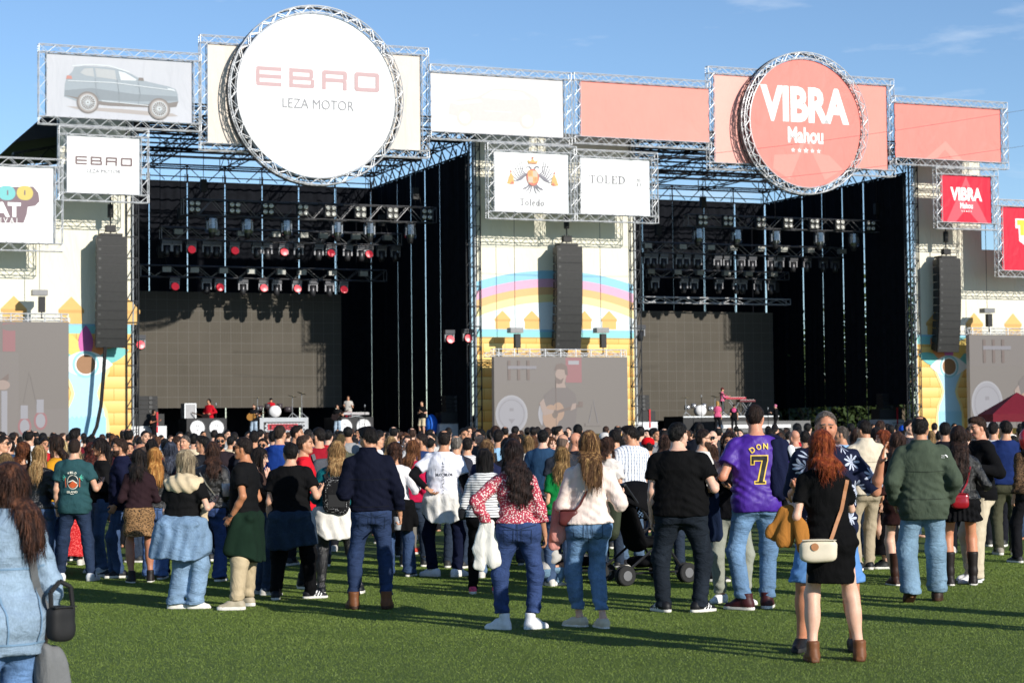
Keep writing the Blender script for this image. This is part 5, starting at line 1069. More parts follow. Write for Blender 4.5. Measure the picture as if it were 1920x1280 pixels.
t, W, H = led('video_screen', 'grey screen cut off by the left edge, showing red and white caster wheels', (-122, 601), (129, 818), -1.6, .3, 'live', g_); screen_rig(t, W, H, 8)
E = lambda n, h: emit('screen_'+n, tuple(x*.62*.45+.55*g for x, g in zip(srgb(h), (.115, .102, .095))), .5); k = Ink(-.003, .0012); X = lambda u: -W/2+u*W; Z = lambda v: v*H
k.rect(X(.47), Z(.0), X(.62), Z(.73), 3); k.rect(X(.50), Z(.74), X(.595), Z(.985), 0); k.disc(X(.56), Z(.95), .4, .16, 2); k.rect(X(.62), Z(.0), X(1.0), Z(.24), 3); k.poly([(X(.64), Z(.245)), (X(.80), Z(.30)), (X(.80), Z(.265)), (X(.64), Z(.21))], 2)
for u, v in ((.665, .09), (.785, .14)): k.disc(X(u), Z(v), .30, .42, 0); k.disc(X(u), Z(v), .21, .32, 1); k.rect(X(u)-.18, Z(v)+.35, X(u)+.14, Z(v)+.95, 1)
k.stroke([(X(.66), Z(.30)), (X(.70), Z(.56)), (X(.75), Z(.32))], .05, 2); k.poly([(X(.40), Z(.42)), (X(.545), Z(.55)), (X(.545), Z(.50)), (X(.42), Z(.36))], 4); k.disc(X(.50), Z(.45), .32, .22, 5); k.rect(X(.49), Z(.02), X(.535), Z(.40), 1)
k.build('live_picture', [E('red', '#a85a66'), E('lilac', '#a9abb8'), E('dark', '#78716f'), E('mid', '#7d7674'), E('hair', '#6b5550'), E('skin', '#b59c92')], t)
t, W, H = led('video_screen', 'grey screen cut off by the right edge, showing a guitarist behind a maroon tent', (1817, 627), (2065, 800), -1.6, .3, 'live', g_); picture(t, W, H); screen_rig(t, W, H, 8)
# ---------------------------------------------------------------- loudspeaker columns
GRILLE = plain('speaker_grille', (.022, .022, .022), .6, var=.15, bump=.5, bscale=60)
def line_array(label, xt, yt, xb, yb, q=-1.35, n=12):
    (p0, z1) = S(xt, yt, q); (_, z0) = S(xb, yb, q); ph = (z1-z0)/n*1.02; t = empty('line_array', FP(p0, q, z0), FA, label, 'loudspeaker', 'hanging line array loudspeakers'); H = z1-z0
    y, z, a = 0.0, H, R(-1.5)
    for i in range(n):
        a += R(.55+.20*i*.45); m = MB(); w_, d = .70, .80; hh = ph*1.0
        c0 = lambda x, yy, zz: (x, y+yy*math.cos(a)-(-zz)*0+zz*-math.sin(a)*0+(-zz)*0, z+zz)
        ca, sa = math.cos(a), math.sin(a)
        def T(x, yy, zz): return (x, y+yy*ca-zz*sa, z+yy*sa+zz*ca)
        m.mi = 0; tp = .045; vs = [T(-w_, 0, -hh), T(w_, 0, -hh), T(w_*.82, d, -hh+tp), T(-w_*.82, d, -hh+tp), T(-w_, 0, 0), T(w_, 0, 0), T(w_*.82, d, -tp), T(-w_*.82, d, -tp)]; m.add(vs, [(0,3,2,1),(4,5,6,7),(0,1,5,4),(1,2,6,5),(2,3,7,6),(3,0,4,7)])
        m.mi = 1; vs = [T(-w_+.03, -.012, -hh+.025), T(w_-.03, -.012, -hh+.025), T(w_-.03, -.012, -.025), T(-w_+.03, -.012, -.025)]; m.add(vs, [(0, 1, 2, 3)])
        m.mi = 2
        for s in (-1, 1): m.add([T(s*(w_+.012), .10, -hh*.85), T(s*(w_+.012), .22, -hh*.85), T(s*(w_+.012), .22, -hh*.15), T(s*(w_+.012), .10, -hh*.15)], [(0, 1, 2, 3)])
        m.add([T(-w_+.08, -.018, -hh*.55), T(-w_+.20, -.018, -hh*.55), T(-w_+.20, -.018, -hh*.3), T(-w_+.08, -.018, -hh*.3)], [(0, 1, 2, 3)])
        m.build('cabinet', [plain('cabinet_black', (.014, .014, .015), .5, var=.2), GRILLE, GALV if False else plain('fitting_grey', (.05, .05, .05), .5, var=.2)], t)
        nz = z-ph*ca; ny = y+ph*sa*.9; y, z = ny, nz
    m = MB(); m.box((-.5, .05, H+.02), (.5, .75, H+.14)); m.tube((0, .35, H+.14), (0, .35, H+2.4), .035, 6); m.cbox((0, .35, H+.38), (.45, .3, .3)); m.tube((0, .35, H+.9), (0, .35, H+1.5), .14, 10); m.tube((.3, .35, H+.14), (.1, .35, H+.6), .02, 5); m.tube((-.3, .35, H+.14), (-.1, .35, H+.6), .02, 5); m.build('rigging', BLACK, t)
    return t
line_array('tall black speaker column hanging in front of the left tower', 210, 443, 205, 648)
line_array('tall black speaker column hanging in front of the rainbow tower', 1068, 461, 1060, 651)
line_array('tall black speaker column hanging in front of the right tower', 1781, 484, 1770, 657)
m = MB(); A = [S(*q, -1.0) for q in ((196, 650), (193, 700), (188, 760), (180, 800), (170, 822))]; m.path([FP(p, -1.0, z) for p, z in A], .06, 6); m.path([FP(p+.08, -1.0, z) for p, z in A], .04, 6); tag(m.build('cable', BLACK), 'thick black cable bundle falling from the left speaker column', 'cable')
# ---------------------------------------------------------------- lighting trusses and their lamps
def spot_proto(kind):
    t = empty('moving_light', (0, 0, -50), FA)
    m = MB()
    if kind == 'bell':
        m.lathe([(.20, -.05), (.33, -.12), (.345, -.62), (.30, -.80), (.02, -.82)], 14); m.smooth = True; m.build('rain_dome', glassm(), t); m = MB(); m.box((-.24, -.16, -.22), (.24, .16, -.02)); m.build('base', BLACK, t)
        m = MB(); m.smooth = True; m.lathe([(.05, -.35), (.15, -.42), (.17, -.85), (.12, -1.05), (.02, -1.08)], 12); m.build('head', plain('lamp_grey', (.045, .045, .05), .3, .5, var=.2), t); m = MB()
        m.box((-.21, -.05, -.26), (.21, .05, -.2))
        for s in (-1, 1): m.box((s*.24-.03, -.05, -.66), (s*.24+.03, .05, -.2))
        m.build('yoke', plain('lamp_silver', (.30, .30, .32), .3, .7), t)
    elif kind == 'blinder':
        m.box((-.29, -.10, -.29), (.29, .10, .29)); m.build('housing', BLACK, t)
        for x in (-.15, .15):
            for z in (-.15, .15): m = MB(); m.smooth = True; m.lathe([(.115, -.15), (.11, -.165), (.02, -.12)], 12, (x, 0, z), 'y'); m.build('lamp', plain('lamp_reflector', (.75, .74, .70), .2, .5, .6), t)
    elif kind == 'par':
        m.box((-.22, -.16, -.04), (.22, .16, .22)); m.build('housing', plain('par_grey', (.24, .24, .22), .4, .2), t)
    else:
        m.box((-.25, -.17, -.20), (.25, .17, 0)); m.build('base', plain('lamp_grey', (.045, .045, .05), .3, .5, var=.2), t); m = MB()
        m.box((-.185, -.08, -.26), (.185, .08, -.2))
        for s in (-1, 1): m.box((s*.22-.035, -.08, -.58), (s*.22+.035, .08, -.2))
        m.build('yoke', plain('lamp_pewter', (.13, .13, .14), .35, .5), t); m = MB(); m.smooth = True
        if kind == 'spot': m.lathe([(.10, -.30), (.155, -.36), (.165, -.70), (.12, -.84), (.02, -.85)], 12); m.build('head', plain('lamp_grey', (.045, .045, .05), .3, .5, var=.2), t)
        else:
            M_ = Matrix.Translation((0, 0, -.52)) @ Matrix.Rotation(R(-14), 4, 'X'); m.lathe([(.10, .30), (.17, .18), (.21, -.12), (.21, -.20)], 14, (0, 0, 0), 'y'); m.v = [tuple(M_ @ Vector(v)) for v in m.v]; m.build('head', BLACK, t)
            m = MB(); m.lathe([(.205, -.205), (.19, -.225), (.01, -.235)], 18, (0, 0, 0), 'y'); m.v = [tuple(M_ @ Vector(v)) for v in m.v]; m.build('lens', emit('red_lens', (.62, .03, .05), .55), t)
    return t
def glassm():
    if 'dome' in _mats: return _mats['dome']
    m = bpy.data.materials.new('clear_dome'); m.use_nodes = True; n = m.node_tree; o = n.nodes['Material Output']; n.nodes.remove(n.nodes['Principled BSDF']); a = n.nodes.new('ShaderNodeBsdfTransparent'); a.inputs[0].default_value = (.75, .78, .80, 1); g = n.nodes.new('ShaderNodeBsdfGlossy'); g.inputs['Roughness'].default_value = .12; x = n.nodes.new('ShaderNodeMixShader'); x.inputs[0].default_value = .22
    n.links.new(a.outputs[0], x.inputs[1]); n.links.new(g.outputs[0], x.inputs[2]); n.links.new(x.outputs[0], o.inputs[0]); _mats['dome'] = m; return m
_spots = {}
KIDS = {}
def copy_thing(src, loc, rz, label, cat, group):
    r = src.copy(); COL.objects.link(r); r.location = loc; r.rotation_euler = (0, 0, rz); tag(r, label, cat, group)
    kids = KIDS.setdefault(src.name, list(src.children))
    for c in kids:
        d = c.copy(); COL.objects.link(d); d.parent = r
        for g in c.children: e = g.copy(); COL.objects.link(e); e.parent = d
    return r
used = set()
def lamp(kind, p, q, z, label, group):
    if kind not in _spots: _spots[kind] = spot_proto(kind); bpy.context.view_layer.update()
    s = _spots[kind]
    if kind not in used:
        used.add(kind); KIDS[s.name] = list(s.children); s.location = FP(p, q, z); s.rotation_euler = (0, 0, FA); return tag(s, label, 'stage light', group)
    return copy_thing(s, FP(p, q, z), FA, label, 'stage light', group)
ORD = ['first', 'second', 'third', 'fourth', 'fifth', 'sixth', 'seventh', 'eighth', 'ninth', 'tenth', 'eleventh', 'twelfth', 'thirteenth', 'fourteenth', 'fifteenth', 'sixteenth']
def rig(label, where, a, b, hpx, q, items, mat=None):
    """horizontal lighting truss between photo points a and b (top chord), lamps at photo columns"""
    (p0, z0), (p1, z1) = S(*a, q), S(*b, q); zt = (z0+z1)/2; hh = hpx/34.0; t = empty('lighting_truss', FP((p0+p1)/2, q, zt-hh), FA, label, 'lighting truss', 'lighting trusses hung inside the stages'); W = p1-p0
    m = MB(); truss(m, (-W/2, 0, hh/2), (W/2, 0, hh/2), hh, (0, 0, 1), (0, 1, 0), .030, .75, .5); m.build('truss', mat or plain('rig_steel', (.11, .11, .115), .35, .6, var=.2), t)
    for s in (-.42, .42): m = MB(); m.tube((W*s, 0, hh), (W*s, 0, 17.0-zt+hh), .018, 5); m.cbox((W*s, 0, hh+.7), (.30, .25, .6)); m.tube((W*s+.35, 0, hh), (W*s+.1, 0, hh+1.1), .015, 4); m.build('hoist', BLACK, t)
    names = {'bell': 'clear domed moving lamp', 'blinder': 'four bulb blinder lamp', 'par': 'small white floodlight', 'spot': 'grey moving head lamp', 'red': 'moving lamp with red lens'}; cnt = {}
    tot = {k_: sum(1 for i in items if i[1] == k_) for k_ in names}
    for x, kind in sorted(items):
        y = a[1]+(b[1]-a[1])*(x-a[0])/(b[0]-a[0]); p, _ = S(x, y, q); i = cnt.get(kind, 0); cnt[kind] = i+1
        zz = {'bell': zt-hh-.02, 'blinder': zt-hh*.5, 'par': zt-hh*.55, 'spot': zt-hh-.02, 'red': zt-hh-.02}[kind]
        pos = 'only' if tot[kind] == 1 else ORD[i]
        lamp(kind, p, q-(.35 if kind in ('blinder', 'par') else 0), zz, f'{names[kind]}, {pos} from the left on {where}', f'{names[kind]}s on the stage trusses')
B_, K_, P__, S__, R__ = 'bell', 'blinder', 'par', 'spot', 'red'
rig('front lighting truss of the left stage with clear domed lamps', 'the left front truss', (342, 371), (815, 392), 27, 3.5, [(x, B_) for x in (397, 464, 537, 632, 693, 769)]+[(x, K_) for x in (361, 436, 498, 563, 615, 671, 731, 795)])
rig('middle lighting truss of the left stage with red lensed lamps', 'the left middle truss', (301, 427), (750, 438), 21, 6.5, [(x, S__) for x in (312, 331, 388, 405, 481, 501, 559, 597, 651, 677, 715, 741)]+[(x, R__) for x in (358, 439, 531, 619, 690)]+[(x, P__) for x in (331, 399, 449, 513, 565, 602, 663, 722)])
rig('rear lighting truss of the left stage, darkest of the three', 'the left rear truss', (262, 496), (722, 508), 20, 9.0, [(x, S__) for x in (387, 455, 518, 586, 617)]+[(x, R__) for x in (327, 411, 493, 556, 643)]+[(x, P__) for x in (309, 361, 415, 467, 523, 562, 619, 677)])
rig('front lighting truss of the right stage with clear domed lamps', 'the right front truss', (1286, 403), (1674, 415), 22, 3.5, [(x, B_) for x in (1308, 1380, 1453, 1536, 1600, 1666)]+[(x, K_) for x in (1310, 1357, 1419, 1470, 1519, 1567, 1624, 1666)])
rig('middle lighting truss of the right stage hung with many grey heads', 'the right middle truss', (1203, 453), (1577, 466), 20, 6.5, [(x, S__) for x in (1213, 1224, 1243, 1273, 1285, 1307, 1344, 1362, 1388, 1409, 1445, 1461, 1486, 1512, 1543, 1565)]+[(x, P__) for x in (1208, 1273, 1326, 1368, 1420, 1462, 1512, 1572)])
rig('rear lighting truss of the right stage, lower and darker', 'the right rear truss', (1215, 504), (1475, 512), 15, 9.0, [(x, S__) for x in (1227, 1281, 1300, 1347, 1380, 1392, 1419, 1445)]+[(x, P__) for x in (1214, 1264, 1306, 1356, 1397, 1444)])
rig('bright plain truss above the right stage panel wall', 'the plain truss', (1194, 556), (1478, 562), 11, 11.0, [], ALU)
# lamps clamped to the tower sides
for x, y, k_, lab in ((262, 640, 'red', 'red lens lamp clamped to the left edge of the left stage'), (842, 630, 'red', 'red lens lamp clamped near the right edge of the left stage, left of a pair'), (876, 628, 'red', 'red lens lamp clamped near the right edge of the left stage, right of a pair'), (1200, 620, 'spot', 'grey lamp clamped to the left edge of the right stage')):
    p, z = S(x, y, .6); lamp(k_, p, .6, z+.3, lab, 'lamps clamped to the stage sides')
# small clamp-on projector boxes over the screens
for x, y, lab in ((74, 552, 'small grey floodlight box above the left side screen'), (966, 622, 'small grey floodlight box above the rainbow tower screen, left one'), (1127, 622, 'small grey floodlight box above the rainbow tower screen, right one'), (1851, 585, 'small grey floodlight box above the right side screen')):
    p, z = S(x, y, -1.3); t = empty('screen_hoist', FP(p, -1.3, z), FA, lab, 'hoist', 'hoists above the live screens'); m = MB(); m.box((-.34, -.25, -.05), (.34, .25, .20)); m.build('bracket', plain('hoist_grey', (.16, .16, .165), .4, .3), t); m = MB(); m.cbox((.1, 0, -.45), (.28, .26, .7)); m.tube((.1, 0, -.8), (.1, 0, -1.1), .03, 5); m.build('motor', BLACK, t)
    m = MB(); m.tube((0, 0, .2), (0, 0, 13.0-z+.2), .016, 4); m.build('chain', STEEL, t)
# overhead wires crossing in front of the signs
for (xa, ya), (xb, yb), lab in (((890, 322), (1960, 200), 'upper thin wire strung across in front of the signs'), ((890, 372), (1960, 268), 'lower thin wire strung across in front of the signs')):
    a, b = at_dist(xa, ya, 92), at_dist(xb, yb, 97); m = MB(); pts = [a.lerp(b, i/12)-Vector((0, 0, 1.1*math.sin(PI*i/12)*.4)) for i in range(13)]; m.path(pts, .011, 4); tag(m.build('overhead_wire', STEEL), lab, 'wire', 'wires strung in front of the signs')
# ---------------------------------------------------------------- things on the stages
def stand(o, q): return DECK
def at_stage(x, y, q): p, z = S(x, y, q); return p, z
def drum_riser(label, x0, x1, ytop, q, badge=True):
    (p0, z1), (p1, _) = S(x0, ytop, q), S(x1, ytop, q); t = empty('stage_riser', FP((p0+p1)/2, q, DECK+.004), FA, label, 'riser', 'risers with round white drum heads'); W = p1-p0; h = max(z1-DECK, .8)
    m = MB(); m.box((-W/2, 0, 0), (W/2, 1.8, h)); m.build('platform', plain('riser_black', (.018, .018, .02), .6), t)
    for s in (-.24, .24):
        m = MB(); m.smooth = False; rr = min(W*.19, h*.44); m.lathe([(rr, 0), (rr, -.06), (rr*.02, -.065)], 28, (s*W, 0, h*.52), 'y'); d = m.build('drum_head', plain('drum_white', (.74, .74, .75), .4), t)
        k = Ink(-.066, .002); cx, cz = s*W, h*.52; k.ring(cx, cz, rr*.98, rr*.98, rr*.05, mi=0); k.ring(cx, cz, rr*.80, rr*.80, rr*.03, mi=1); k.poly([(cx-rr*.22, cz-rr*.22), (cx+rr*.22, cz-rr*.22), (cx, cz-rr*.45)], 1); k.rect(cx-rr*.2, cz+rr*.2, cx-rr*.05, cz+rr*.4, 1); k.rect(cx+rr*.04, cz+rr*.18, cx+rr*.2, cz+rr*.38, 1); k.build('drum_print', [BLACK, pm('drum_grey', '#8c8c90')], d)
drum_riser('low black riser with two round white drum heads, left of the singer', 350, 425, 784, 5); drum_riser('low black riser with two round white drum heads, under the keyboard', 627, 700, 782, 5)
(p0, z1), (p1, _) = S(487, 783, 6), S(578, 783, 6); t = empty('stage_riser', FP((p0+p1)/2, 6, DECK+.004), FA, 'silver framed drum riser with a brick print and red badge reading BESO', 'riser'); W, h = p1-p0, z1-DECK
m = MB(); m.box((-W/2, 0, 0), (W/2, 2.2, h)); m.build('platform', BLACK, t); k = Ink(-.002, .002); k.rect(-W/2, 0, W/2, h, 0); k.rect(-W/2+.2, .12, W/2-.2, h-.22, 1)
for r_ in range(6):
    for c_ in range(13):
        u = -W/2+.26+c_*(W-.5)/13+(.07 if r_ % 2 else 0); v = .16+r_*(h-.42)/6; k.mi = 2; k.add([(u, -.012, v), (u+.13, -.012, v), (u+.13, -.012, v+.075), (u, -.012, v+.075)], [(0, 1, 2, 3)])
k.y = -.016; k.rect(-W/2+.42, h*.38, W/2-.55, h*.68, 3); k.rect(-W/2+.50, h*.42, W/2-.63, h*.64, 4); k.text('BESO', -W/2+.62, h*.45, W/2-.75, h*.61, 3, bold=.03); k.build('front_print', [plain('riser_silver', (.30, .31, .33), .3, .6), BLACK, pm('brick_white', '#b9bcc0'), pm('badge_red', '#b02a36'), pm('badge_dark', '#3a1014')], t)
def drumkit(label, x, y, q, z, shell):
    p, _ = S(x, y, q); t = empty('drum_kit', FP(p, q, z), FA, label, 'drum kit', 'drum kits on the stages'); m = MB(); m.smooth = True; m.lathe([(.30, 0), (.30, .42)], 20, (0, -.5, .32), 'y'); m.build('bass_drum', plain('drum_white', (.74, .74, .75), .4), t)
    for dx, dz, r_ in ((-.35, .46, .15), (.30, .46, .15), (-.75, .36, .17), (.75, .30, .20)): m = MB(); m.smooth = True; m.lathe([(r_, 0), (r_, .26)], 14, (dx, -.2, dz)); m.build('drum', shell, t)
    for dx, dz, tl in ((-.9, 1.05, .15), (.95, 1.10, -.2), (1.45, 1.25, -.3)):
        m = MB(); m.lathe([(.005, .012), (.24, 0), (.24, -.006), (.005, .006)], 18, (0, 0, 0)); m.v = [(dx+a*math.cos(tl)-c*math.sin(tl), -.3+b, dz+a*math.sin(tl)+c*math.cos(tl)) for a, b, c in m.v]; m.build('cymbal', plain('cymbal', (.35, .30, .18), .3, .8), t); m = MB(); m.tube((dx, -.3, .0), (dx, -.3, dz), .018, 5); m.tube((dx, -.3, .25), (dx-.25, -.45, 0), .015, 5); m.tube((dx, -.3, .25), (dx+.25, -.45, 0), .015, 5); m.build('stand', GALV, t)
drumkit('drum kit with white bass drum on the silver framed riser', 512, 800, 7.2, DECK+h+.01, plain('drum_dark', (.05, .04, .045), .3))
drumkit('drum kit with silver hardware at the left of the right stage', 1308, 775, 7.0, 2.48, plain('drum_chrome', (.55, .55, .57), .2, .8))
def amp_stack(label, x, ytop, q, n, wd=.9):
    p, z = S(x, ytop, q); t = empty('side_fill_speaker', FP(p, q, DECK+.005), FA, label, 'loudspeaker', 'side fill speaker stacks'); H = z-DECK; m = MB(); m.box((-.85, -.4, 0), (.85, .5, H*.30)); m.mi = 1; m.box((-.85, -.42, H*.285), (.85, -.40, H*.30)); m.build('flight_case', [plain('case_white', (.55, .55, .56), .4, .2), GALV], t); m = MB(); m.box((-.75, -.35, H*.305), (.75, .5, H*.58)); m.mi = 1; m.box((-.70, -.37, H*.32), (.70, -.36, H*.565)); m.build('subwoofer', [BLACK, GRILLE], t)
    for i in range(4):
        a = H*.585+i*H*.415/4; m = MB(); m.box((-.45, -.3+i*.02, a), (.45, .4, a+H*.415/4*.93)); m.mi = 1; m.lathe([(.10, -.32+i*.02), (.09, -.335+i*.02)], 10, (.1, 0, a+H*.05), 'y'); m.build('cabinet', [BLACK, plain('fitting_grey', (.05, .05, .05), .5, var=.2)], t)
    m = MB(); m.box((.35, -.42, H*.15), (.44, -.38, H*.62)); m.build('red_strap', plain('strap_red', srgb('#b0202a'), .6), t)
amp_stack('speaker stack on a white case at the left end of the left stage', 276, 742, 3, 4); amp_stack('speaker stack on a white case at the right end of the left stage', 848, 741, 3, 4); amp_stack('speaker stack on a white case at the left end of the right stage', 1199, 740, 3, 4); amp_stack('speaker stack on a white case at the right end of the right stage', 1663, 737, 3, 4)
def case(name, label, x, ytop, q, wd, h_, mat, z=DECK+.005, dep=.8): 
    p, _ = S(x, ytop, q); t = empty(name, FP(p, q, z), FA, label, 'stage gear'); m = MB(); m.box((-wd/2, 0, .08), (wd/2, dep, h_)); m.build('box', mat, t); m = MB()
    for a in (-wd/2, wd/2):
        m.box((a-.025, -.012, .08), (a+.025, dep+.012, h_+.012))
        for b in (.1, dep-.1): m.tube((a*.85, b, 0), (a*.85, b, .08), .05, 8)
    m.box((-wd/2+.026, -.012, h_-.05), (wd/2-.026, .03, h_+.012)); m.build('corner_trim', GALV, t); return t
case('guitar_cabinet', 'pale guitar cabinet behind the red jacketed bass player', 357, 770, 6, .55, 1.75, plain('case_grey', (.26, .26, .27), .4, .2)); case('flight_case', 'dark flight case with silver trim beside the right end of the left stage', 880, 795, 2.5, 1.0, 1.0, STEEL)
(p0, z1), (p1, z0) = S(1345, 795, 4), S(1520, 806, 4); t = empty('stage_step', FP((p0+p1)/2, 4, DECK+.004), FA, 'long low silver edged platform at the front of the right stage', 'platform'); W = p1-p0; m = MB(); m.box((-W/2, 0, 0), (W/2, 3.5, .62)); m.build('platform', plain('deck_grey', (.12, .12, .12), .5), t); m = MB(); m.box((-W/2, -.05, .24), (W*.28, -.005, .42)); m.build('edge_strip', plain('strip_white', (.72, .72, .72), .4), t)
p, z = S(1370, 768, 7.5); t = empty('stage_riser', FP(p+.4, 6.6, DECK+.006), FA, 'tall plain riser under the keyboard player in pink', 'riser'); m = MB(); m.box((-3.9, 0, 0), (2.2, 2.4, .93)); m.build('platform', BLACK, t); m = MB(); m.box((-3.9, -.04, .86), (2.2, -.004, .93)); m.build('edge_strip', GALV, t)
def keyboard(label, x, y, q, zf, wd, mat, group):
    p, z = S(x, y, q); t = empty('keyboard_stand', FP(p, q, zf), FA, label, 'keyboard', group); h = z-zf; m = MB()
    for s in (-1, 1): m.tube((s*wd*.3, 0, 0), (-s*wd*.3, .1, h), .02, 5); m.tube((s*wd*.3, .4, 0), (-s*wd*.3, .3, h), .02, 5)
    m.build('stand', GALV, t); m = MB(); m.box((-wd/2, 0, h), (wd/2, .38, h+.11)); m.build('keyboard', mat, t); m = MB(); m.box((-wd/2+.05, .01, h+.112), (wd/2-.05, .16, h+.122)); m.build('keys', WHITE, t)
keyboard('red and grey keyboard on the drum head riser beside the grey shirted player', 668, 777, 5.6, DECK+1.0, 1.4, plain('key_grey', (.35, .33, .34), .4), 'keyboards on the stages')
keyboard('red keyboard on a stand in front of the pink shirted player', 1380, 748, 6.9, DECK+.94, 1.3, plain('key_red', srgb('#a02838'), .4), 'keyboards on the stages'); keyboard('second small dark keyboard right of the red one', 1402, 753, 6.9, DECK+.94, 1.0, plain('key_dark', srgb('#5a1a24'), .4), 'keyboards on the stages')
def mic(label, x, ytop, q, zf, boom=0):
    p, z = S(x, ytop, q); t = empty('microphone_stand', FP(p, q, zf), FA, label, 'microphone', 'microphone stands'); h = z-zf; m = MB(); m.tube((0, 0, 0), (0, 0, h), .016, 5); m.lathe([(.14, 0), (.14, .02)], 12); m.build('stand', BLACK, t); m = MB(); m.lathe([(.02, -.08), (.035, 0), (.03, .04), (.005, .06)], 8, (0, 0, h)); m.build('microphone', GALV, t)
mic('microphone stand in front of the guitarist singer', 484, 765, 2.5, DECK); mic('microphone stand beside the keyboard on the left stage', 684, 760, 4.5, DECK); mic('microphone stand at the centre of the right stage', 1440, 765, 3, DECK); mic('tall boom stand left of the pink keyboard player', 1315, 742, 6, DECK); mic('microphone stand right of the red jacketed bass player', 405, 757, 5.5, DECK)
def guitar_at(M, label, body, neckdir=(-.85, .1, .5), c=(.05, .20, 1.05), sc_=1.0):
    c = Vector(c); u = Vector(neckdir).normalized(); m = MB(); n = Vector((0, 1, 0)); v = u.cross(n).normalized(); outl = []
    for i in range(24): a = 2*PI*i/24; l, wv = -.22*math.cos(a)*sc_, (.17 if math.cos(a) > 0 else .13)*math.sin(a)*sc_*(1-.25*math.exp(-((math.cos(a)+.15)/.2)**2)); outl.append(c+u*l+v*wv)
    o = empty('guitar', (0, 0, 0)); o.matrix_world = M @ Matrix.Translation(c); tag(o, label, 'guitar', 'guitars held by the musicians')
    b = MB(); b.add([q-c-n*.0 for q in outl]+[q-c+n*.09 for q in outl], [tuple(range(24)), tuple(range(47, 23, -1))]+[(i, (i+1) % 24, 24+(i+1) % 24, 24+i) for i in range(24)]); b.build('guitar_body', body, o)
    b = MB(); s0, s1 = u*.2, u*.80; b.add([s0+v*.028+n*.1, s0-v*.028+n*.1, s1-v*.022+n*.1, s1+v*.022+n*.1, s0+v*.028+n*.07, s0-v*.028+n*.07, s1-v*.022+n*.07, s1+v*.022+n*.07], [(0,1,2,3),(7,6,5,4),(0,4,5,1),(1,5,6,2),(2,6,7,3),(3,7,4,0)]); b.build('neck', plain('rosewood', srgb('#4a2f1e'), .5), o)
    return o
# ---------------------------------------------------------------- tent, trees, balloon
t = empty('market_tent', at_dist(1908, 812, 78)*1.0, 0, 'maroon peaked canopy tent at the right edge before the screen', 'tent'); t.location.z = 0; m = MB(); c = 1.25; zt, ze = 3.05, 2.2; ap = (0, 0, zt)
m.add([(-c, -c, ze), (c, -c, ze), (c, c, ze), (-c, c, ze), ap, (-c, -c, ze-.3), (c, -c, ze-.3), (c, c, ze-.3), (-c, c, ze-.3)], [(0,1,4),(1,2,4),(2,3,4),(3,0,4),(0,5,6,1),(1,6,7,2),(2,7,8,3),(3,8,5,0)]); m.build('canopy', plain('maroon_canvas', srgb('#6a1424'), .8), t)
for a in (-1, 1):
    for b in (-1, 1): m = MB(); m.tube((a*(c-.05), b*(c-.05), 0), (a*(c-.05), b*(c-.05), ze), .03, 6); m.build('leg', GALV, t)
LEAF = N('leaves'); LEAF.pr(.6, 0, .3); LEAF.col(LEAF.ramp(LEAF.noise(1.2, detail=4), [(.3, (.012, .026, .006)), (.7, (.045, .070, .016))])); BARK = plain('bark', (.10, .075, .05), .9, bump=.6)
def tree(label, x, Y, h, rad, n=2600):
    d = at_dist(x, 812, Y); t = empty('tree', (d.x, d.y, 0), 0, label, 'tree', 'trees behind the right stage'); m = MB(); m.tube((0, 0, 0), (.1, 0, h*.45), .28, 8, .16); rr = np.random.default_rng(int(x))
    cl = []
    for i in range(9): a = rr.uniform(0, 6.28); b = rr.uniform(.3, .95)*rad; z = h*rr.uniform(.36, .86); cl.append((b*math.cos(a), b*math.sin(a), z)); m.tube((.08, 0, h*rr.uniform(.25, .42)), cl[-1], .09, 6, .03)
    m.build('trunk', BARK, t); m = MB()
    for i in range(n):
        c = cl[i % 9]; v = rr.normal(size=3)*np.array((rad*.33, rad*.33, h*.11))+np.array(c); u = Vector(rr.normal(size=3)).normalized(); w_ = u.orthogonal().normalized()*rr.uniform(.10, .2); u = u*rr.uniform(.12, .30); v = Vector(v)
        m.add([v-u, v+w_, v+u, v-w_], [(0, 1, 2, 3)])
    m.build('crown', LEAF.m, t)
def hedge(label, p0, p1, q, h):
    t = empty('hedge', FP((p0+p1)/2, q, 0), FA, label, 'hedge', 'hedges behind the stages'); W = p1-p0; rr = np.random.default_rng(int(p0)); m = MB()
    m.box((-W/2, .4, 0), (W/2, 1.6, h*.8)); m.build('shade_core', plain('core_shade', (.012, .014, .008), .9), t); m = MB()  # solid dark box stands in for the shade deep in the hedge
    for i in range(9000):
        v = Vector((rr.uniform(-W/2, W/2), rr.uniform(-.5, .5)+.2*math.sin(i), h*rr.uniform(0, 1)**.8*(1+.12*math.sin(.9*rr.uniform(-W/2, W/2))))); u = Vector(rr.normal(size=3)).normalized(); w_ = u.orthogonal().normalized()*rr.uniform(.08, .16); u = u*rr.uniform(.10, .24); m.add([v-u, v+w_, v+u, v-w_], [(0, 1, 2, 3)])
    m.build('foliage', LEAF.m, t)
hedge('tall dark hedge seen under the drapes of the right stage', pR1-12, pR1+14, 21, 5.2)
d = at_dist(1926, 822, 24.0); t = empty('balloon', d-Vector((0, 0, .95)), 0, 'round red balloon at the right edge above the crowd', 'balloon'); m = MB(); m.smooth = True; m.lathe([(.001, .78), (.03, .80), (.08, .85), (.10, .93), (.09, 1.01), (.05, 1.06), (.001, 1.075)], 18); m.build('skin', plain('balloon_red', (.55, .02, .03), .2, spec=.6), t); m = MB(); m.tube((0, 0, 0), (.02, 0, .79), .003, 4); m.build('string', WHITE, t)
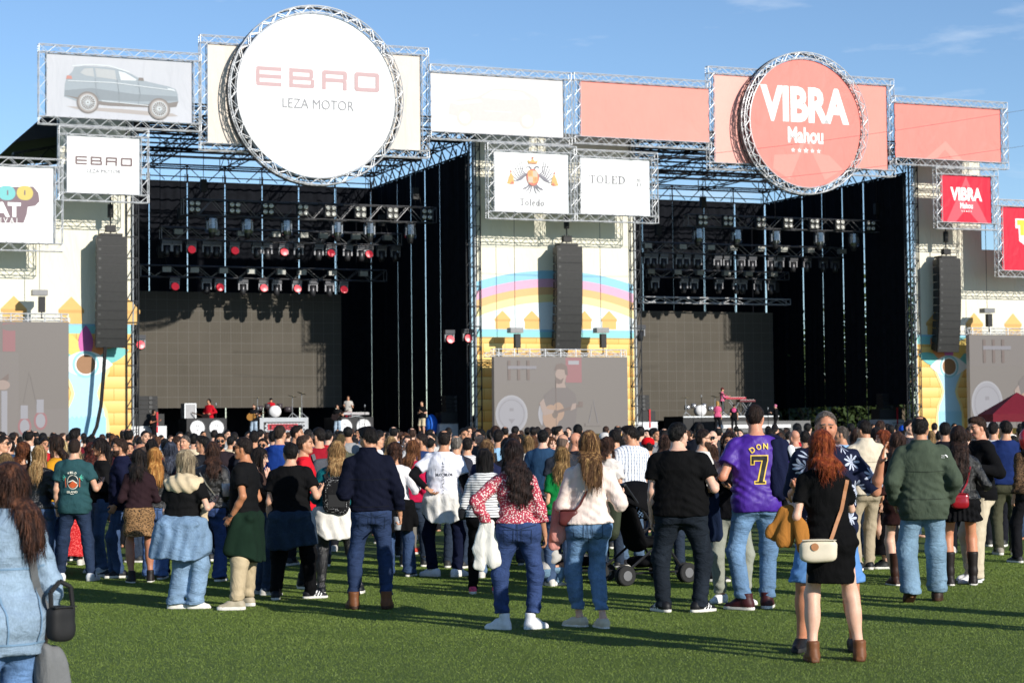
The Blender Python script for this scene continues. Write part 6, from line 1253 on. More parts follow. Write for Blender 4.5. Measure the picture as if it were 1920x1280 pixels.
tree('leafy tree behind the right stage, left of the two seen under the drapes', 1500, 128, 10.0, 3.6); tree('leafy tree behind the right stage close to the right tower', 1690, 133, 12.0, 4.2); tree('leafy tree seen low between the drapes at the middle of the right stage', 1600, 140, 9.0, 4.0)
# ---------------------------------------------------------------- the people
def T(m, sleeve='short', hem=.90, ease=.018, name='shirt', **k): return dict(t='top', m=m, sleeve=sleeve, hem=hem, ease=ease, name=name, **k)
def Bt(m, kind='straight', name='trousers', **k): return dict(t='bot', m=m, kind=kind, name=name, **k)
def Sh(kind, c, **k): return dict(t='shoes', kind=kind, m=plain('shoe_'+c, srgb(c), .55, var=.15, scale=20), **k)
def Hr(kind, c, c2=None, **k): return dict(kind=kind, c=c, c2=c2, **k)
fb = fabric; DN = lambda c: fabric(c, 'denim'); LE = lambda c: fabric(c, 'leather'); KN = lambda c: fabric(c, 'knit')
STRIPE = dict(sole=plain('pale_sole', srgb('#d8d4cc'), .6), stripe=plain('white_stripe', (.75, .75, .74), .5))
PE = {}; _sd = [1]
def add(key, label, x, ht, clothes, hair, fy=None, Y=None, sex='m', yaw=0, group=None, **k):
    loc = ground(x, fy) if fy else None
    if loc is None: d = at_dist(x, 812, Y); loc = Vector((d.x, d.y, 0))
    h = at_dist(x, ht, loc.y).z; h = min(max(h, .9), 1.97); _sd[0] += 1; k.setdefault('hip', float(rng.uniform(-.022, .022))); k.setdefault('hy', float(rng.uniform(-22, 22))); k.setdefault('shtilt', float(rng.uniform(-.014, .014))); k.setdefault('tilt', float(rng.uniform(-.025, .025))); k.setdefault('stance', float(rng.uniform(.085, .14)))
    if 'fl' not in k and 'fr' not in k: k['fl' if rng.random() < .5 else 'fr'] = (float(rng.uniform(-.02, .03)), float(rng.uniform(-.06, .17))); k.setdefault('drop', .012)
    P = dict(loc=loc, h=h, sex=sex, yaw=yaw, clothes=clothes, hair=hair, seed=_sd[0], **k)
    PE[key] = person(P, label, group); return PE[key]
G = 'people standing on the turf'
BLK = '#131314'; SK1, SK2, SK3 = '#c99e84', '#b98a6c', '#d6ae98'
# --- tied clothes worn round the waist or shoulders
def tied(key, m, hem=.62, w0=1.0, name='tied_jacket', e=.032, side=0.0, tails=((.05, .34),), amp=.007, front=.03, skew=0.0, flare=.02):
    pe = PE[key]; B = pe['B']; k = B.s; lo, hi = B.box(.16); lo[2] = hem*k-.06; hi[2] = w0*k+.08; F = SDF(lo, hi, .012); T_ = B.T.copy(); h = hem*k; wz = w0*k
    t0 = T_[0]; TT = np.vstack([[h-.03, t0[1]+flare*1.6, t0[2]+flare, t0[3], t0[4]], [B.pel[2]-.12*k, t0[1]+flare, t0[2]+flare*.7, t0[3], t0[4]], T_[T_[:, 0] > B.pel[2]-.05*k]]); TT = TT[TT[:, 0] < wz+.1]
    F.loft(TT, .03, e=e, z0=h-.02, z1=wz); B.bum(F, e)
    F.cut(lambda X, Y, Z: np.minimum(Y-front+skew*X+0*Z, np.abs(Z-wz+.01)-.035+0*X+0*Y)*.8)   # back panel plus a waist band
    hw = float(np.interp(B.pel[2], B.T[:, 0], B.T[:, 1]))+e
    for g in (-1, 1): F.cap((g*hw*.93, .0, wz-.03), (g*(hw+.02), .04-.03*g, h+.10), .040, .050, .03); F.ell((g*hw*.45, -hw*.62, wz-.05), (hw*.5, .045, .045), .03)
    for x, l in tails:
        y = B.ty(wz)+np.interp(wz, B.T[:, 0], B.T[:, 2])+.03; F.cap((x, y, wz), (x+.02, y+.03, wz-l), .035, .030, .02, (1, .7, 1)); F.ell((x, y, wz), (.05, .04, .04), .02)
    sd_ = B.P['seed']; F.disp(lambda X, Y, Z: -amp*np.clip((wz-Z)/.1, .2, 1)*np.sin(52*X+1.6*np.sin(11*Z+sd_)+22*Y)-amp*.6*wob(X, Y, Z, 40, 36, 30, sd_))
    F.cut(lambda X, Y, Z: (h+.030*np.sin(13*X+sd_)+.05*X*side+.9*X*X-.03)-Z+0*Y); V, Q = F.out(); o = link_mesh(name, make_mesh(name, V, Q, [m]), pe['o']); pe['ch'][name] = o; return o
def shoulder_wrap(key, m):
    pe = PE[key]; B = pe['B']; k = B.s; lo, hi = B.box(.12); lo[2] = .95*k; hi[2] = B.top-.1; F = SDF(lo, hi, .011); n = B.neck
    for g in (1, -1): F.cap(n+np.array((g*.02, -.03, -.03)), B.sh[g]+np.array((0, -.02, .03)), .075, .055, .03); F.cap(n+np.array((g*.08, .06, -.03)), n+np.array((g*.06, .14, -.30)), .045, .04, .03)
    F.ell((n[0], n[1]-.075, n[2]-.085), (.17, .075, .085), .04); F.cap(B.sh[1]+np.array((-.02, .05, .02)), B.sh[1]+np.array((.02, .13, -.38)), .05, .035, .02)
    F.disp(lambda X, Y, Z: -.006*np.sin(60*X+40*Z)-.006*wob(X, Y, Z, 40, 40, 40, 4)); F.cut(lambda X, Y, Z: -np.sqrt((X-n[0])**2+(Y-n[1]-.01)**2)*1.0+.062+0*Z); V, Q = F.out(); pe['ch']['sweater'] = link_mesh('shoulder_sweater', make_mesh('shoulder_sweater', V, Q, [m]), pe['o'])
# ---- nearest woman, left edge
add('denim', 'woman in pale denim jacket with long brown hair, blurred close at the left edge', 12, 866, [T(DN('#7f9cb6'), 'long', .74, .030, 'jacket', collar=.02, loose=.55, puff=.012, flare=.012, fold=.007), Bt(DN('#4f80b8'), 'wide', ease=.02), Sh('sneaker', '#d8d8d8')], Hr('long', '#2e1a12', '#6e4530', len=.36, vol=1.08, w=.085), Y=9.6, sex='f', yaw=46, hy=18, L='fold', R='loose', build=.98, stance=.13)
# ---- left group
add('blonde_leather', 'blonde woman in a black leather jacket left of the teal shirted man', 72, 834, [T(LE(BLK), 'long', .93, .024, 'jacket', loose=.3), Bt(DN('#3d5f8c'), 'straight'), Sh('boot', '#20242c')], Hr('long', '#86663e', '#c8a878', len=.32), fy=1086, sex='f', yaw=-8, L='hold', R='fold')
add('teal', 'man in a teal shirt with WILD ISLAND printed on the back', 143, 822, [T(fb('#2a4a4e'), 'short', .83, .026, loose=.55), Bt(DN('#1c3252'), 'slim'), Sh('sneaker', '#dcdcdc')], Hr('buzz', '#2a1e18'), fy=1089, yaw=-4, L='down', R='bent', stance=.19, fl=(-.03, .05), toel=50, toer=-10, skin=SK1, hL='fist')
add('shades_woman', 'smiling woman in black with sunglasses beside the bearded man in navy', 190, 820, [T(fb(BLK), 'long', .92, .02, 'sweater'), Bt(DN('#3a5880'), 'straight'), Sh('trainer', '#b9bcc0')], Hr('pony', '#1c1412', len=.30), fy=1074, sex='f', yaw=118, hy=-10, shades=1, L='cross', R='fold', skin=SK2)
add('navy_beard', 'bearded man in a dark navy jacket looking left, hands in pockets', 226, 821, [T(fb('#15182e'), 'long', .86, .03, 'jacket', collar=.015, loose=.6), Bt(DN('#2f4e7a'), 'straight'), Sh('trainer', '#14161c')], Hr('quiff', '#2e2018'), fy=1082, yaw=98, hy=12, beard='#2e2018', L='pocket', R='pocket', skin=SK2)
add('mustard', 'woman in a mustard sweater with long dark hair, seen side on', 104, 815, [T(KN('#c48a22'), 'long', .92, .026, 'sweater'), Bt(DN('#33588a'), 'flare'), Sh('boot', '#20242c')], Hr('long', '#20150f', '#4a3020', len=.34), Y=25.0, sex='f', yaw=70, L='bent', R='hold', skin=SK1)
add('red_skirt', 'woman in a red patterned skirt glimpsed behind the teal shirted man', 136, 838, [T(fb('#3a2a2a'), 'long', .95, .02), Bt(pattern('floral', '#b02024', '#e0605c'), 'skirt', 'skirt', hem=.14, flare=.08), Sh('flat', '#c8c4bc')], Hr('bob', '#b09468', '#d8c098', len=.22), Y=26.5, sex='f', yaw=10, legs_covered=False)
add('curly_phone', 'woman with auburn curls holding up a phone at the far left', 46, 828, [T(KN('#4a352f'), 'long', .90, .03, 'sweater'), Bt(fb('#22242a'), 'straight'), Sh('boot', '#1c1c1c')], Hr('curly', '#4a2714', '#8a5028', len=.25), Y=24.0, sex='f', yaw=-30, L='hold', R='head')
add('blond_kid', 'small child with dark blond hair beside the nearest denim jacket', 8, 848, [T(fb('#c9c4b8'), 'long', .9, .02), Bt(fb('#2a2c34'), 'straight'), Sh('sneaker', '#c8c8c8')], Hr('bob', '#6b5236', '#a58a5c', len=.16), Y=22.0, sex='f', yaw=0)
add('edge_profile', 'dark haired man in profile at the very left edge', 3, 815, [T(fb('#e0dcd6'), 'long', .88, .024), Bt(DN('#26364c'), 'straight'), Sh('sneaker', '#303030')], Hr('short', '#16110f'), Y=26.0, yaw=-85, shades=1)
add('straight_blonde', 'woman with straight shoulder length blonde hair behind the teal shirted man', 119, 824, [T(fb('#d8d0cc'), 'long', .9, .02), Bt(fb('#1d1e24'), 'straight'), Sh('boot', '#1c1c1c')], Hr('bob', '#b49a6a', '#e0cc9c', len=.24), Y=27.5, sex='f')
add('leopard', 'woman in a leopard print mini skirt with bare legs', 262, 840, [T(fb('#2a1c20'), 'long', .98, .018), Bt(pattern('leopard', '#8a6a48', '#1c1410'), 'skirt', 'skirt', hem=.60, flare=.03), Sh('ankleboot', '#1c1614')], Hr('long', '#14100f', '#3a2c22', len=.26), Y=23.3, sex='f', yaw=15, L='fold', R='cross', legs_covered=False, skin='#a9745a')
add('honey', 'woman with long honey blonde hair in a black leather jacket and flared jeans', 289, 838, [T(LE(BLK), 'long', .95, .022, 'jacket', loose=.25), Bt(DN('#3f6aa8'), 'flare'), Sh('boot', '#4a2c20')], Hr('long', '#9a6630', '#d8a860', len=.37, w=.10), fy=1086, sex='f', yaw=5, L='fold', R='down')
add('greyblonde', 'woman with grey blonde bob, black tee and a denim jacket tied at her waist', 344, 842, [T(fb(BLK), 'short', .90, .026, loose=.5), Bt(DN('#7299be'), 'wide'), Sh('sneaker', '#dcd8d0')], Hr('bob', '#8a7a62', '#cbbb9a', len=.25, vol=1.1), fy=1141, sex='f', build=1.20, yaw=-12, hy=-25, L='down', R='bent', toel=-75, toer=-75, stance=.10, skin=SK3)
tied('greyblonde', DN('#6c93b8'), .56, .99, 'tied_jacket', .045, side=.8, tails=((.10, .20),), flare=.07); shoulder_wrap('greyblonde', KN('#cbb898'))
add('brown_leather', 'brown haired woman in black leather jacket with a chain strap', 394, 827, [T(LE('#151413'), 'long', .93, .034, 'jacket', loose=.35, puff=.012), Bt(DN('#22427a'), 'flare'), Sh('boot', '#1c1614')], Hr('wavy', '#2e1d16', '#5a3a28', len=.30, vol=1.08), fy=1089, sex='f', yaw=-10, L='fold', R='hold', build=1.1)
add('apron', 'man in black tee and sunglasses with a green jacket tied over khaki trousers', 457, 820, [T(fb(BLK), 'short', .93, .022), Bt(fb('#b3a284'), 'cargo', ease=.02, hem=.10), Sh('trainer', '#a59a84')], Hr('short', '#1d1512'), fy=1140, yaw=76, hy=10, shades=1, L='pocket', R='hold', hR='grip', skin='#b07a58', stance=.20, fr=(.05, .06), toel=20)
tied('apron', KN('#15261c'), .50, .98, 'tied_jacket', .035, tails=(), front=.0, skew=.55, flare=.05)
add('phone_hair', 'dark haired woman holding her head with one hand, phone to the ear', 484, 836, [T(fb('#40302a'), 'long', .95, .02), Bt(DN('#28405e'), 'straight'), Sh('sneaker', '#c8c4bc')], Hr('long', '#120d0c', '#2c201a', len=.24), Y=21.3, sex='f', yaw=-78, nod=12, R='head', hR='flat', L='fold', skin=SK3)
add('denim_waist', 'stocky man in black tee with a dark denim jacket tied at his waist', 545, 828, [T(fb('#101011'), 'short', .90, .026, loose=.6), Bt(fb('#0e0e10'), 'cargo'), Sh('sneaker', '#15151a', **STRIPE)], Hr('short', '#0f0c0b'), fy=1124, yaw=-6, build=1.12, L='down', R='bent', toer=-60, stance=.17, skin=SK1)
tied('denim_waist', DN('#22394f'), .58, .97, 'tied_jacket', .04, side=.6, tails=((.12, .3),), flare=.05)
add('red_tee', 'balding man in a bright red tee smiling to the right', 572, 812, [T(fb('#c51d2a'), 'short', .88, .024), Bt(fb('#202226'), 'straight'), Sh('boot', '#1a1714')], Hr('thin', '#3a2c24'), fy=1102, yaw=-82, hy=-14, L='fold', R='bent', toer=-50, stance=.15, skin=SK2)
add('blue_hood', 'man in a royal blue hooded jacket in front of the drum riser', 525, 795, [T(fb('#1c3a80'), 'long', .86, .032, 'hoodie', hood=1, loose=.6), Bt(fb('#1b1c22'), 'straight'), Sh('sneaker', '#303030')], Hr('buzz', '#2c211a'), Y=26, yaw=-10)
add('far_profile', 'man with dark hair looking right, far in front of the drum riser', 556, 797, [T(fb('#5a4a48'), 'short', .88, .02), Bt(DN('#26364c'), 'straight'), Sh('sneaker', '#303030')], Hr('quiff', '#18110e'), Y=30, yaw=-75, hy=-20, skin=SK2)
add('red_pack', 'man in a dark red jacket looking left', 597, 800, [T(fb('#8c1826'), 'long', .88, .03, 'jacket'), Bt(DN('#20344c'), 'straight'), Sh('boot', '#1a1a1a')], Hr('short', '#15100e'), fy=1062, yaw=25, hy=40, L='hold', R='bent', beard='#15100e')
add('dot_pack', 'woman in a teal sweater with curly blonde hair and shiny black leggings', 630, 828, [T(KN('#15666c'), 'long', .84, .028, 'sweater', loose=.5), Bt(LE('#18181b'), 'skinny', hem=.06), Sh('trainer', '#14161c')], Hr('wavy', '#86643e', '#c8a672', len=.26, vol=1.15), fy=1114, sex='f', yaw=8, L='fold', R='fold', stance=.17, fr=(.10, .05), build=1.1)
tied('dot_pack', fb('#dcd8d0'), .66, .99, 'tied_jacket', .04, side=-1.6, tails=((-.14, .25),), flare=.05)
add('navy_jeans', 'dark haired man in navy jacket, faded jeans and tan boots, head turned left', 692, 797, [T(fb('#0e1120'), 'long', .94, .030, 'jacket', collar=.03, loose=.55, puff=.012), Bt(DN('#1e3760'), 'slim', ease=.014, hem=.13), Sh('boot', '#6a3f20', sole=plain('dark_sole', srgb('#3a2416'), .7))], Hr('quiff', '#120d0b', vol=1.15), fy=1141, yaw=6, hy=48, nod=12, L='hold', R='loose', hR='grip', stance=.15, hip=.03, skin=SK2)
add('white_top', 'woman with brown curls in a white long sleeved top and flared jeans', 746, 828, [T(fb('#dedada'), 'long', .95, .018), Bt(DN('#2c4d7c'), 'flare'), Sh('sneaker', '#1c1e24')], Hr('curly', '#2e1a12', '#5e3c28', len=.22, vol=1.05), fy=1082, sex='f', yaw=-12, hy=-35, L='down', R='bent')
tied('white_top', KN('#0d0d0f'), .60, .99, 'tied_sweater', .03, tails=())
add('magenta', 'woman with straight chestnut hair in a raspberry sweater', 771, 824, [T(KN('#b01a40'), 'long', .9, .026, 'sweater'), Bt(DN('#26364c'), 'straight'), Sh('boot', '#1a1a1a')], Hr('long', '#5c3822', '#9a683e', len=.24), Y=25.5, sex='f', yaw=-25)
add('blonde_far', 'blonde woman just right of the navy jacketed man', 733, 817, [T(fb('#26262c'), 'long', .9, .022), Bt(fb('#1a1a1e'), 'straight'), Sh('boot', '#1a1a1a')], Hr('long', '#7a6040', '#c8ac78', len=.22), Y=27.5, sex='f', yaw=12)
add('blue_profile', 'bearded man in a blue shirt looking left beside the white tee', 792, 811, [T(fb('#22345c'), 'short', .86, .024), Bt(fb('#6d6a64'), 'straight'), Sh('trainer', '#b4301c')], Hr('short', '#1f1613'), fy=1038, yaw=72, hy=22, beard='#1f1613', L='cross', R='pocket', skin=SK2)
add('white_tee', 'man in a white tee with a cross of printed letters on the back', 832, 805, [T(fb('#e2e2ea'), 'short', .90, .026, loose=.6), Bt(fb('#10152a'), 'straight', hem=.09), Sh('sneaker', '#dcdcdc')], Hr('thin', '#1d1613'), fy=1081, yaw=-10, build=1.06, L='backhip', R='loose', stance=.16, toel=70, toer=-30, skin=SK2)
def under_sleeves(key, m):
    B = PE[key]['B']; F = SDF(*B.box(.1), .013)
    for g in (1, -1): p = B.sh[g]*.45+B.el[g]*.55; F.cap(p, B.el[g], .060, .056, .02); F.clipcap(B.el[g], B.wr[g]*.93+B.el[g]*.07, .054, .036, .02)
    V, Q = F.out(); link_mesh('sleeves', make_mesh('sleeves', V, Q, [m]), PE[key]['o'])
under_sleeves('white_tee', fb('#111114'))
tied('white_tee', fb('#d9d6d0'), .66, .99, 'tied_sweatshirt', .036, side=-2.2, tails=())
add('grey_head', 'man with cropped grey hair behind the white tee', 854, 815, [T(fb('#2c2e38'), 'short', .88, .024), Bt(DN('#26364c'), 'straight'), Sh('sneaker', '#303030')], Hr('thin', '#6a635c', '#9a948c'), Y=25.2, yaw=-20)
add('stripe_man', 'young man with a short fade in a finely striped shirt', 873, 818, [T(pattern('stripes', '#d8d6d4', '#8a8a94'), 'short', .88, .024), Bt(fb('#202226'), 'straight'), Sh('sneaker', '#c8c4bc')], Hr('buzz', '#1a1411'), Y=26.5, yaw=-5)
add('brown_long', 'woman with long highlighted hair behind the striped top', 914, 822, [T(fb('#1f2440'), 'long', .9, .022), Bt(DN('#5c80a8'), 'straight'), Sh('sneaker', '#c8c4bc')], Hr('long', '#5a4029', '#a8885c', len=.34), Y=23.4, sex='f', yaw=-15)
add('stripe_top', 'black haired woman in a white striped top, black jeans and pink trainers', 908, 840, [T(pattern('stripes', '#dcdcda', '#20242e'), 'long', .93, .026, 'shirt', loose=.4), Bt(fb('#0d0d0f'), 'slim'), Sh('trainer', '#d4486a')], Hr('bob', '#0e0b0b', '#2a2220', len=.21, vol=1.05), fy=1113, sex='f', yaw=-10, L='cross', R='fold', build=1.08, stance=.14)
add('light_blue', 'man in a light blue shirt wearing a tiny black backpack', 937, 803, [T(fb('#8fb8d8'), 'short', .88, .026), Bt(fb('#1b1c22'), 'straight'), Sh('sneaker', '#303030')], Hr('buzz', '#17110f'), Y=27.5)
# ---- centre
add('floral', 'woman with long dark waves in a red floral blouse, hand on hip', 970, 825, [T(pattern('floral', '#a83e4e', '#e6d2cc'), 'long', .985, .018, 'blouse', puff=.014, loose=.2), Bt(DN('#23427a'), 'straight', hem=.15), Sh('boot', '#d6d6d8', sole=plain('white_sole', (.72, .72, .72), .5))], Hr('wavy', '#1b1110', '#3d2820', len=.50, vol=1.12, w=.115, xo=.05), fy=1180, sex='f', yaw=-4, build=1.06, L='hip', R='loose', hL='fist', stance=.135, toel=68, toer=-50, fr=(.0, .03), skin=SK2, hip=.02)
add('pink', 'woman with highlighted hair in a pale pink hooded shirt and light jeans', 1110, 807, [T(fb('#e2cfc4'), 'long', .935, .030, 'hoodie', hood=1, loose=.35, puff=.012), Bt(DN('#5583b0'), 'slim', hem=.16), Sh('flat', '#cdbfa6')], Hr('long', '#5c3f27', '#c99f64', len=.40, vol=1.10, w=.10, xo=.05, spread=.9), fy=1178, sex='f', yaw=-6, L='fold', R='bent', build=1.06, stance=.10, toel=62, toer=28, skin=SK3, hip=-.015)
add('bald_grey', 'bald man in a charcoal tee seen from behind', 1058, 812, [T(fb('#30343c'), 'short', .88, .024), Bt(DN('#26364c'), 'straight'), Sh('sneaker', '#303030')], Hr('bald', '#5a4a40'), Y=24.6, yaw=-6, skin='#b98e76')
add('bald_side', 'bald man looking right beside the bald man in charcoal', 1077, 809, [T(fb('#2a2a30'), 'short', .88, .024), Bt(DN('#26364c'), 'straight'), Sh('sneaker', '#303030')], Hr('none', '#5a4a40'), Y=26.5, yaw=-60, skin='#c08a70')
add('green_tee', 'fair haired woman in a bright green tee between the two nearest women', 1050, 836, [T(fb('#14783a'), 'short', .9, .02), Bt(DN('#3a5880'), 'straight'), Sh('sneaker', '#c8c4bc')], Hr('long', '#6e5230', '#b0905c', len=.30), Y=22.0, sex='f', yaw=10)
add('patterned', 'man in a white embroidered shirt with his head bowed left', 1187, 795, [T(pattern('pinstripes', '#dfe2e6', '#5c6a84'), 'short', .83, .034, loose=.7), Bt(DN('#4a6a8c'), 'straight'), Sh('trainer', '#2c2c30')], Hr('quiff', '#17110f'), fy=1062, yaw=26, hy=40, nod=14, L='hold', R='down', skin=SK2)
add('black_tee', 'heavily built man in a plain black tee and dark jeans, looking right', 1276, 790, [T(fb('#0d0d0e'), 'short', .89, .030, loose=.85, puff=.012), Bt(DN('#18222e'), 'straight', ease=.018), Sh('sneaker', '#121216', **STRIPE)], Hr('short', '#0c0a09', vol=1.1), fy=1147, yaw=-10, hy=-34, build=1.26, belly=.04, L='down', R='bent', stance=.17, toel=40, toer=-45, skin=SK3, headscale=1.02)
add('shades_right', 'man in sunglasses looking right behind the heavy man in black', 1318, 803, [T(fb('#d0ccc6'), 'short', .88, .024), Bt(fb('#2a2a30'), 'straight'), Sh('sneaker', '#303030')], Hr('short', '#1f1410'), Y=22.6, yaw=-98, shades=1, beard='#3a281c', skin=SK1)
add('curly_face', 'curly haired woman facing the camera in black, pale grey trousers, white sneakers', 1376, 808, [T(fb('#121216'), 'long', .86, .026, 'jacket', loose=.4), Bt(fb('#8e9186'), 'straight', hem=.10), Sh('sneaker', '#e0e0e0')], Hr('curly', '#1f130f', '#44291c', len=.38, vol=1.08), fy=1130, sex='f', yaw=158, hy=12, L='fold', R='hold', stance=.13, toel=60, toer=-20, skin=SK2)
add('purple', 'tall man in a purple basketball shirt with number 7', 1420, 757, [T(fabric('#44208a', 'shiny'), 'short', .84, .034, loose=.75, puff=.012), Bt(DN('#5a88b4'), 'straight', ease=.016, hem=.10), Sh('hightop', '#3c1418')], Hr('curly', '#1f130e', '#3d281c', len=.05, vol=.9) if False else Hr('short', '#22150f', vol=1.25), fy=1143, yaw=4, L='bent', R='hold', stance=.11, toel=50, toer=-20, build=1.05, skin='#c98f74', hR='fist')
# ---- right
add('hawaii', 'grey haired man facing the camera in a navy palm leaf shirt and blue shorts', 1553, 767, [T(pattern('palm', '#101730', '#c3cbdc'), 'elbow', .80, .034, loose=.8), Bt(fb('#5a86bc'), 'shorts', 'shorts', hem=.50), Sh('trainer', '#121214', sole=plain('black_sole', (.02, .02, .02), .7))], Hr('short', '#5c544e', '#8e8780', hl=.026, vol=.9), fy=1220, yaw=172, L='wave', hL='flat', R='hold', hR='grip', build=1.12, stance=.19, skin='#bd8468', legs_covered=False, nod=10, tilt=-.01, hip=0.0, hy=4, shtilt=0.0)
add('redhead', 'red haired woman in a short sleeved black dress and tan ankle boots', 1566, 805, [T(fb('#0b0b0c'), 'short', .60, .014, 'dress', loose=.12, flare=-.012, hemwave=.003), Sh('ankleboot', '#6e4428', sole=plain('heel_brown', srgb('#5a3620'), .6))], Hr('wavy', '#6e2c12', '#b4602c', len=.215, vol=1.12, w=.105), fy=1240, sex='f', yaw=0, L='hold', R='hug', hR='relax', tilt=-.07, stance=.17, toel=6, toer=-6, skin=SK3, legs_covered=False, build=1.05, hip=-.02)
add('beige', 'man in a cream jacket and khaki trousers beyond the couple', 1624, 785, [T(fb('#cfc2ac'), 'long', .88, .034, 'jacket', collar=.02, loose=.7), Bt(fb('#a89a82'), 'straight'), Sh('sneaker', '#17181c')], Hr('short', '#17100d'), fy=1069, yaw=14, hy=24, nod=8, L='fold', R='down', skin=SK2)
add('redhead_side', 'copper haired woman in profile left of the woman in brown', 1657, 805, [T(fb('#141214'), 'long', .92, .02), Bt(fb('#17161a'), 'skirt', 'skirt', hem=.18, flare=.05), Sh('boot', '#1a1a1a')], Hr('long', '#6a2e14', '#a4562c', len=.26), Y=24.3, sex='f', yaw=88, hy=15, skin=SK3, legs_covered=False)
add('brown_dress', 'woman in a brown mini dress with tall brown boots', 1692, 808, [T(fb('#2c1918'), 'long', .70, .022, 'dress', flare=.03, loose=.15), Sh('tallboot', '#341a10')], Hr('long', '#33211a', '#5a3c2a', len=.36), fy=1097, sex='f', yaw=6, L='fold', R='fold', legs_covered=False, skin=SK3, stance=.09)
add('parka', 'man walking in a green hooded parka and washed jeans', 1735, 781, [T(fb('#434d40'), 'long', .78, .038, 'parka', hood=1, loose=.9, puff=.010, collar=.01, fold=.006), Bt(DN('#6c94b0'), 'wide', ease=.012, hem=.09), Sh('boot', '#2e2018', sole=plain('dark_sole', srgb('#1c1410'), .7))], Hr('thin', '#15110f', vol=1.2), fy=1128, yaw=-4, build=1.14, L='pocket', R='pocket', stance=.13, fl=(-.02, -.14), lift_l=.05, pitch_l=38, fr=(0, .12), skin=SK2)
add('ruffle', 'woman with long dark hair, black mini skirt and black cowboy boots', 1803, 797, [T(LE('#121212'), 'long', .95, .026, 'jacket', loose=.3), Bt(fb('#101012'), 'skirt', 'skirt', hem=.70, flare=.06, pleat=22), Sh('tallboot', '#1c1614')], Hr('wavy', '#20130f', '#4a3226', len=.50, w=.10, vol=1.0, rough=.6), fy=1097, sex='f', yaw=-4, L='fold', R='bent', legs_covered=False, skin='#c2896a', stance=.13, build=1.05)
add('cardigan', 'man in a black cardigan and cream trousers looking left at the long haired woman', 1840, 778, [T(KN('#0f0f11'), 'long', .86, .032, 'sweater', loose=.6), Bt(fb('#beb19a'), 'wide', ease=.014), Sh('trainer', '#e2e2e2', sole=plain('white_sole', (.72, .72, .72), .5))], Hr('quiff', '#2e1c12', vol=1.15), fy=1090, yaw=104, hy=10, nod=14, L='bent', R='down', skin='#c9967c', stance=.14)
add('navy_sweater', 'man in a navy sweater and olive trousers near the right edge', 1888, 787, [T(KN('#1d2d5c'), 'long', .92, .032, 'sweater', loose=.6), Bt(fb('#4a4a3a'), 'straight', ease=.016), Sh('sneaker', '#8c8478')], Hr('short', '#17110f', vol=1.1), fy=1040, yaw=-6, build=1.08, L='fold', R='bent')
add('white_far', 'man in a white shirt half hidden behind the navy sweater', 1864, 789, [T(fb('#d4d4d4'), 'short', .88, .024), Bt(fb('#1b1c22'), 'straight'), Sh('sneaker', '#303030')], Hr('buzz', '#17110f'), Y=28.5, yaw=-10)
add('edge_right', 'person in a leopard shirt partly cut off by the right edge', 1926, 800, [T(pattern('leopard', '#5c4632', '#14100e'), 'long', .9, .022), Bt(fb('#17171a'), 'straight'), Sh('sneaker', '#303030')], Hr('long', '#1a1210', len=.3), Y=25.0, sex='f', yaw=20)
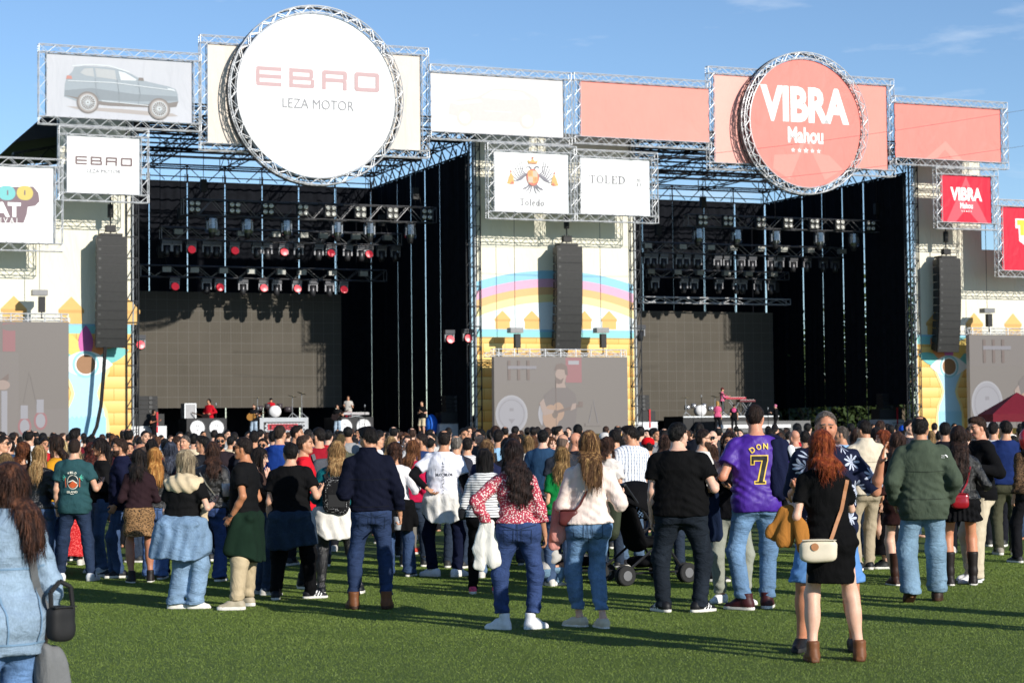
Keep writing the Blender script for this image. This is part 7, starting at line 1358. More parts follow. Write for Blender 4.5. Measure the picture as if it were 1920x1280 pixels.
# ---- faces and heads further in
F_ = [('bearded man in round sunglasses facing the camera before the left drum heads', 412, 812, 29, 'm', 172, Hr('quiff', '#15100e'), '#2a2226', dict(shades=1, beard='#15100e', skin=SK2)),
 ('man in sunglasses facing the camera below the acoustic guitarist', 492, 820, 28, 'm', 168, Hr('short', '#1a1411'), '#2c3038', dict(shades=1, beard='#1a1411', skin=SK2)),
 ('grey haired man turned to the camera near the left speaker stack', 350, 815, 30, 'm', 150, Hr('short', '#4a4440', '#7a746e'), '#3a3a40', {}),
 ('man with a black quiff in profile below the left drum heads', 383, 816, 27, 'm', 55, Hr('quiff', '#0f0c0b'), '#1a1c22', dict(hy=30, skin=SK2)),
 ('woman with blue grey hair left of the grey blonde bob', 322, 828, 24, 'f', 5, Hr('long', '#2c303c', '#5a6070', len=.26), '#7a2428', {}),
 ('bald man bowing his head left of the honey blonde hair', 262, 829, 27, 'm', 70, Hr('bald', '#3a2c24'), '#4a3a38', dict(nod=10, beard='#3a2c24', skin='#bb8468')),
 ('pale faced man facing the camera under the shorts wearing stage hand', 765, 815, 32, 'm', 160, Hr('short', '#2a201a'), '#e0dcd8', dict(skin=SK3)),
 ('man in white looking right under the right hand drum heads', 708, 812, 31, 'm', -75, Hr('short', '#1f1713'), '#e2e2e2', {}),
 ('person in a bright red cap below the right panel wall', 1217, 820, 26.5, 'm', 5, Hr('short', '#1f1713'), '#5a1a20', dict(cap='#c8141c')),
 ('brown haired woman in a grey jacket left of the heavy man in black', 1247, 813, 23.6, 'f', -25, Hr('long', '#2e1e18', '#5a3e2e', len=.27), '#8a8a88', {}),
 ('bald man in glasses facing the camera under the pink musicians', 1334, 806, 29, 'm', 160, Hr('none', '#3a3a3a'), '#2a2c34', dict(shades=1, skin=SK3)),
 ('small woman with brown hair just left of the curly haired face', 1331, 832, 25, 'f', 0, Hr('long', '#3a2418', '#6a4630', len=.24), '#3a3a40', {}),
 ('shaven headed man in grey seen between purple shirt and palm shirt', 1487, 805, 30, 'm', 20, Hr('none', '#2a2018'), '#b8b8b8', dict(skin='#c08c74')),
 ('dark haired man right beside the shaven head in grey', 1512, 806, 29, 'm', 0, Hr('short', '#16110f'), '#20222a', {}),
 ('grey cropped man in profile right of the palm leaf shirt', 1578, 797, 27, 'm', 50, Hr('buzz', '#4a423c', '#7a7068'), '#8ab0d8', dict(hy=30, skin=SK2)),
 ('woman with loose brown hair between the palm shirt and cream jacket', 1602, 803, 26.5, 'f', -10, Hr('long', '#2c1a12', '#54382a', len=.34), '#1c1c22', {}),
 ('person in a bright blue cap far back in front of the right speaker stack', 1694, 797, 34, 'm', 10, Hr('short', '#17110f'), '#2a2c34', dict(cap='#1c50b8')),
 ('person in a pale cap below the middle screen', 1131, 811, 29, 'm', -10, Hr('short', '#2a201a'), '#c8c4bc', dict(cap='#c8c4c0')),
 ('dark haired man just left of the embroidered shirt', 1150, 803, 25.6, 'm', 15, Hr('short', '#17110f'), '#b8b4ae', {}),
 ('curly brown haired woman right of the highlighted hair', 1138, 818, 24.8, 'f', -20, Hr('curly', '#2c1a12', '#5a3826', len=.2), '#d8d0c8', {}),
 ('man with a dark crop right of the two bald men', 1101, 805, 30, 'm', 0, Hr('short', '#15100e'), '#20222a', {}),
 ('woman in a dark top with black curls behind the floral blouse', 955, 820, 25.6, 'f', 10, Hr('curly', '#120d0c', '#2c201a', len=.15), '#1c1c22', {}),
 ('woman with long auburn hair behind the sunglasses woman in black', 168, 828, 27, 'f', 0, Hr('curly', '#2e1410', '#6e2c20', len=.3), '#2c1a2c', {}),
 ('black haired woman right of the bearded man in navy', 286, 822, 30, 'f', 0, Hr('long', '#0f0c0b', '#2a2220', len=.25), '#20222a', {}),
 ('man in green cap style hair behind the teal sweater', 640, 812, 29, 'm', 0, Hr('short', '#4a3e26'), '#4c5040', {}),
 ('dark haired woman under the right speaker stack', 1640, 800, 29, 'f', 0, Hr('long', '#14100f', '#30261f', len=.25), '#1c1c22', {}),
 ('man with thick black hair behind the green parka', 1770, 790, 27, 'm', -8, Hr('short', '#0f0c0b'), '#1a1a20', {}),
 ('person in dark clothes between the cardigan and the white shirt', 1852, 800, 31, 'm', 0, Hr('short', '#17110f'), '#2c2424', {})]
for i, (lab, x, ht, Y, sx, yaw, hr, c, ex) in enumerate(F_):
    if 'cap style' in lab: lab = 'man with sandy hair in an olive shirt behind the teal sweater'
    add('f%d' % i, lab, x, ht, [T(fb(c), 'long' if i % 3 == 0 else 'short', .88, .024), Bt(DN('#26364c') if i % 2 else fb('#1b1c22'), 'straight'), Sh('sneaker', '#303030' if i % 2 else '#b8b4ae')], hr, Y=Y, sex=sx, yaw=yaw, **ex)
# two people just outside the right of the frame: the photo shows their long shadows on the turf
for key, lab, X_, Y_ in (('shadow_a', 'man in a dark jacket just outside the right edge, seen by his shadow', 5.2, 15.8), ('shadow_b', 'woman in dark clothes just outside the right edge, seen by her shadow', 6.05, 16.5)):
    add(key, lab, 1500, 800, [T(fb('#22242c'), 'long', .88, .03, 'jacket'), Bt(fb('#1b1c22'), 'straight'), Sh('sneaker', '#303030')], Hr('short', '#17110f') if key[-1] == 'a' else Hr('long', '#2c1a12', len=.3), Y=17, sex='m' if key[-1] == 'a' else 'f'); PE[key]['o'].location = (X_, Y_, 0); PE.pop(key)
# ---- the packed crowd beyond: each person an object; only those whose head the camera can see
cover = np.full(1921, 1281.0)
def px_of(v):
    d = v-CAM; f = d.dot(FW); return 960+d.dot(RT)/f*F_PX, 640-d.dot(UP)/f*F_PX, F_PX/f
for pe in sorted(PE.values(), key=lambda p: p['P']['loc'].y):
    X, y, s_ = px_of(pe['P']['loc']+Vector((0, 0, pe['P']['h']))); a, b = int(max(0, X-.09*s_)), int(min(1920, X+.09*s_)); c, d = int(max(0, X-.2*s_)), int(min(1920, X+.2*s_))
    if b > a: cover[a:b] = np.minimum(cover[a:b], y)
    if d > c: cover[c:d] = np.minimum(cover[c:d], y+.27*s_)
HC = [('dark', '#16110f', None), ('black', '#0d0b0a', None), ('brown', '#33221a', '#5a3e2e'), ('chestnut', '#4a2e1c', '#7a5034'), ('fair', '#6e5436', '#b0925e')]
CC = ['#c8b89c', '#a8b4c4', '#d8d4cc', '#b0242c', '#3c6a9c', '#17181c', '#22242c', '#2c2e36', '#1c2440', '#4a2024', '#3a3a3c', '#8a8a8a', '#c8c8c6', '#3c4a3c', '#5a4a3c', '#6a1c28', '#26405c', '#d0ccc4', '#101012']
CN = dict(zip(CC, ['a tan top', 'a pale blue top', 'a white top', 'a red top', 'a blue top', 'a black top', 'a dark grey top', 'a slate top', 'a navy top', 'a maroon top', 'a charcoal top', 'a grey top', 'a light grey top', 'an olive top', 'a brown top', 'a crimson top', 'a denim blue top', 'a cream top', 'a jet black top']))
cand = []
for Y0 in np.arange(24.5, 62, 1.05):
    n = int(.52*Y0/.78)
    for j in range(n): cand.append((Y0+rng.uniform(-.4, .4), (-.262+.524*(j+.5)/n)+rng.uniform(-.012, .012)))
cand.sort(); nc = 0
for Y0, u in cand:
    if nc >= 150: break
    f = rng.random() < .48; h = float(np.clip(rng.normal(1.60, .06) if f else rng.normal(1.73, .07), 1.45, 1.82)); loc = Vector((u*Y0, Y0, 0)); X, y, s_ = px_of(loc+Vector((0, 0, h))); a, b = int(max(0, X-.075*s_)), int(min(1920, X+.075*s_))
    if b-a < 4 or any((pe['P']['loc']-loc).length < .55 for pe in PE.values()): continue
    if any(q['P']['loc'].y > Y0-.4 and q['P']['loc'].y < 34 and abs(px_of(q['P']['loc']+Vector((0, 0, 1.5)))[0]-X) < .40*s_ for q in PE.values()): continue      # keep the people named above in view
    vis = float(np.clip(cover[a:b]-y, 0, .24*s_).mean()/(.24*s_))
    if vis < .20: continue
    nm, c1, c2 = HC[rng.integers(0, 5)] if f else HC[rng.choice([0, 0, 1, 1, 2])]; nc += 1
    if f: kind = ['long', 'long', 'wavy', 'bob', 'curly', 'pony'][rng.integers(0, 6)]; hd = {'long': 'long', 'wavy': 'wavy', 'bob': 'bobbed', 'curly': 'curly', 'pony': 'tied'}[kind]; hr = Hr(kind, c1, c2, len=rng.uniform(.2, .36))
    else: kind = ['short', 'short', 'buzz', 'quiff', 'thin', 'short'][rng.integers(0, 6)]; hd = {'short': 'short', 'buzz': 'cropped', 'quiff': 'tousled', 'thin': 'thinning'}[kind]; hr = Hr(kind, c1, c2)
    back = rng.random() < .76; yaw = rng.uniform(-22, 22) if back else rng.choice([70, -70, 150, -150])+rng.uniform(-15, 15)
    zone = 'the left tower' if X < 240 else 'the left stage' if X < 890 else 'the rainbow tower' if X < 1190 else 'the right stage' if X < 1715 else 'the right tower'
    top = rng.choice(CC); sl = 'long' if rng.random() < .5 else 'short'
    P = dict(loc=loc, h=h, sex='f' if f else 'm', yaw=yaw, clothes=[T(fb(str(top)), sl, .89, .024), Bt(DN('#2c4564') if rng.random() < .5 else fb('#17181c'), 'straight')], hair=hr, seed=100+nc, L=['down', 'cross', 'fold', 'hold'][rng.integers(0, 4)], R=['down', 'cross', 'bent', 'hold'][rng.integers(0, 4)], skin=[SK1, SK2, SK3][rng.integers(0, 3)], build=rng.uniform(.95, 1.12))
    person(P, f"{'woman' if f else 'man'} with {hd} {nm} hair in {CN[str(top)]} {'watching' if back else 'turned aside'} before {zone}", 'packed crowd before the stages', res=.026 if Y0 < 34 else .034)
    cover[a:b] = np.minimum(cover[a:b], y); c, d = int(max(0, X-.2*s_)), int(min(1920, X+.2*s_)); cover[c:d] = np.minimum(cover[c:d], y+.27*s_)
# ---- musicians and crew on the stages
def on_stage(key, label, x, ht, q, z, clothes, hair, **k):
    p, zt = S(x, ht, q); loc = FP(p, q, z); sx = k.pop('sex', 'm'); _sd[0] += 1; h = min(max(zt-z, 1.5), 1.95); P = dict(loc=loc, h=h, sex=sx, clothes=clothes, hair=hair, seed=_sd[0], **k); PE[key] = person(P, label, 'musicians and crew on the stages', res=.022); return PE[key]
JT = lambda c: [Bt(DN('#6d8cb0') if c == 'blue' else fb(c), 'straight'), Sh('sneaker', '#c8c4bc')]
on_stage('bassist', 'musician in a red and white track jacket with a bass behind the left drum heads', 392, 748, 5.5, DECK+.02, [T(fb('#b41826'), 'long', .88, .03, 'jacket')]+JT('#8a1420'), Hr('curly', '#0f0c0b', len=.08), yaw=150, L='strum', R='strum')
on_stage('singer', 'bearded singer in black strumming an acoustic guitar', 476, 758, 3.2, DECK+.01, [T(fb('#17181c'), 'short', .86, .028)]+[Bt(DN('#9ab4cc'), 'wide'), Sh('sneaker', '#c8c4bc')], Hr('short', '#2a1a12'), yaw=165, beard='#2a1a12', L='bent', R='strum', skin=SK1)
on_stage('drummer', 'drummer in a red and white shirt wearing a dark cap', 508, 748, 8.4, DECK+.55, [T(fb('#b41826'), 'short', .88, .03)]+JT('#17181c'), Hr('short', '#17110f'), yaw=180, cap='#141416', L='hold', R='hold')
on_stage('keys', 'long haired musician in a grey tee behind the left stage keyboard', 653, 742, 6.6, DECK+.45, [T(fb('#b0aca6'), 'short', .88, .026)]+JT('#7a1822'), Hr('long', '#2a1a12', len=.14), yaw=178, L='hold', R='hold')
on_stage('guitarist', 'musician in black playing electric guitar at the left of the keyboard riser', 633, 758, 4.2, DECK+.01, [T(fb('#141416'), 'short', .86, .028)]+[Bt(DN('#9ab4cc'), 'wide'), Sh('sneaker', '#c8c4bc')], Hr('curly', '#1a1210', len=.14), yaw=165, L='bent', R='strum', skin=SK1)
on_stage('stagehand', 'stage hand in black tee and beige shorts', 791, 752, 2.5, DECK+.01, [T(fb('#111113'), 'short', .88, .026), Bt(fb('#c4b496'), 'shorts', 'shorts', hem=.5), Sh('boot', '#1a1a1a')], Hr('short', '#2a1a12'), yaw=150, L='fold', R='cross', legs_covered=False, skin=SK1)
on_stage('techie', 'technician in black beside the left speaker stack', 288, 768, 2.2, DECK+.01-.35, [T(fb('#111113'), 'short', .88, .026)]+JT('#111113'), Hr('curly', '#1a1210', len=.1), yaw=-100, L='hold', R='hold', skin='#a8745a')
on_stage('pink_keys', 'keyboard player in a pink shirt and dark cap, turned to the right', 1354, 727, 7.2, DECK+.95, [T(fb('#d8688c'), 'long', .9, .026)]+JT('#17181c'), Hr('short', '#17110f'), yaw=-95, cap='#5a1c24', L='hold', R='reach')
on_stage('pink_tee', 'blonde crew member in a pink tee seen from behind at the right stage', 1345, 752, 3.0, DECK+.01, [T(fb('#cf5a80'), 'short', .86, .026)]+JT('#17181c'), Hr('bob', '#a8804a', len=.16), sex='f', yaw=-15)
on_stage('pink_back', 'crew member in a black tee with a pink print on the back', 1376, 757, 3.0, DECK+.01, [T(fb('#141416'), 'short', .86, .026)]+JT('#17181c'), Hr('short', '#2a1c14'), yaw=-5)
on_stage('pink_hood', 'figure in black with a pink scarf standing right of centre on the right stage', 1454, 763, 2.6, DECK+.01, [T(fb('#121214'), 'long', .8, .03)]+JT('#121214'), Hr('short', '#c87090'), yaw=70, L='hold', R='reach', skin=SK3)
GW = plain('guitar_wood', srgb('#c48c4a'), .35); GR = plain('guitar_red', srgb('#8a1c1c'), .3)
guitar_at(PE['singer']['M'], 'honey coloured acoustic guitar held by the bearded singer', GW, (-.95, .1, .25), (.02, .21, 1.04), 1.15); guitar_at(PE['bassist']['M'], 'dark bass guitar held by the red jacketed musician', plain('bass_dark', (.03, .02, .02), .3), (.95, .1, .25), (.02, .21, 1.08)); guitar_at(PE['guitarist']['M'], 'dark electric guitar held at the left of the keyboard riser', plain('bass_dark', (.03, .02, .02), .3), (-.9, .1, .4), (.02, .21, 1.02))
p, z = S(811, 785, 3.0); F = SDF((-.6, -.5, -.02), (.6, .5, 1.4), .035); F.ell((0, 0, .55), (.34, .32, .55), .1); F.disp(lambda X, Y, Z: -.02*wob(X, Y, Z, 12, 12, 9, 3)); blob('plastic_sack', F, [fabric('#1560c8', 'shiny')], Matrix.Translation(FP(p, 3.2, DECK+.01)), 'bright blue sack beside the stage hand in shorts', 'sack')
# ---------------------------------------------------------------- prints on clothes
def ring_text(k, t, cx, cz, r, a0, a1, h, mi):
    g = [c for c in t]
    for i, c in enumerate(g):
        if c == ' ': continue
        a = R(a0+(a1-a0)*(i+.5)/len(g)); w_ = abs(R(a1-a0))*r/len(g)*.82; v, fs = text_geo(c, .03); k.mi = mi; k.y -= k.st; s, q = math.sin(a), math.cos(a); k.add([(cx+s*(r+(y_*h))+q*(x_-.5)*w_, k.y, cz+q*(r+(y_*h))-s*(x_-.5)*w_) for x_, y_ in v], fs)
pe = PE['teal']; k = Ink(); cz = 1.22*pe['B'].s; pal = [plain('ink_cream', srgb('#d8d4c4'), .7), plain('ink_dark', srgb('#1d2c30'), .7), plain('ink_orange', srgb('#c0582e'), .7), plain('ink_mint', srgb('#4fae98'), .7)]
k.disc(0, cz, .068, .085, 0); k.disc(0, cz, .060, .077, 1); k.poly([(-.045, cz-.03), (.0, cz+.012), (.05, cz-.02), (.045, cz-.05), (0, cz-.072), (-.04, cz-.055)], 2); k.stroke([(-.05, cz+.0), (0, cz+.02), (.05, cz-.015)], .012, 0)
for s in (-1, 1):
    for a in (-50, -15, 20, 55): k.stroke([(s*.085, cz+.05), (s*(.085+.045*math.cos(R(a))), cz+.05+.045*math.sin(R(a)))], .016, 3, .004)
    k.stroke([(s*.082, cz-.06), (s*.085, cz+.05)], .010, 2)
ring_text(k, 'WILD', 0, cz, .10, -30, 30, .026, 0); k.text('ISLAND', -.062, cz-.128, .062, cz-.102, 0, bold=.03); k.rect(-.02, cz-.142, .02, cz-.137, 0); back_print(pe, k, pal)
pe = PE['purple']; s_ = pe['B'].s; k = Ink(); c_ = 1.20*s_; gold, ink = plain('ink_gold', srgb('#e2c050'), .6), plain('ink_black', (.015, .013, .016), .6); o = .01
k.poly([(-.085+o, c_+.13), (.085+o, c_+.13), (.085+o, c_+.075), (.045+o, c_-.11), (.062+o, c_-.11), (.062+o, c_-.145), (-.05+o, c_-.145), (-.05+o, c_-.11), (-.022+o, c_-.11), (.018+o, c_+.07), (-.045+o, c_+.07), (-.045+o, c_+.035), (-.085+o, c_+.035)], 0)
k.poly([(-.075+o, c_+.12), (.075+o, c_+.12), (.075+o, c_+.078), (.030+o, c_-.12), (.052+o, c_-.12), (.052+o, c_-.135), (-.04+o, c_-.135), (-.04+o, c_-.12), (-.008+o, c_-.12), (.032+o, c_+.08), (-.055+o, c_+.08), (-.055+o, c_+.045), (-.075+o, c_+.045)], 1)
ring_text(k, 'DON', .06, c_-.0, .185, -42, 12, .055, 0); back_print(pe, k, [gold, ink])
pe = PE['white_tee']; s_ = pe['B'].s; k = Ink(); k.text('SILO  SILOE', -.060, 1.20*s_, .145, 1.232*s_, 0, bold=.02)
for i, c in enumerate('LUDOSTALVO'): k.text(c, .028, (1.34-.040*i)*s_, .050, (1.367-.040*i)*s_, 0, bold=.02)
k.rect(-.055, 1.18*s_, -.052, 1.29*s_, 0); k.rect(-.061, 1.27*s_, -.046, 1.273*s_, 0); back_print(pe, k, [plain('ink_black', (.015, .013, .016), .6)])
pe = PE['pink_back']; k = Ink(); k.disc(.0, 1.22, .12, .13, 0); back_print(pe, k, [plain('ink_pink', srgb('#c8487c'), .6)])
pe = PE['parka']; s_ = pe['B'].s; k = Ink(); k.text('THE', .165, 1.375*s_, .195, 1.387*s_, 0); k.ring(.20, 1.365*s_, .028, .028, .010, mi=0, a0=0, a1=90, n=8); k.text('FACE', .165, 1.358*s_, .195, 1.370*s_, 0); back_print(pe, k, [WHITE], parent='parka')
SEAM = plain('denim_seam', srgb('#1c2a40'), .9)
def pockets(key, dark=True):
    pe = PE[key]; B = pe['B']; s_ = B.s; z = .985*s_ if B.f else .93*s_; k = Ink(); c = B.pel[0]; w_ = .012
    for g in (-1, 1):
        x0, x1 = c+g*.035*s_*B.b, c+g*.125*s_*B.b; pts = [(x0, z-.055), (x0+g*.004, z-.165), ((x0+x1)/2, z-.188), (x1-g*.004, z-.165), (x1, z-.050), (x0, z-.055)]; k.stroke(pts, .005, 0)
        k.stroke([(c, z-.055), (c+g*.08, z-.03), (c+g*.15*B.b, z-.012)], .006, 0)
    k.stroke([(c, z), (c, z-.10), (c, z-.22)], .006, 0); o = back_print(pe, k, [SEAM], 'pocket_stitching', 'trousers', ('trousers',)); return o
for q in ('floral', 'pink', 'navy_jeans', 'honey', 'brown_leather'): pockets(q)
# ---------------------------------------------------------------- things carried
def bag(key, label, pts, c, size, mat, strapm, flat=(1, .5, .8), wd=.022, flap=None, extra=None):
    """cross-body bag hanging at c (person space) from a strap laid over the clothes"""
    pe = PE[key]; M = pe['M']; F = SDF(np.array(c)-np.array(size)-.06, np.array(c)+np.array(size)+.06, .009); sx, sy, sz = size
    F.put(lambda X, Y, Z: (np.maximum(np.abs((X-c[0])/sx)**4+np.abs((Y-c[1])/sy)**3+np.abs((Z-c[2])/sz)**4, 1e-6)**.25-1)*min(size)*.9, np.array(c)-np.array(size), np.array(c)+np.array(size), 0); F.disp(lambda X, Y, Z: -.004*wob(X, Y, Z, 30, 30, 30, 5))
    V, Q = F.out(); o0 = np.array((c[0], c[1], c[2]-sz)); t = link_mesh('handbag', make_mesh('handbag', V-o0, Q, [mat])); t.matrix_world = M @ Matrix.Translation(Vector(o0)); tag(t, label, 'bag', 'bags carried by the crowd')
    m = MB(); strap_geo(m, pe, pts, wd); m.v = [tuple(np.array(v)-o0) for v in m.v]; m.build('strap', strapm, t)
    m = MB(); m.box((c[0]-sx*.9-o0[0], -sy-.006, sz*1.88), (c[0]+sx*.9-o0[0], -sy*.2, sz*1.94)); m.build('zip', mat, t)
    if flap: m = MB(); m.lathe([(flap, -sy-.008), (flap, -sy-.004)], 14, (-sx*.25, 0, sz*1.35), 'y'); m.build('badge', strapm, t)
    return t
s_ = PE['redhead']['B'].s
bag('redhead', 'cream handbag with a tan strap at the hip of the red haired woman', [(.10, 1.37*s_), (.05, 1.15*s_), (-.04, .93*s_)], (-.14, -.205, .85*s_), (.135, .055, .085), plain('cream_leather', srgb('#cfc4ae'), .5, var=.06), plain('tan_strap', srgb('#a8734c'), .5), wd=.026, flap=.028)
s_ = PE['pink']['B'].s; bag('pink', 'burgundy leather pouch at the left hip of the woman in pale pink', [(-.02, 1.22*s_), (-.08, 1.10*s_), (-.15, 1.02*s_)], (-.185, -.10, .985*s_), (.085, .045, .075), plain('burgundy', srgb('#5a2a28'), .4), plain('burgundy', srgb('#5a2a28'), .4), wd=.018)
s_ = PE['ruffle']['B'].s; bag('ruffle', 'shiny red handbag behind the long haired woman in the mini skirt', [(.10, 1.30*s_), (.06, 1.12*s_), (.0, 1.02*s_)], (-.03, -.205, .93*s_), (.095, .045, .085), plain('red_patent', srgb('#8e1420'), .2, spec=.6), plain('red_patent', srgb('#8e1420'), .2, spec=.6), wd=.016)
s_ = PE['stripe_top']['B'].s; bag('stripe_top', 'small black bag on a thin strap across the striped top', [(.08, 1.36*s_), (-.02, 1.2*s_), (-.13, 1.02*s_)], (-.19, -.03, .96*s_), (.07, .04, .06), plain('black_leather', (.015, .015, .016), .4), plain('black_leather', (.015, .015, .016), .4), wd=.014)
s_ = PE['denim']['B'].s; bag('denim', 'black shoulder pouch on a wide grey strap of the denim jacketed woman', [(.02, 1.36*s_), (.09, 1.15*s_), (.175, .95*s_)], (.205, -.15, .89*s_), (.068, .048, .088), plain('black_nylon', (.012, .012, .013), .7), plain('grey_webbing', srgb('#5a5c5e'), .8), wd=.042)
s_ = PE['brown_leather']['B'].s; bag('brown_leather', 'dark pouch on a chain strap across the leather jacket', [(-.08, 1.36*s_), (.02, 1.2*s_), (.13, 1.04*s_)], (.18, .03, .95*s_), (.07, .04, .06), plain('black_leather', (.015, .015, .016), .4), plain('chain_brass', (.45, .40, .32), .35, .7), wd=.014)
t_ = [o for o in COL.objects if o.get('label', '').startswith('black shoulder pouch')][0]; m = MB(); m.path([(-.05, 0, .15), (-.055, 0, .24), (-.01, -.01, .29), (.05, -.01, .26), (.07, 0, .15), (.066, 0, .06)], .012, 7); m.build('carry_handle', plain('black_nylon', (.012, .012, .013), .7), t_)
pe = PE['denim']; s_ = pe['B'].s; k = Ink()
k.stroke([(-.16, 1.20*s_), (-.1, 1.19*s_), (.1, 1.19*s_), (.16, 1.20*s_)], .010, 0); k.stroke([(-.17, .80*s_), (0, .795*s_), (.17, .80*s_)], .010, 0)
for g in (-1, 1): k.stroke([(g*.13, 1.19*s_), (g*.10, 1.0*s_), (g*.085, .80*s_)], .009, 0); pass
back_print(pe, k, [plain('pale_denim_seam', srgb('#6c88a2'), .9)], 'seams', 'jacket')
for key, z in (('navy_jeans', 1.24), ('beige', 1.26), ('parka', 1.24)):
    pe = PE[key]; s_ = pe['B'].s; k = Ink(); k.stroke([(-.19, z*s_), (0, (z-.01)*s_), (.19, z*s_)], .006, 0); k.stroke([(-.2, .98*s_), (0, .975*s_), (.2, .98*s_)], .006, 0) if key != 'beige' else None; back_print(pe, k, [plain('seam_'+key, sc3({'navy_jeans': srgb('#0e1120'), 'beige': srgb('#cfc2ac'), 'parka': srgb('#434d40')}[key], .55), .9)], 'seams', 'parka' if key == 'parka' else 'jacket')
# grey carrier hanging below the denim jacket
pe = PE['denim']; F = SDF((.05, -.30, .25), (.42, .1, .80), .012); F.put(lambda X, Y, Z: (np.maximum(np.abs((X-.205+.1*(Z-.49))/(.085-.10*(Z-.49)))**3+np.abs((Y+.08)/.06)**3+np.abs((Z-.47)/.24)**6, 1e-6)**.25-1)*.06, (.07, -.15, .22), (.36, -.01, .74), 0); F.disp(lambda X, Y, Z: -.008*wob(X, Y, Z, 24, 20, 16, 5)-.004*np.sin(60*X+8*Z)); blob('carrier_bag', F, [fabric('#6c6d6e')], pe['M'], 'grey cloth carrier hanging below the black pouch at the left edge', 'bag', 'bags carried by the crowd')
def backpack(key, label, mat, w_, h_, d_, zc, trim):
    pe = PE[key]; B = pe['B']; yb = on_cloth(pe, 0, zc).y; F = SDF((-w_-.05, yb-d_*2-.05, zc-h_-.05), (w_+.05, yb+.06, zc+h_+.06), .011)
    F.put(lambda X, Y, Z: (np.maximum(np.abs(X/w_)**4+np.abs((Y-yb+d_*.8)/d_)**3+np.abs((Z-zc)/h_)**4, 1e-6)**.25-1)*d_*.9, (-w_, yb-2*d_, zc-h_), (w_, yb+.02, zc+h_), 0); F.disp(lambda X, Y, Z: -.004*wob(X, Y, Z, 24, 24, 24, 7)); t = blob('backpack', F, [mat], pe['M'], label, 'backpack', 'backpacks worn in the crowd')
    m = MB(); o0 = Matrix(pe['M']).inverted() @ t.matrix_world.translation; zt = zc+h_*.8; zs = B.sh[1][2]
    for s in (-1, 1): m = MB(); strap_geo(m, pe, [(s*w_*.6, zt), (s*(w_*.75), zs+.03)], .045); m.v = [tuple(Vector(v)-o0) for v in m.v]; m.build('shoulder_strap', trim, t)
    m = MB(); m.box((-w_*.6, yb-d_*1.82, zc-h_*.6), (w_*.6, yb-d_*1.6, zc+h_*.05)); m.v = [tuple(Vector(v)-o0) for v in m.v]; m.build('pocket', trim, t)
s_ = PE['dot_pack']['B'].s; backpack('dot_pack', 'black backpack with white dots on the teal sweater', pattern('dots', '#121214', '#c8c8c8'), .145, .20, .075, 1.14*s_, plain('black_nylon', (.012, .012, .013), .7))
s_ = PE['red_pack']['B'].s; backpack('red_pack', 'grey backpack on the dark red jacket', fabric('#4c4e54'), .15, .20, .08, 1.16*s_, plain('grey_webbing', srgb('#5a5c5e'), .8))
s_ = PE['light_blue']['B'].s; backpack('light_blue', 'tiny black backpack on the light blue shirt', plain('black_leather', (.015, .015, .016), .4), .09, .09, .05, 1.22*s_, plain('black_nylon', (.012, .012, .013), .7))
def held(key, label, parts, m, name='jacket', r=.09, **k):
    pe = PE[key]; return blob(name, drape(parts, r, **k), [m], pe['M'], label, 'jacket', 'jackets carried on arms and shoulders')
B = PE['floral']['B']; w_ = B.wr[-1]; held('floral', 'white jacket hanging from the wrist of the woman in the floral blouse', [(w_+(-.02, .0, .0), w_+(-.05, -.02, -.20), .055, .085), (w_+(.02, -.02, .0), w_+(.05, -.03, -.30), .05, .07), (w_+(-.05, -.02, -.1), w_+(-.07, -.03, -.34), .06, .055)], fb('#dcd9d0'))
B = PE['pink']['B']; w_ = B.el[-1]; held('pink', 'dusty pink jacket over the left arm of the woman in pale pink', [(w_+(.0, .06, -.02), w_+(-.03, .03, -.24), .06, .085), (w_+(-.04, .08, .0), w_+(-.08, .06, -.34), .05, .05)], fb('#cf8f84'))
B = PE['purple']['B']; q = B.sh[1]; held('purple', 'navy jacket with white patches slung over the right shoulder of the tall man', [(q+(-.02, .04, .045), q+(.0, -.10, .0), .075, .075), (q+(.0, -.10, .0), q+(.02, -.145, -.40), .085, .10), (q+(.07, -.05, -.0), q+(.09, -.09, -.44), .06, .07)], fb('#161b34'))
pe = PE['purple']; F = drape([(q+(.115, -.115, -.02), q+(.135, -.125, -.10), .038, .03)], .06, amp=.003); blob('white_scarf', F, [fb('#dadadc')], pe['M'], 'white sleeve stripe on the navy jacket over the tall shoulder', 'scarf')
B = PE['redhead']['B']; w_ = B.el[-1]; held('redhead', 'camel jacket folded over the left arm of the red haired woman', [(w_+(-.02, .05, .0), w_+(-.09, .03, -.16), .06, .07), (w_+(-.06, .08, .03), w_+(-.16, .08, -.12), .06, .06), (w_+(.02, .0, -.04), w_+(.05, -.04, -.22), .05, .055)], fb('#a06a30'))
B = PE['curly_face']['B']; w_ = B.el[1]*.5+B.wr[1]*.5; held('curly_face', 'dark navy jacket hanging over the forearm of the curly haired woman', [(w_+(.02, .0, -.0), w_+(.05, .03, -.34), .07, .10), (w_+(-.05, .03, -.0), w_+(-.06, .05, -.40), .06, .08)], fb('#18233a'))
def cup(key, label, g=1, beer=None, off=(0, .03, -.06)):
    pe = PE[key]; B = pe['B']; d = B.wr[g]-B.el[g]; d = d/np.linalg.norm(d); c = B.wr[g]+d*.085+np.array((-.03*g, .0, .0)); t = empty('plastic_cup', (0, 0, 0)); t.matrix_world = pe['M'] @ Matrix.Translation(Vector(c)-Vector((0, 0, .07))); tag(t, label, 'cup', 'plastic cups held in the crowd')
    m = MB(); m.smooth = True; m.lathe([(.030, 0), (.041, .13), (.039, .13), (.028, .006)], 18); m.build('cup', cupm(), t)
    if beer: m = MB(); m.lathe([(.0285, .004), (.036, .092)], 16); m.build('drink', beer, t)
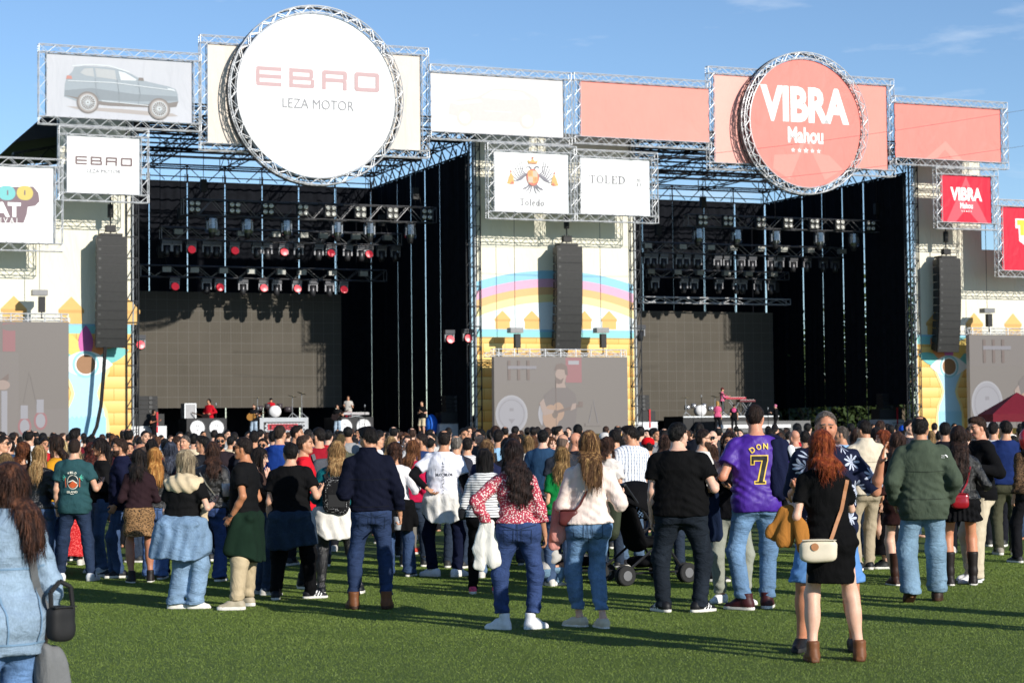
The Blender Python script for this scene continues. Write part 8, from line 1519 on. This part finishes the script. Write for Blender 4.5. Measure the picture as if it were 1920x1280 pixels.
def cupm():
    if 'cup' in _mats: return _mats['cup']
    m = N('clear_plastic'); m.col((.8, .82, .84)); m.pr(.15, 0, .5); m.b.inputs['Alpha'].default_value = .42; _mats['cup'] = m.m; return m.m
BEER = plain('beer', srgb('#7a3c10'), .2, var=.05)
cup('hawaii', 'clear plastic cup in the hand of the man in the palm shirt'); cup('navy_jeans', 'clear plastic cup held low by the man in the navy jacket'); cup('apron', 'plastic cup of amber beer held by the man in sunglasses', 1, BEER)
pe = PE['curly_phone']; B = pe['B']; c = B.wr[1]; m = MB(); m.box((c[0]-.04, c[1]+.02, c[2]+.02), (c[0]+.04, c[1]+.035, c[2]+.17)); tag(m.build('phone', plain('phone_case', srgb('#9a3a28'), .3), origin=(c[0], c[1], c[2]+.02), M=pe['M']), 'phone in a rust red case held up by the auburn haired woman', 'phone')
m = MB(); c = PE['teal']['B'].wr[-1]; m.lathe([(.034, -.012), (.034, .012)], 14, tuple(c+np.array((0, 0, .015)))); m.build('watch', BLACK, PE['teal']['o'])
m = MB(); c = PE['apron']['B'].wr[-1]; m.lathe([(.034, -.012), (.034, .012)], 14, tuple(c+np.array((0, 0, .015)))); m.build('watch', BLACK, PE['apron']['o'])
# ---------------------------------------------------------------- pushchairs and the crouching child
def pushchair(label, x, fy, yaw, s=1.0, canopy=True):
    loc = ground(x, fy); t = empty('pushchair', loc, R(yaw), label, 'pushchair', 'black pushchairs on the turf'); FR = plain('pushchair_frame', (.03, .03, .032), .4, .5); CL = fabric('#0e0e10')
    m = MB()
    for g in (-.24, .24): m.tube((g, -.36, .12), (g*.9, .34, 1.02), .014, 6); m.tube((g, .38, .12), (g, -.25, .55), .014, 6); m.tube((g, .38, .12), (g, -.36, .12), .012, 6)
    m.tube((-.216, .34, 1.02), (.216, .34, 1.02), .018, 8); m.tube((-.24, -.25, .55), (.24, -.25, .55), .012, 6); m.build('frame', FR, t)
    for gx in (-.25, .25):
        for gy in (-.38, .38):
            for dx in (-.03, .03):
                m = MB(); m.lathe([(.05, -.018), (.095, -.020), (.105, -.010), (.105, .010), (.095, .020), (.05, .018)], 18, (gx+dx, gy, .105), 'x'); m.build('wheel', plain('rubber', (.018, .018, .018), .8), t); wl_ = [c for c in COL.objects][-1]; m = MB(); m.lathe([(.052, -.024), (.052, .024)], 12, (gx+dx, gy, .105), 'x'); m.build('hub', plain('hub_grey', (.16, .16, .165), .4, .3), wl_)
    F = SDF((-.3, -.5, .1), (.3, .5, 1.2), .016); F.cap((0, -.18, .42), (0, .05, .42), .10, .10, .03, (2.1, 1, .6)); F.cap((0, .08, .42), (0, .24, .86), .10, .09, .03, (2.1, .6, 1)); F.cap((0, .05, .22), (0, -.2, .22), .09, .08, .02, (2.0, 1, .7)); V, Q = F.out(); link_mesh('seat', make_mesh('seat', V, Q, [CL]), t)
    F = SDF((-.34, -.5, .6), (.34, .5, 1.2), .016); F.ell((0, .08, .80), (.25, .34, .26), 0); F.cut(lambda X, Y, Z: -((X/.23)**2+((Y-.06)/.315)**2+((Z-.79)/.235)**2)**.5*.2+.2); F.cut(lambda X, Y, Z: np.maximum(.74-Z+.5*(Y-.1), 0*X-1)+0*X); V, Q = F.out(); link_mesh('canopy', make_mesh('canopy', V, Q, [CL]), t)
    m = MB(); F = SDF((-.26, .2, .4), (.26, .62, 1.05), .016); F.cap((0, .42, .55), (0, .40, .80), .11, .12, .03, (1.6, .8, 1)); V, Q = F.out(); link_mesh('hanging_bag', make_mesh('hanging_bag', V, Q, [fabric('#3c4234')]), t)
    t.scale = (s, s, s)
pushchair('black pushchair with its hood up left of the heavy man in black', 1205, 1092, 120, 1.08); pushchair('black pushchair half hidden between the two nearest women', 1075, 1086, 95, .95)
add('crouch', 'child in denim crouching between the two nearest women', 1022, 960, [T(fb('#b0aca6'), 'long', .72, .02), Bt(DN('#6a98b8'), 'straight'), Sh('sneaker', '#e0e0e0', **STRIPE)], Hr('short', '#3a281c'), fy=1098, yaw=-60, drop=.30, lean=.10, stance=.14, fr=(.0, .12), R='hold', L='hold')
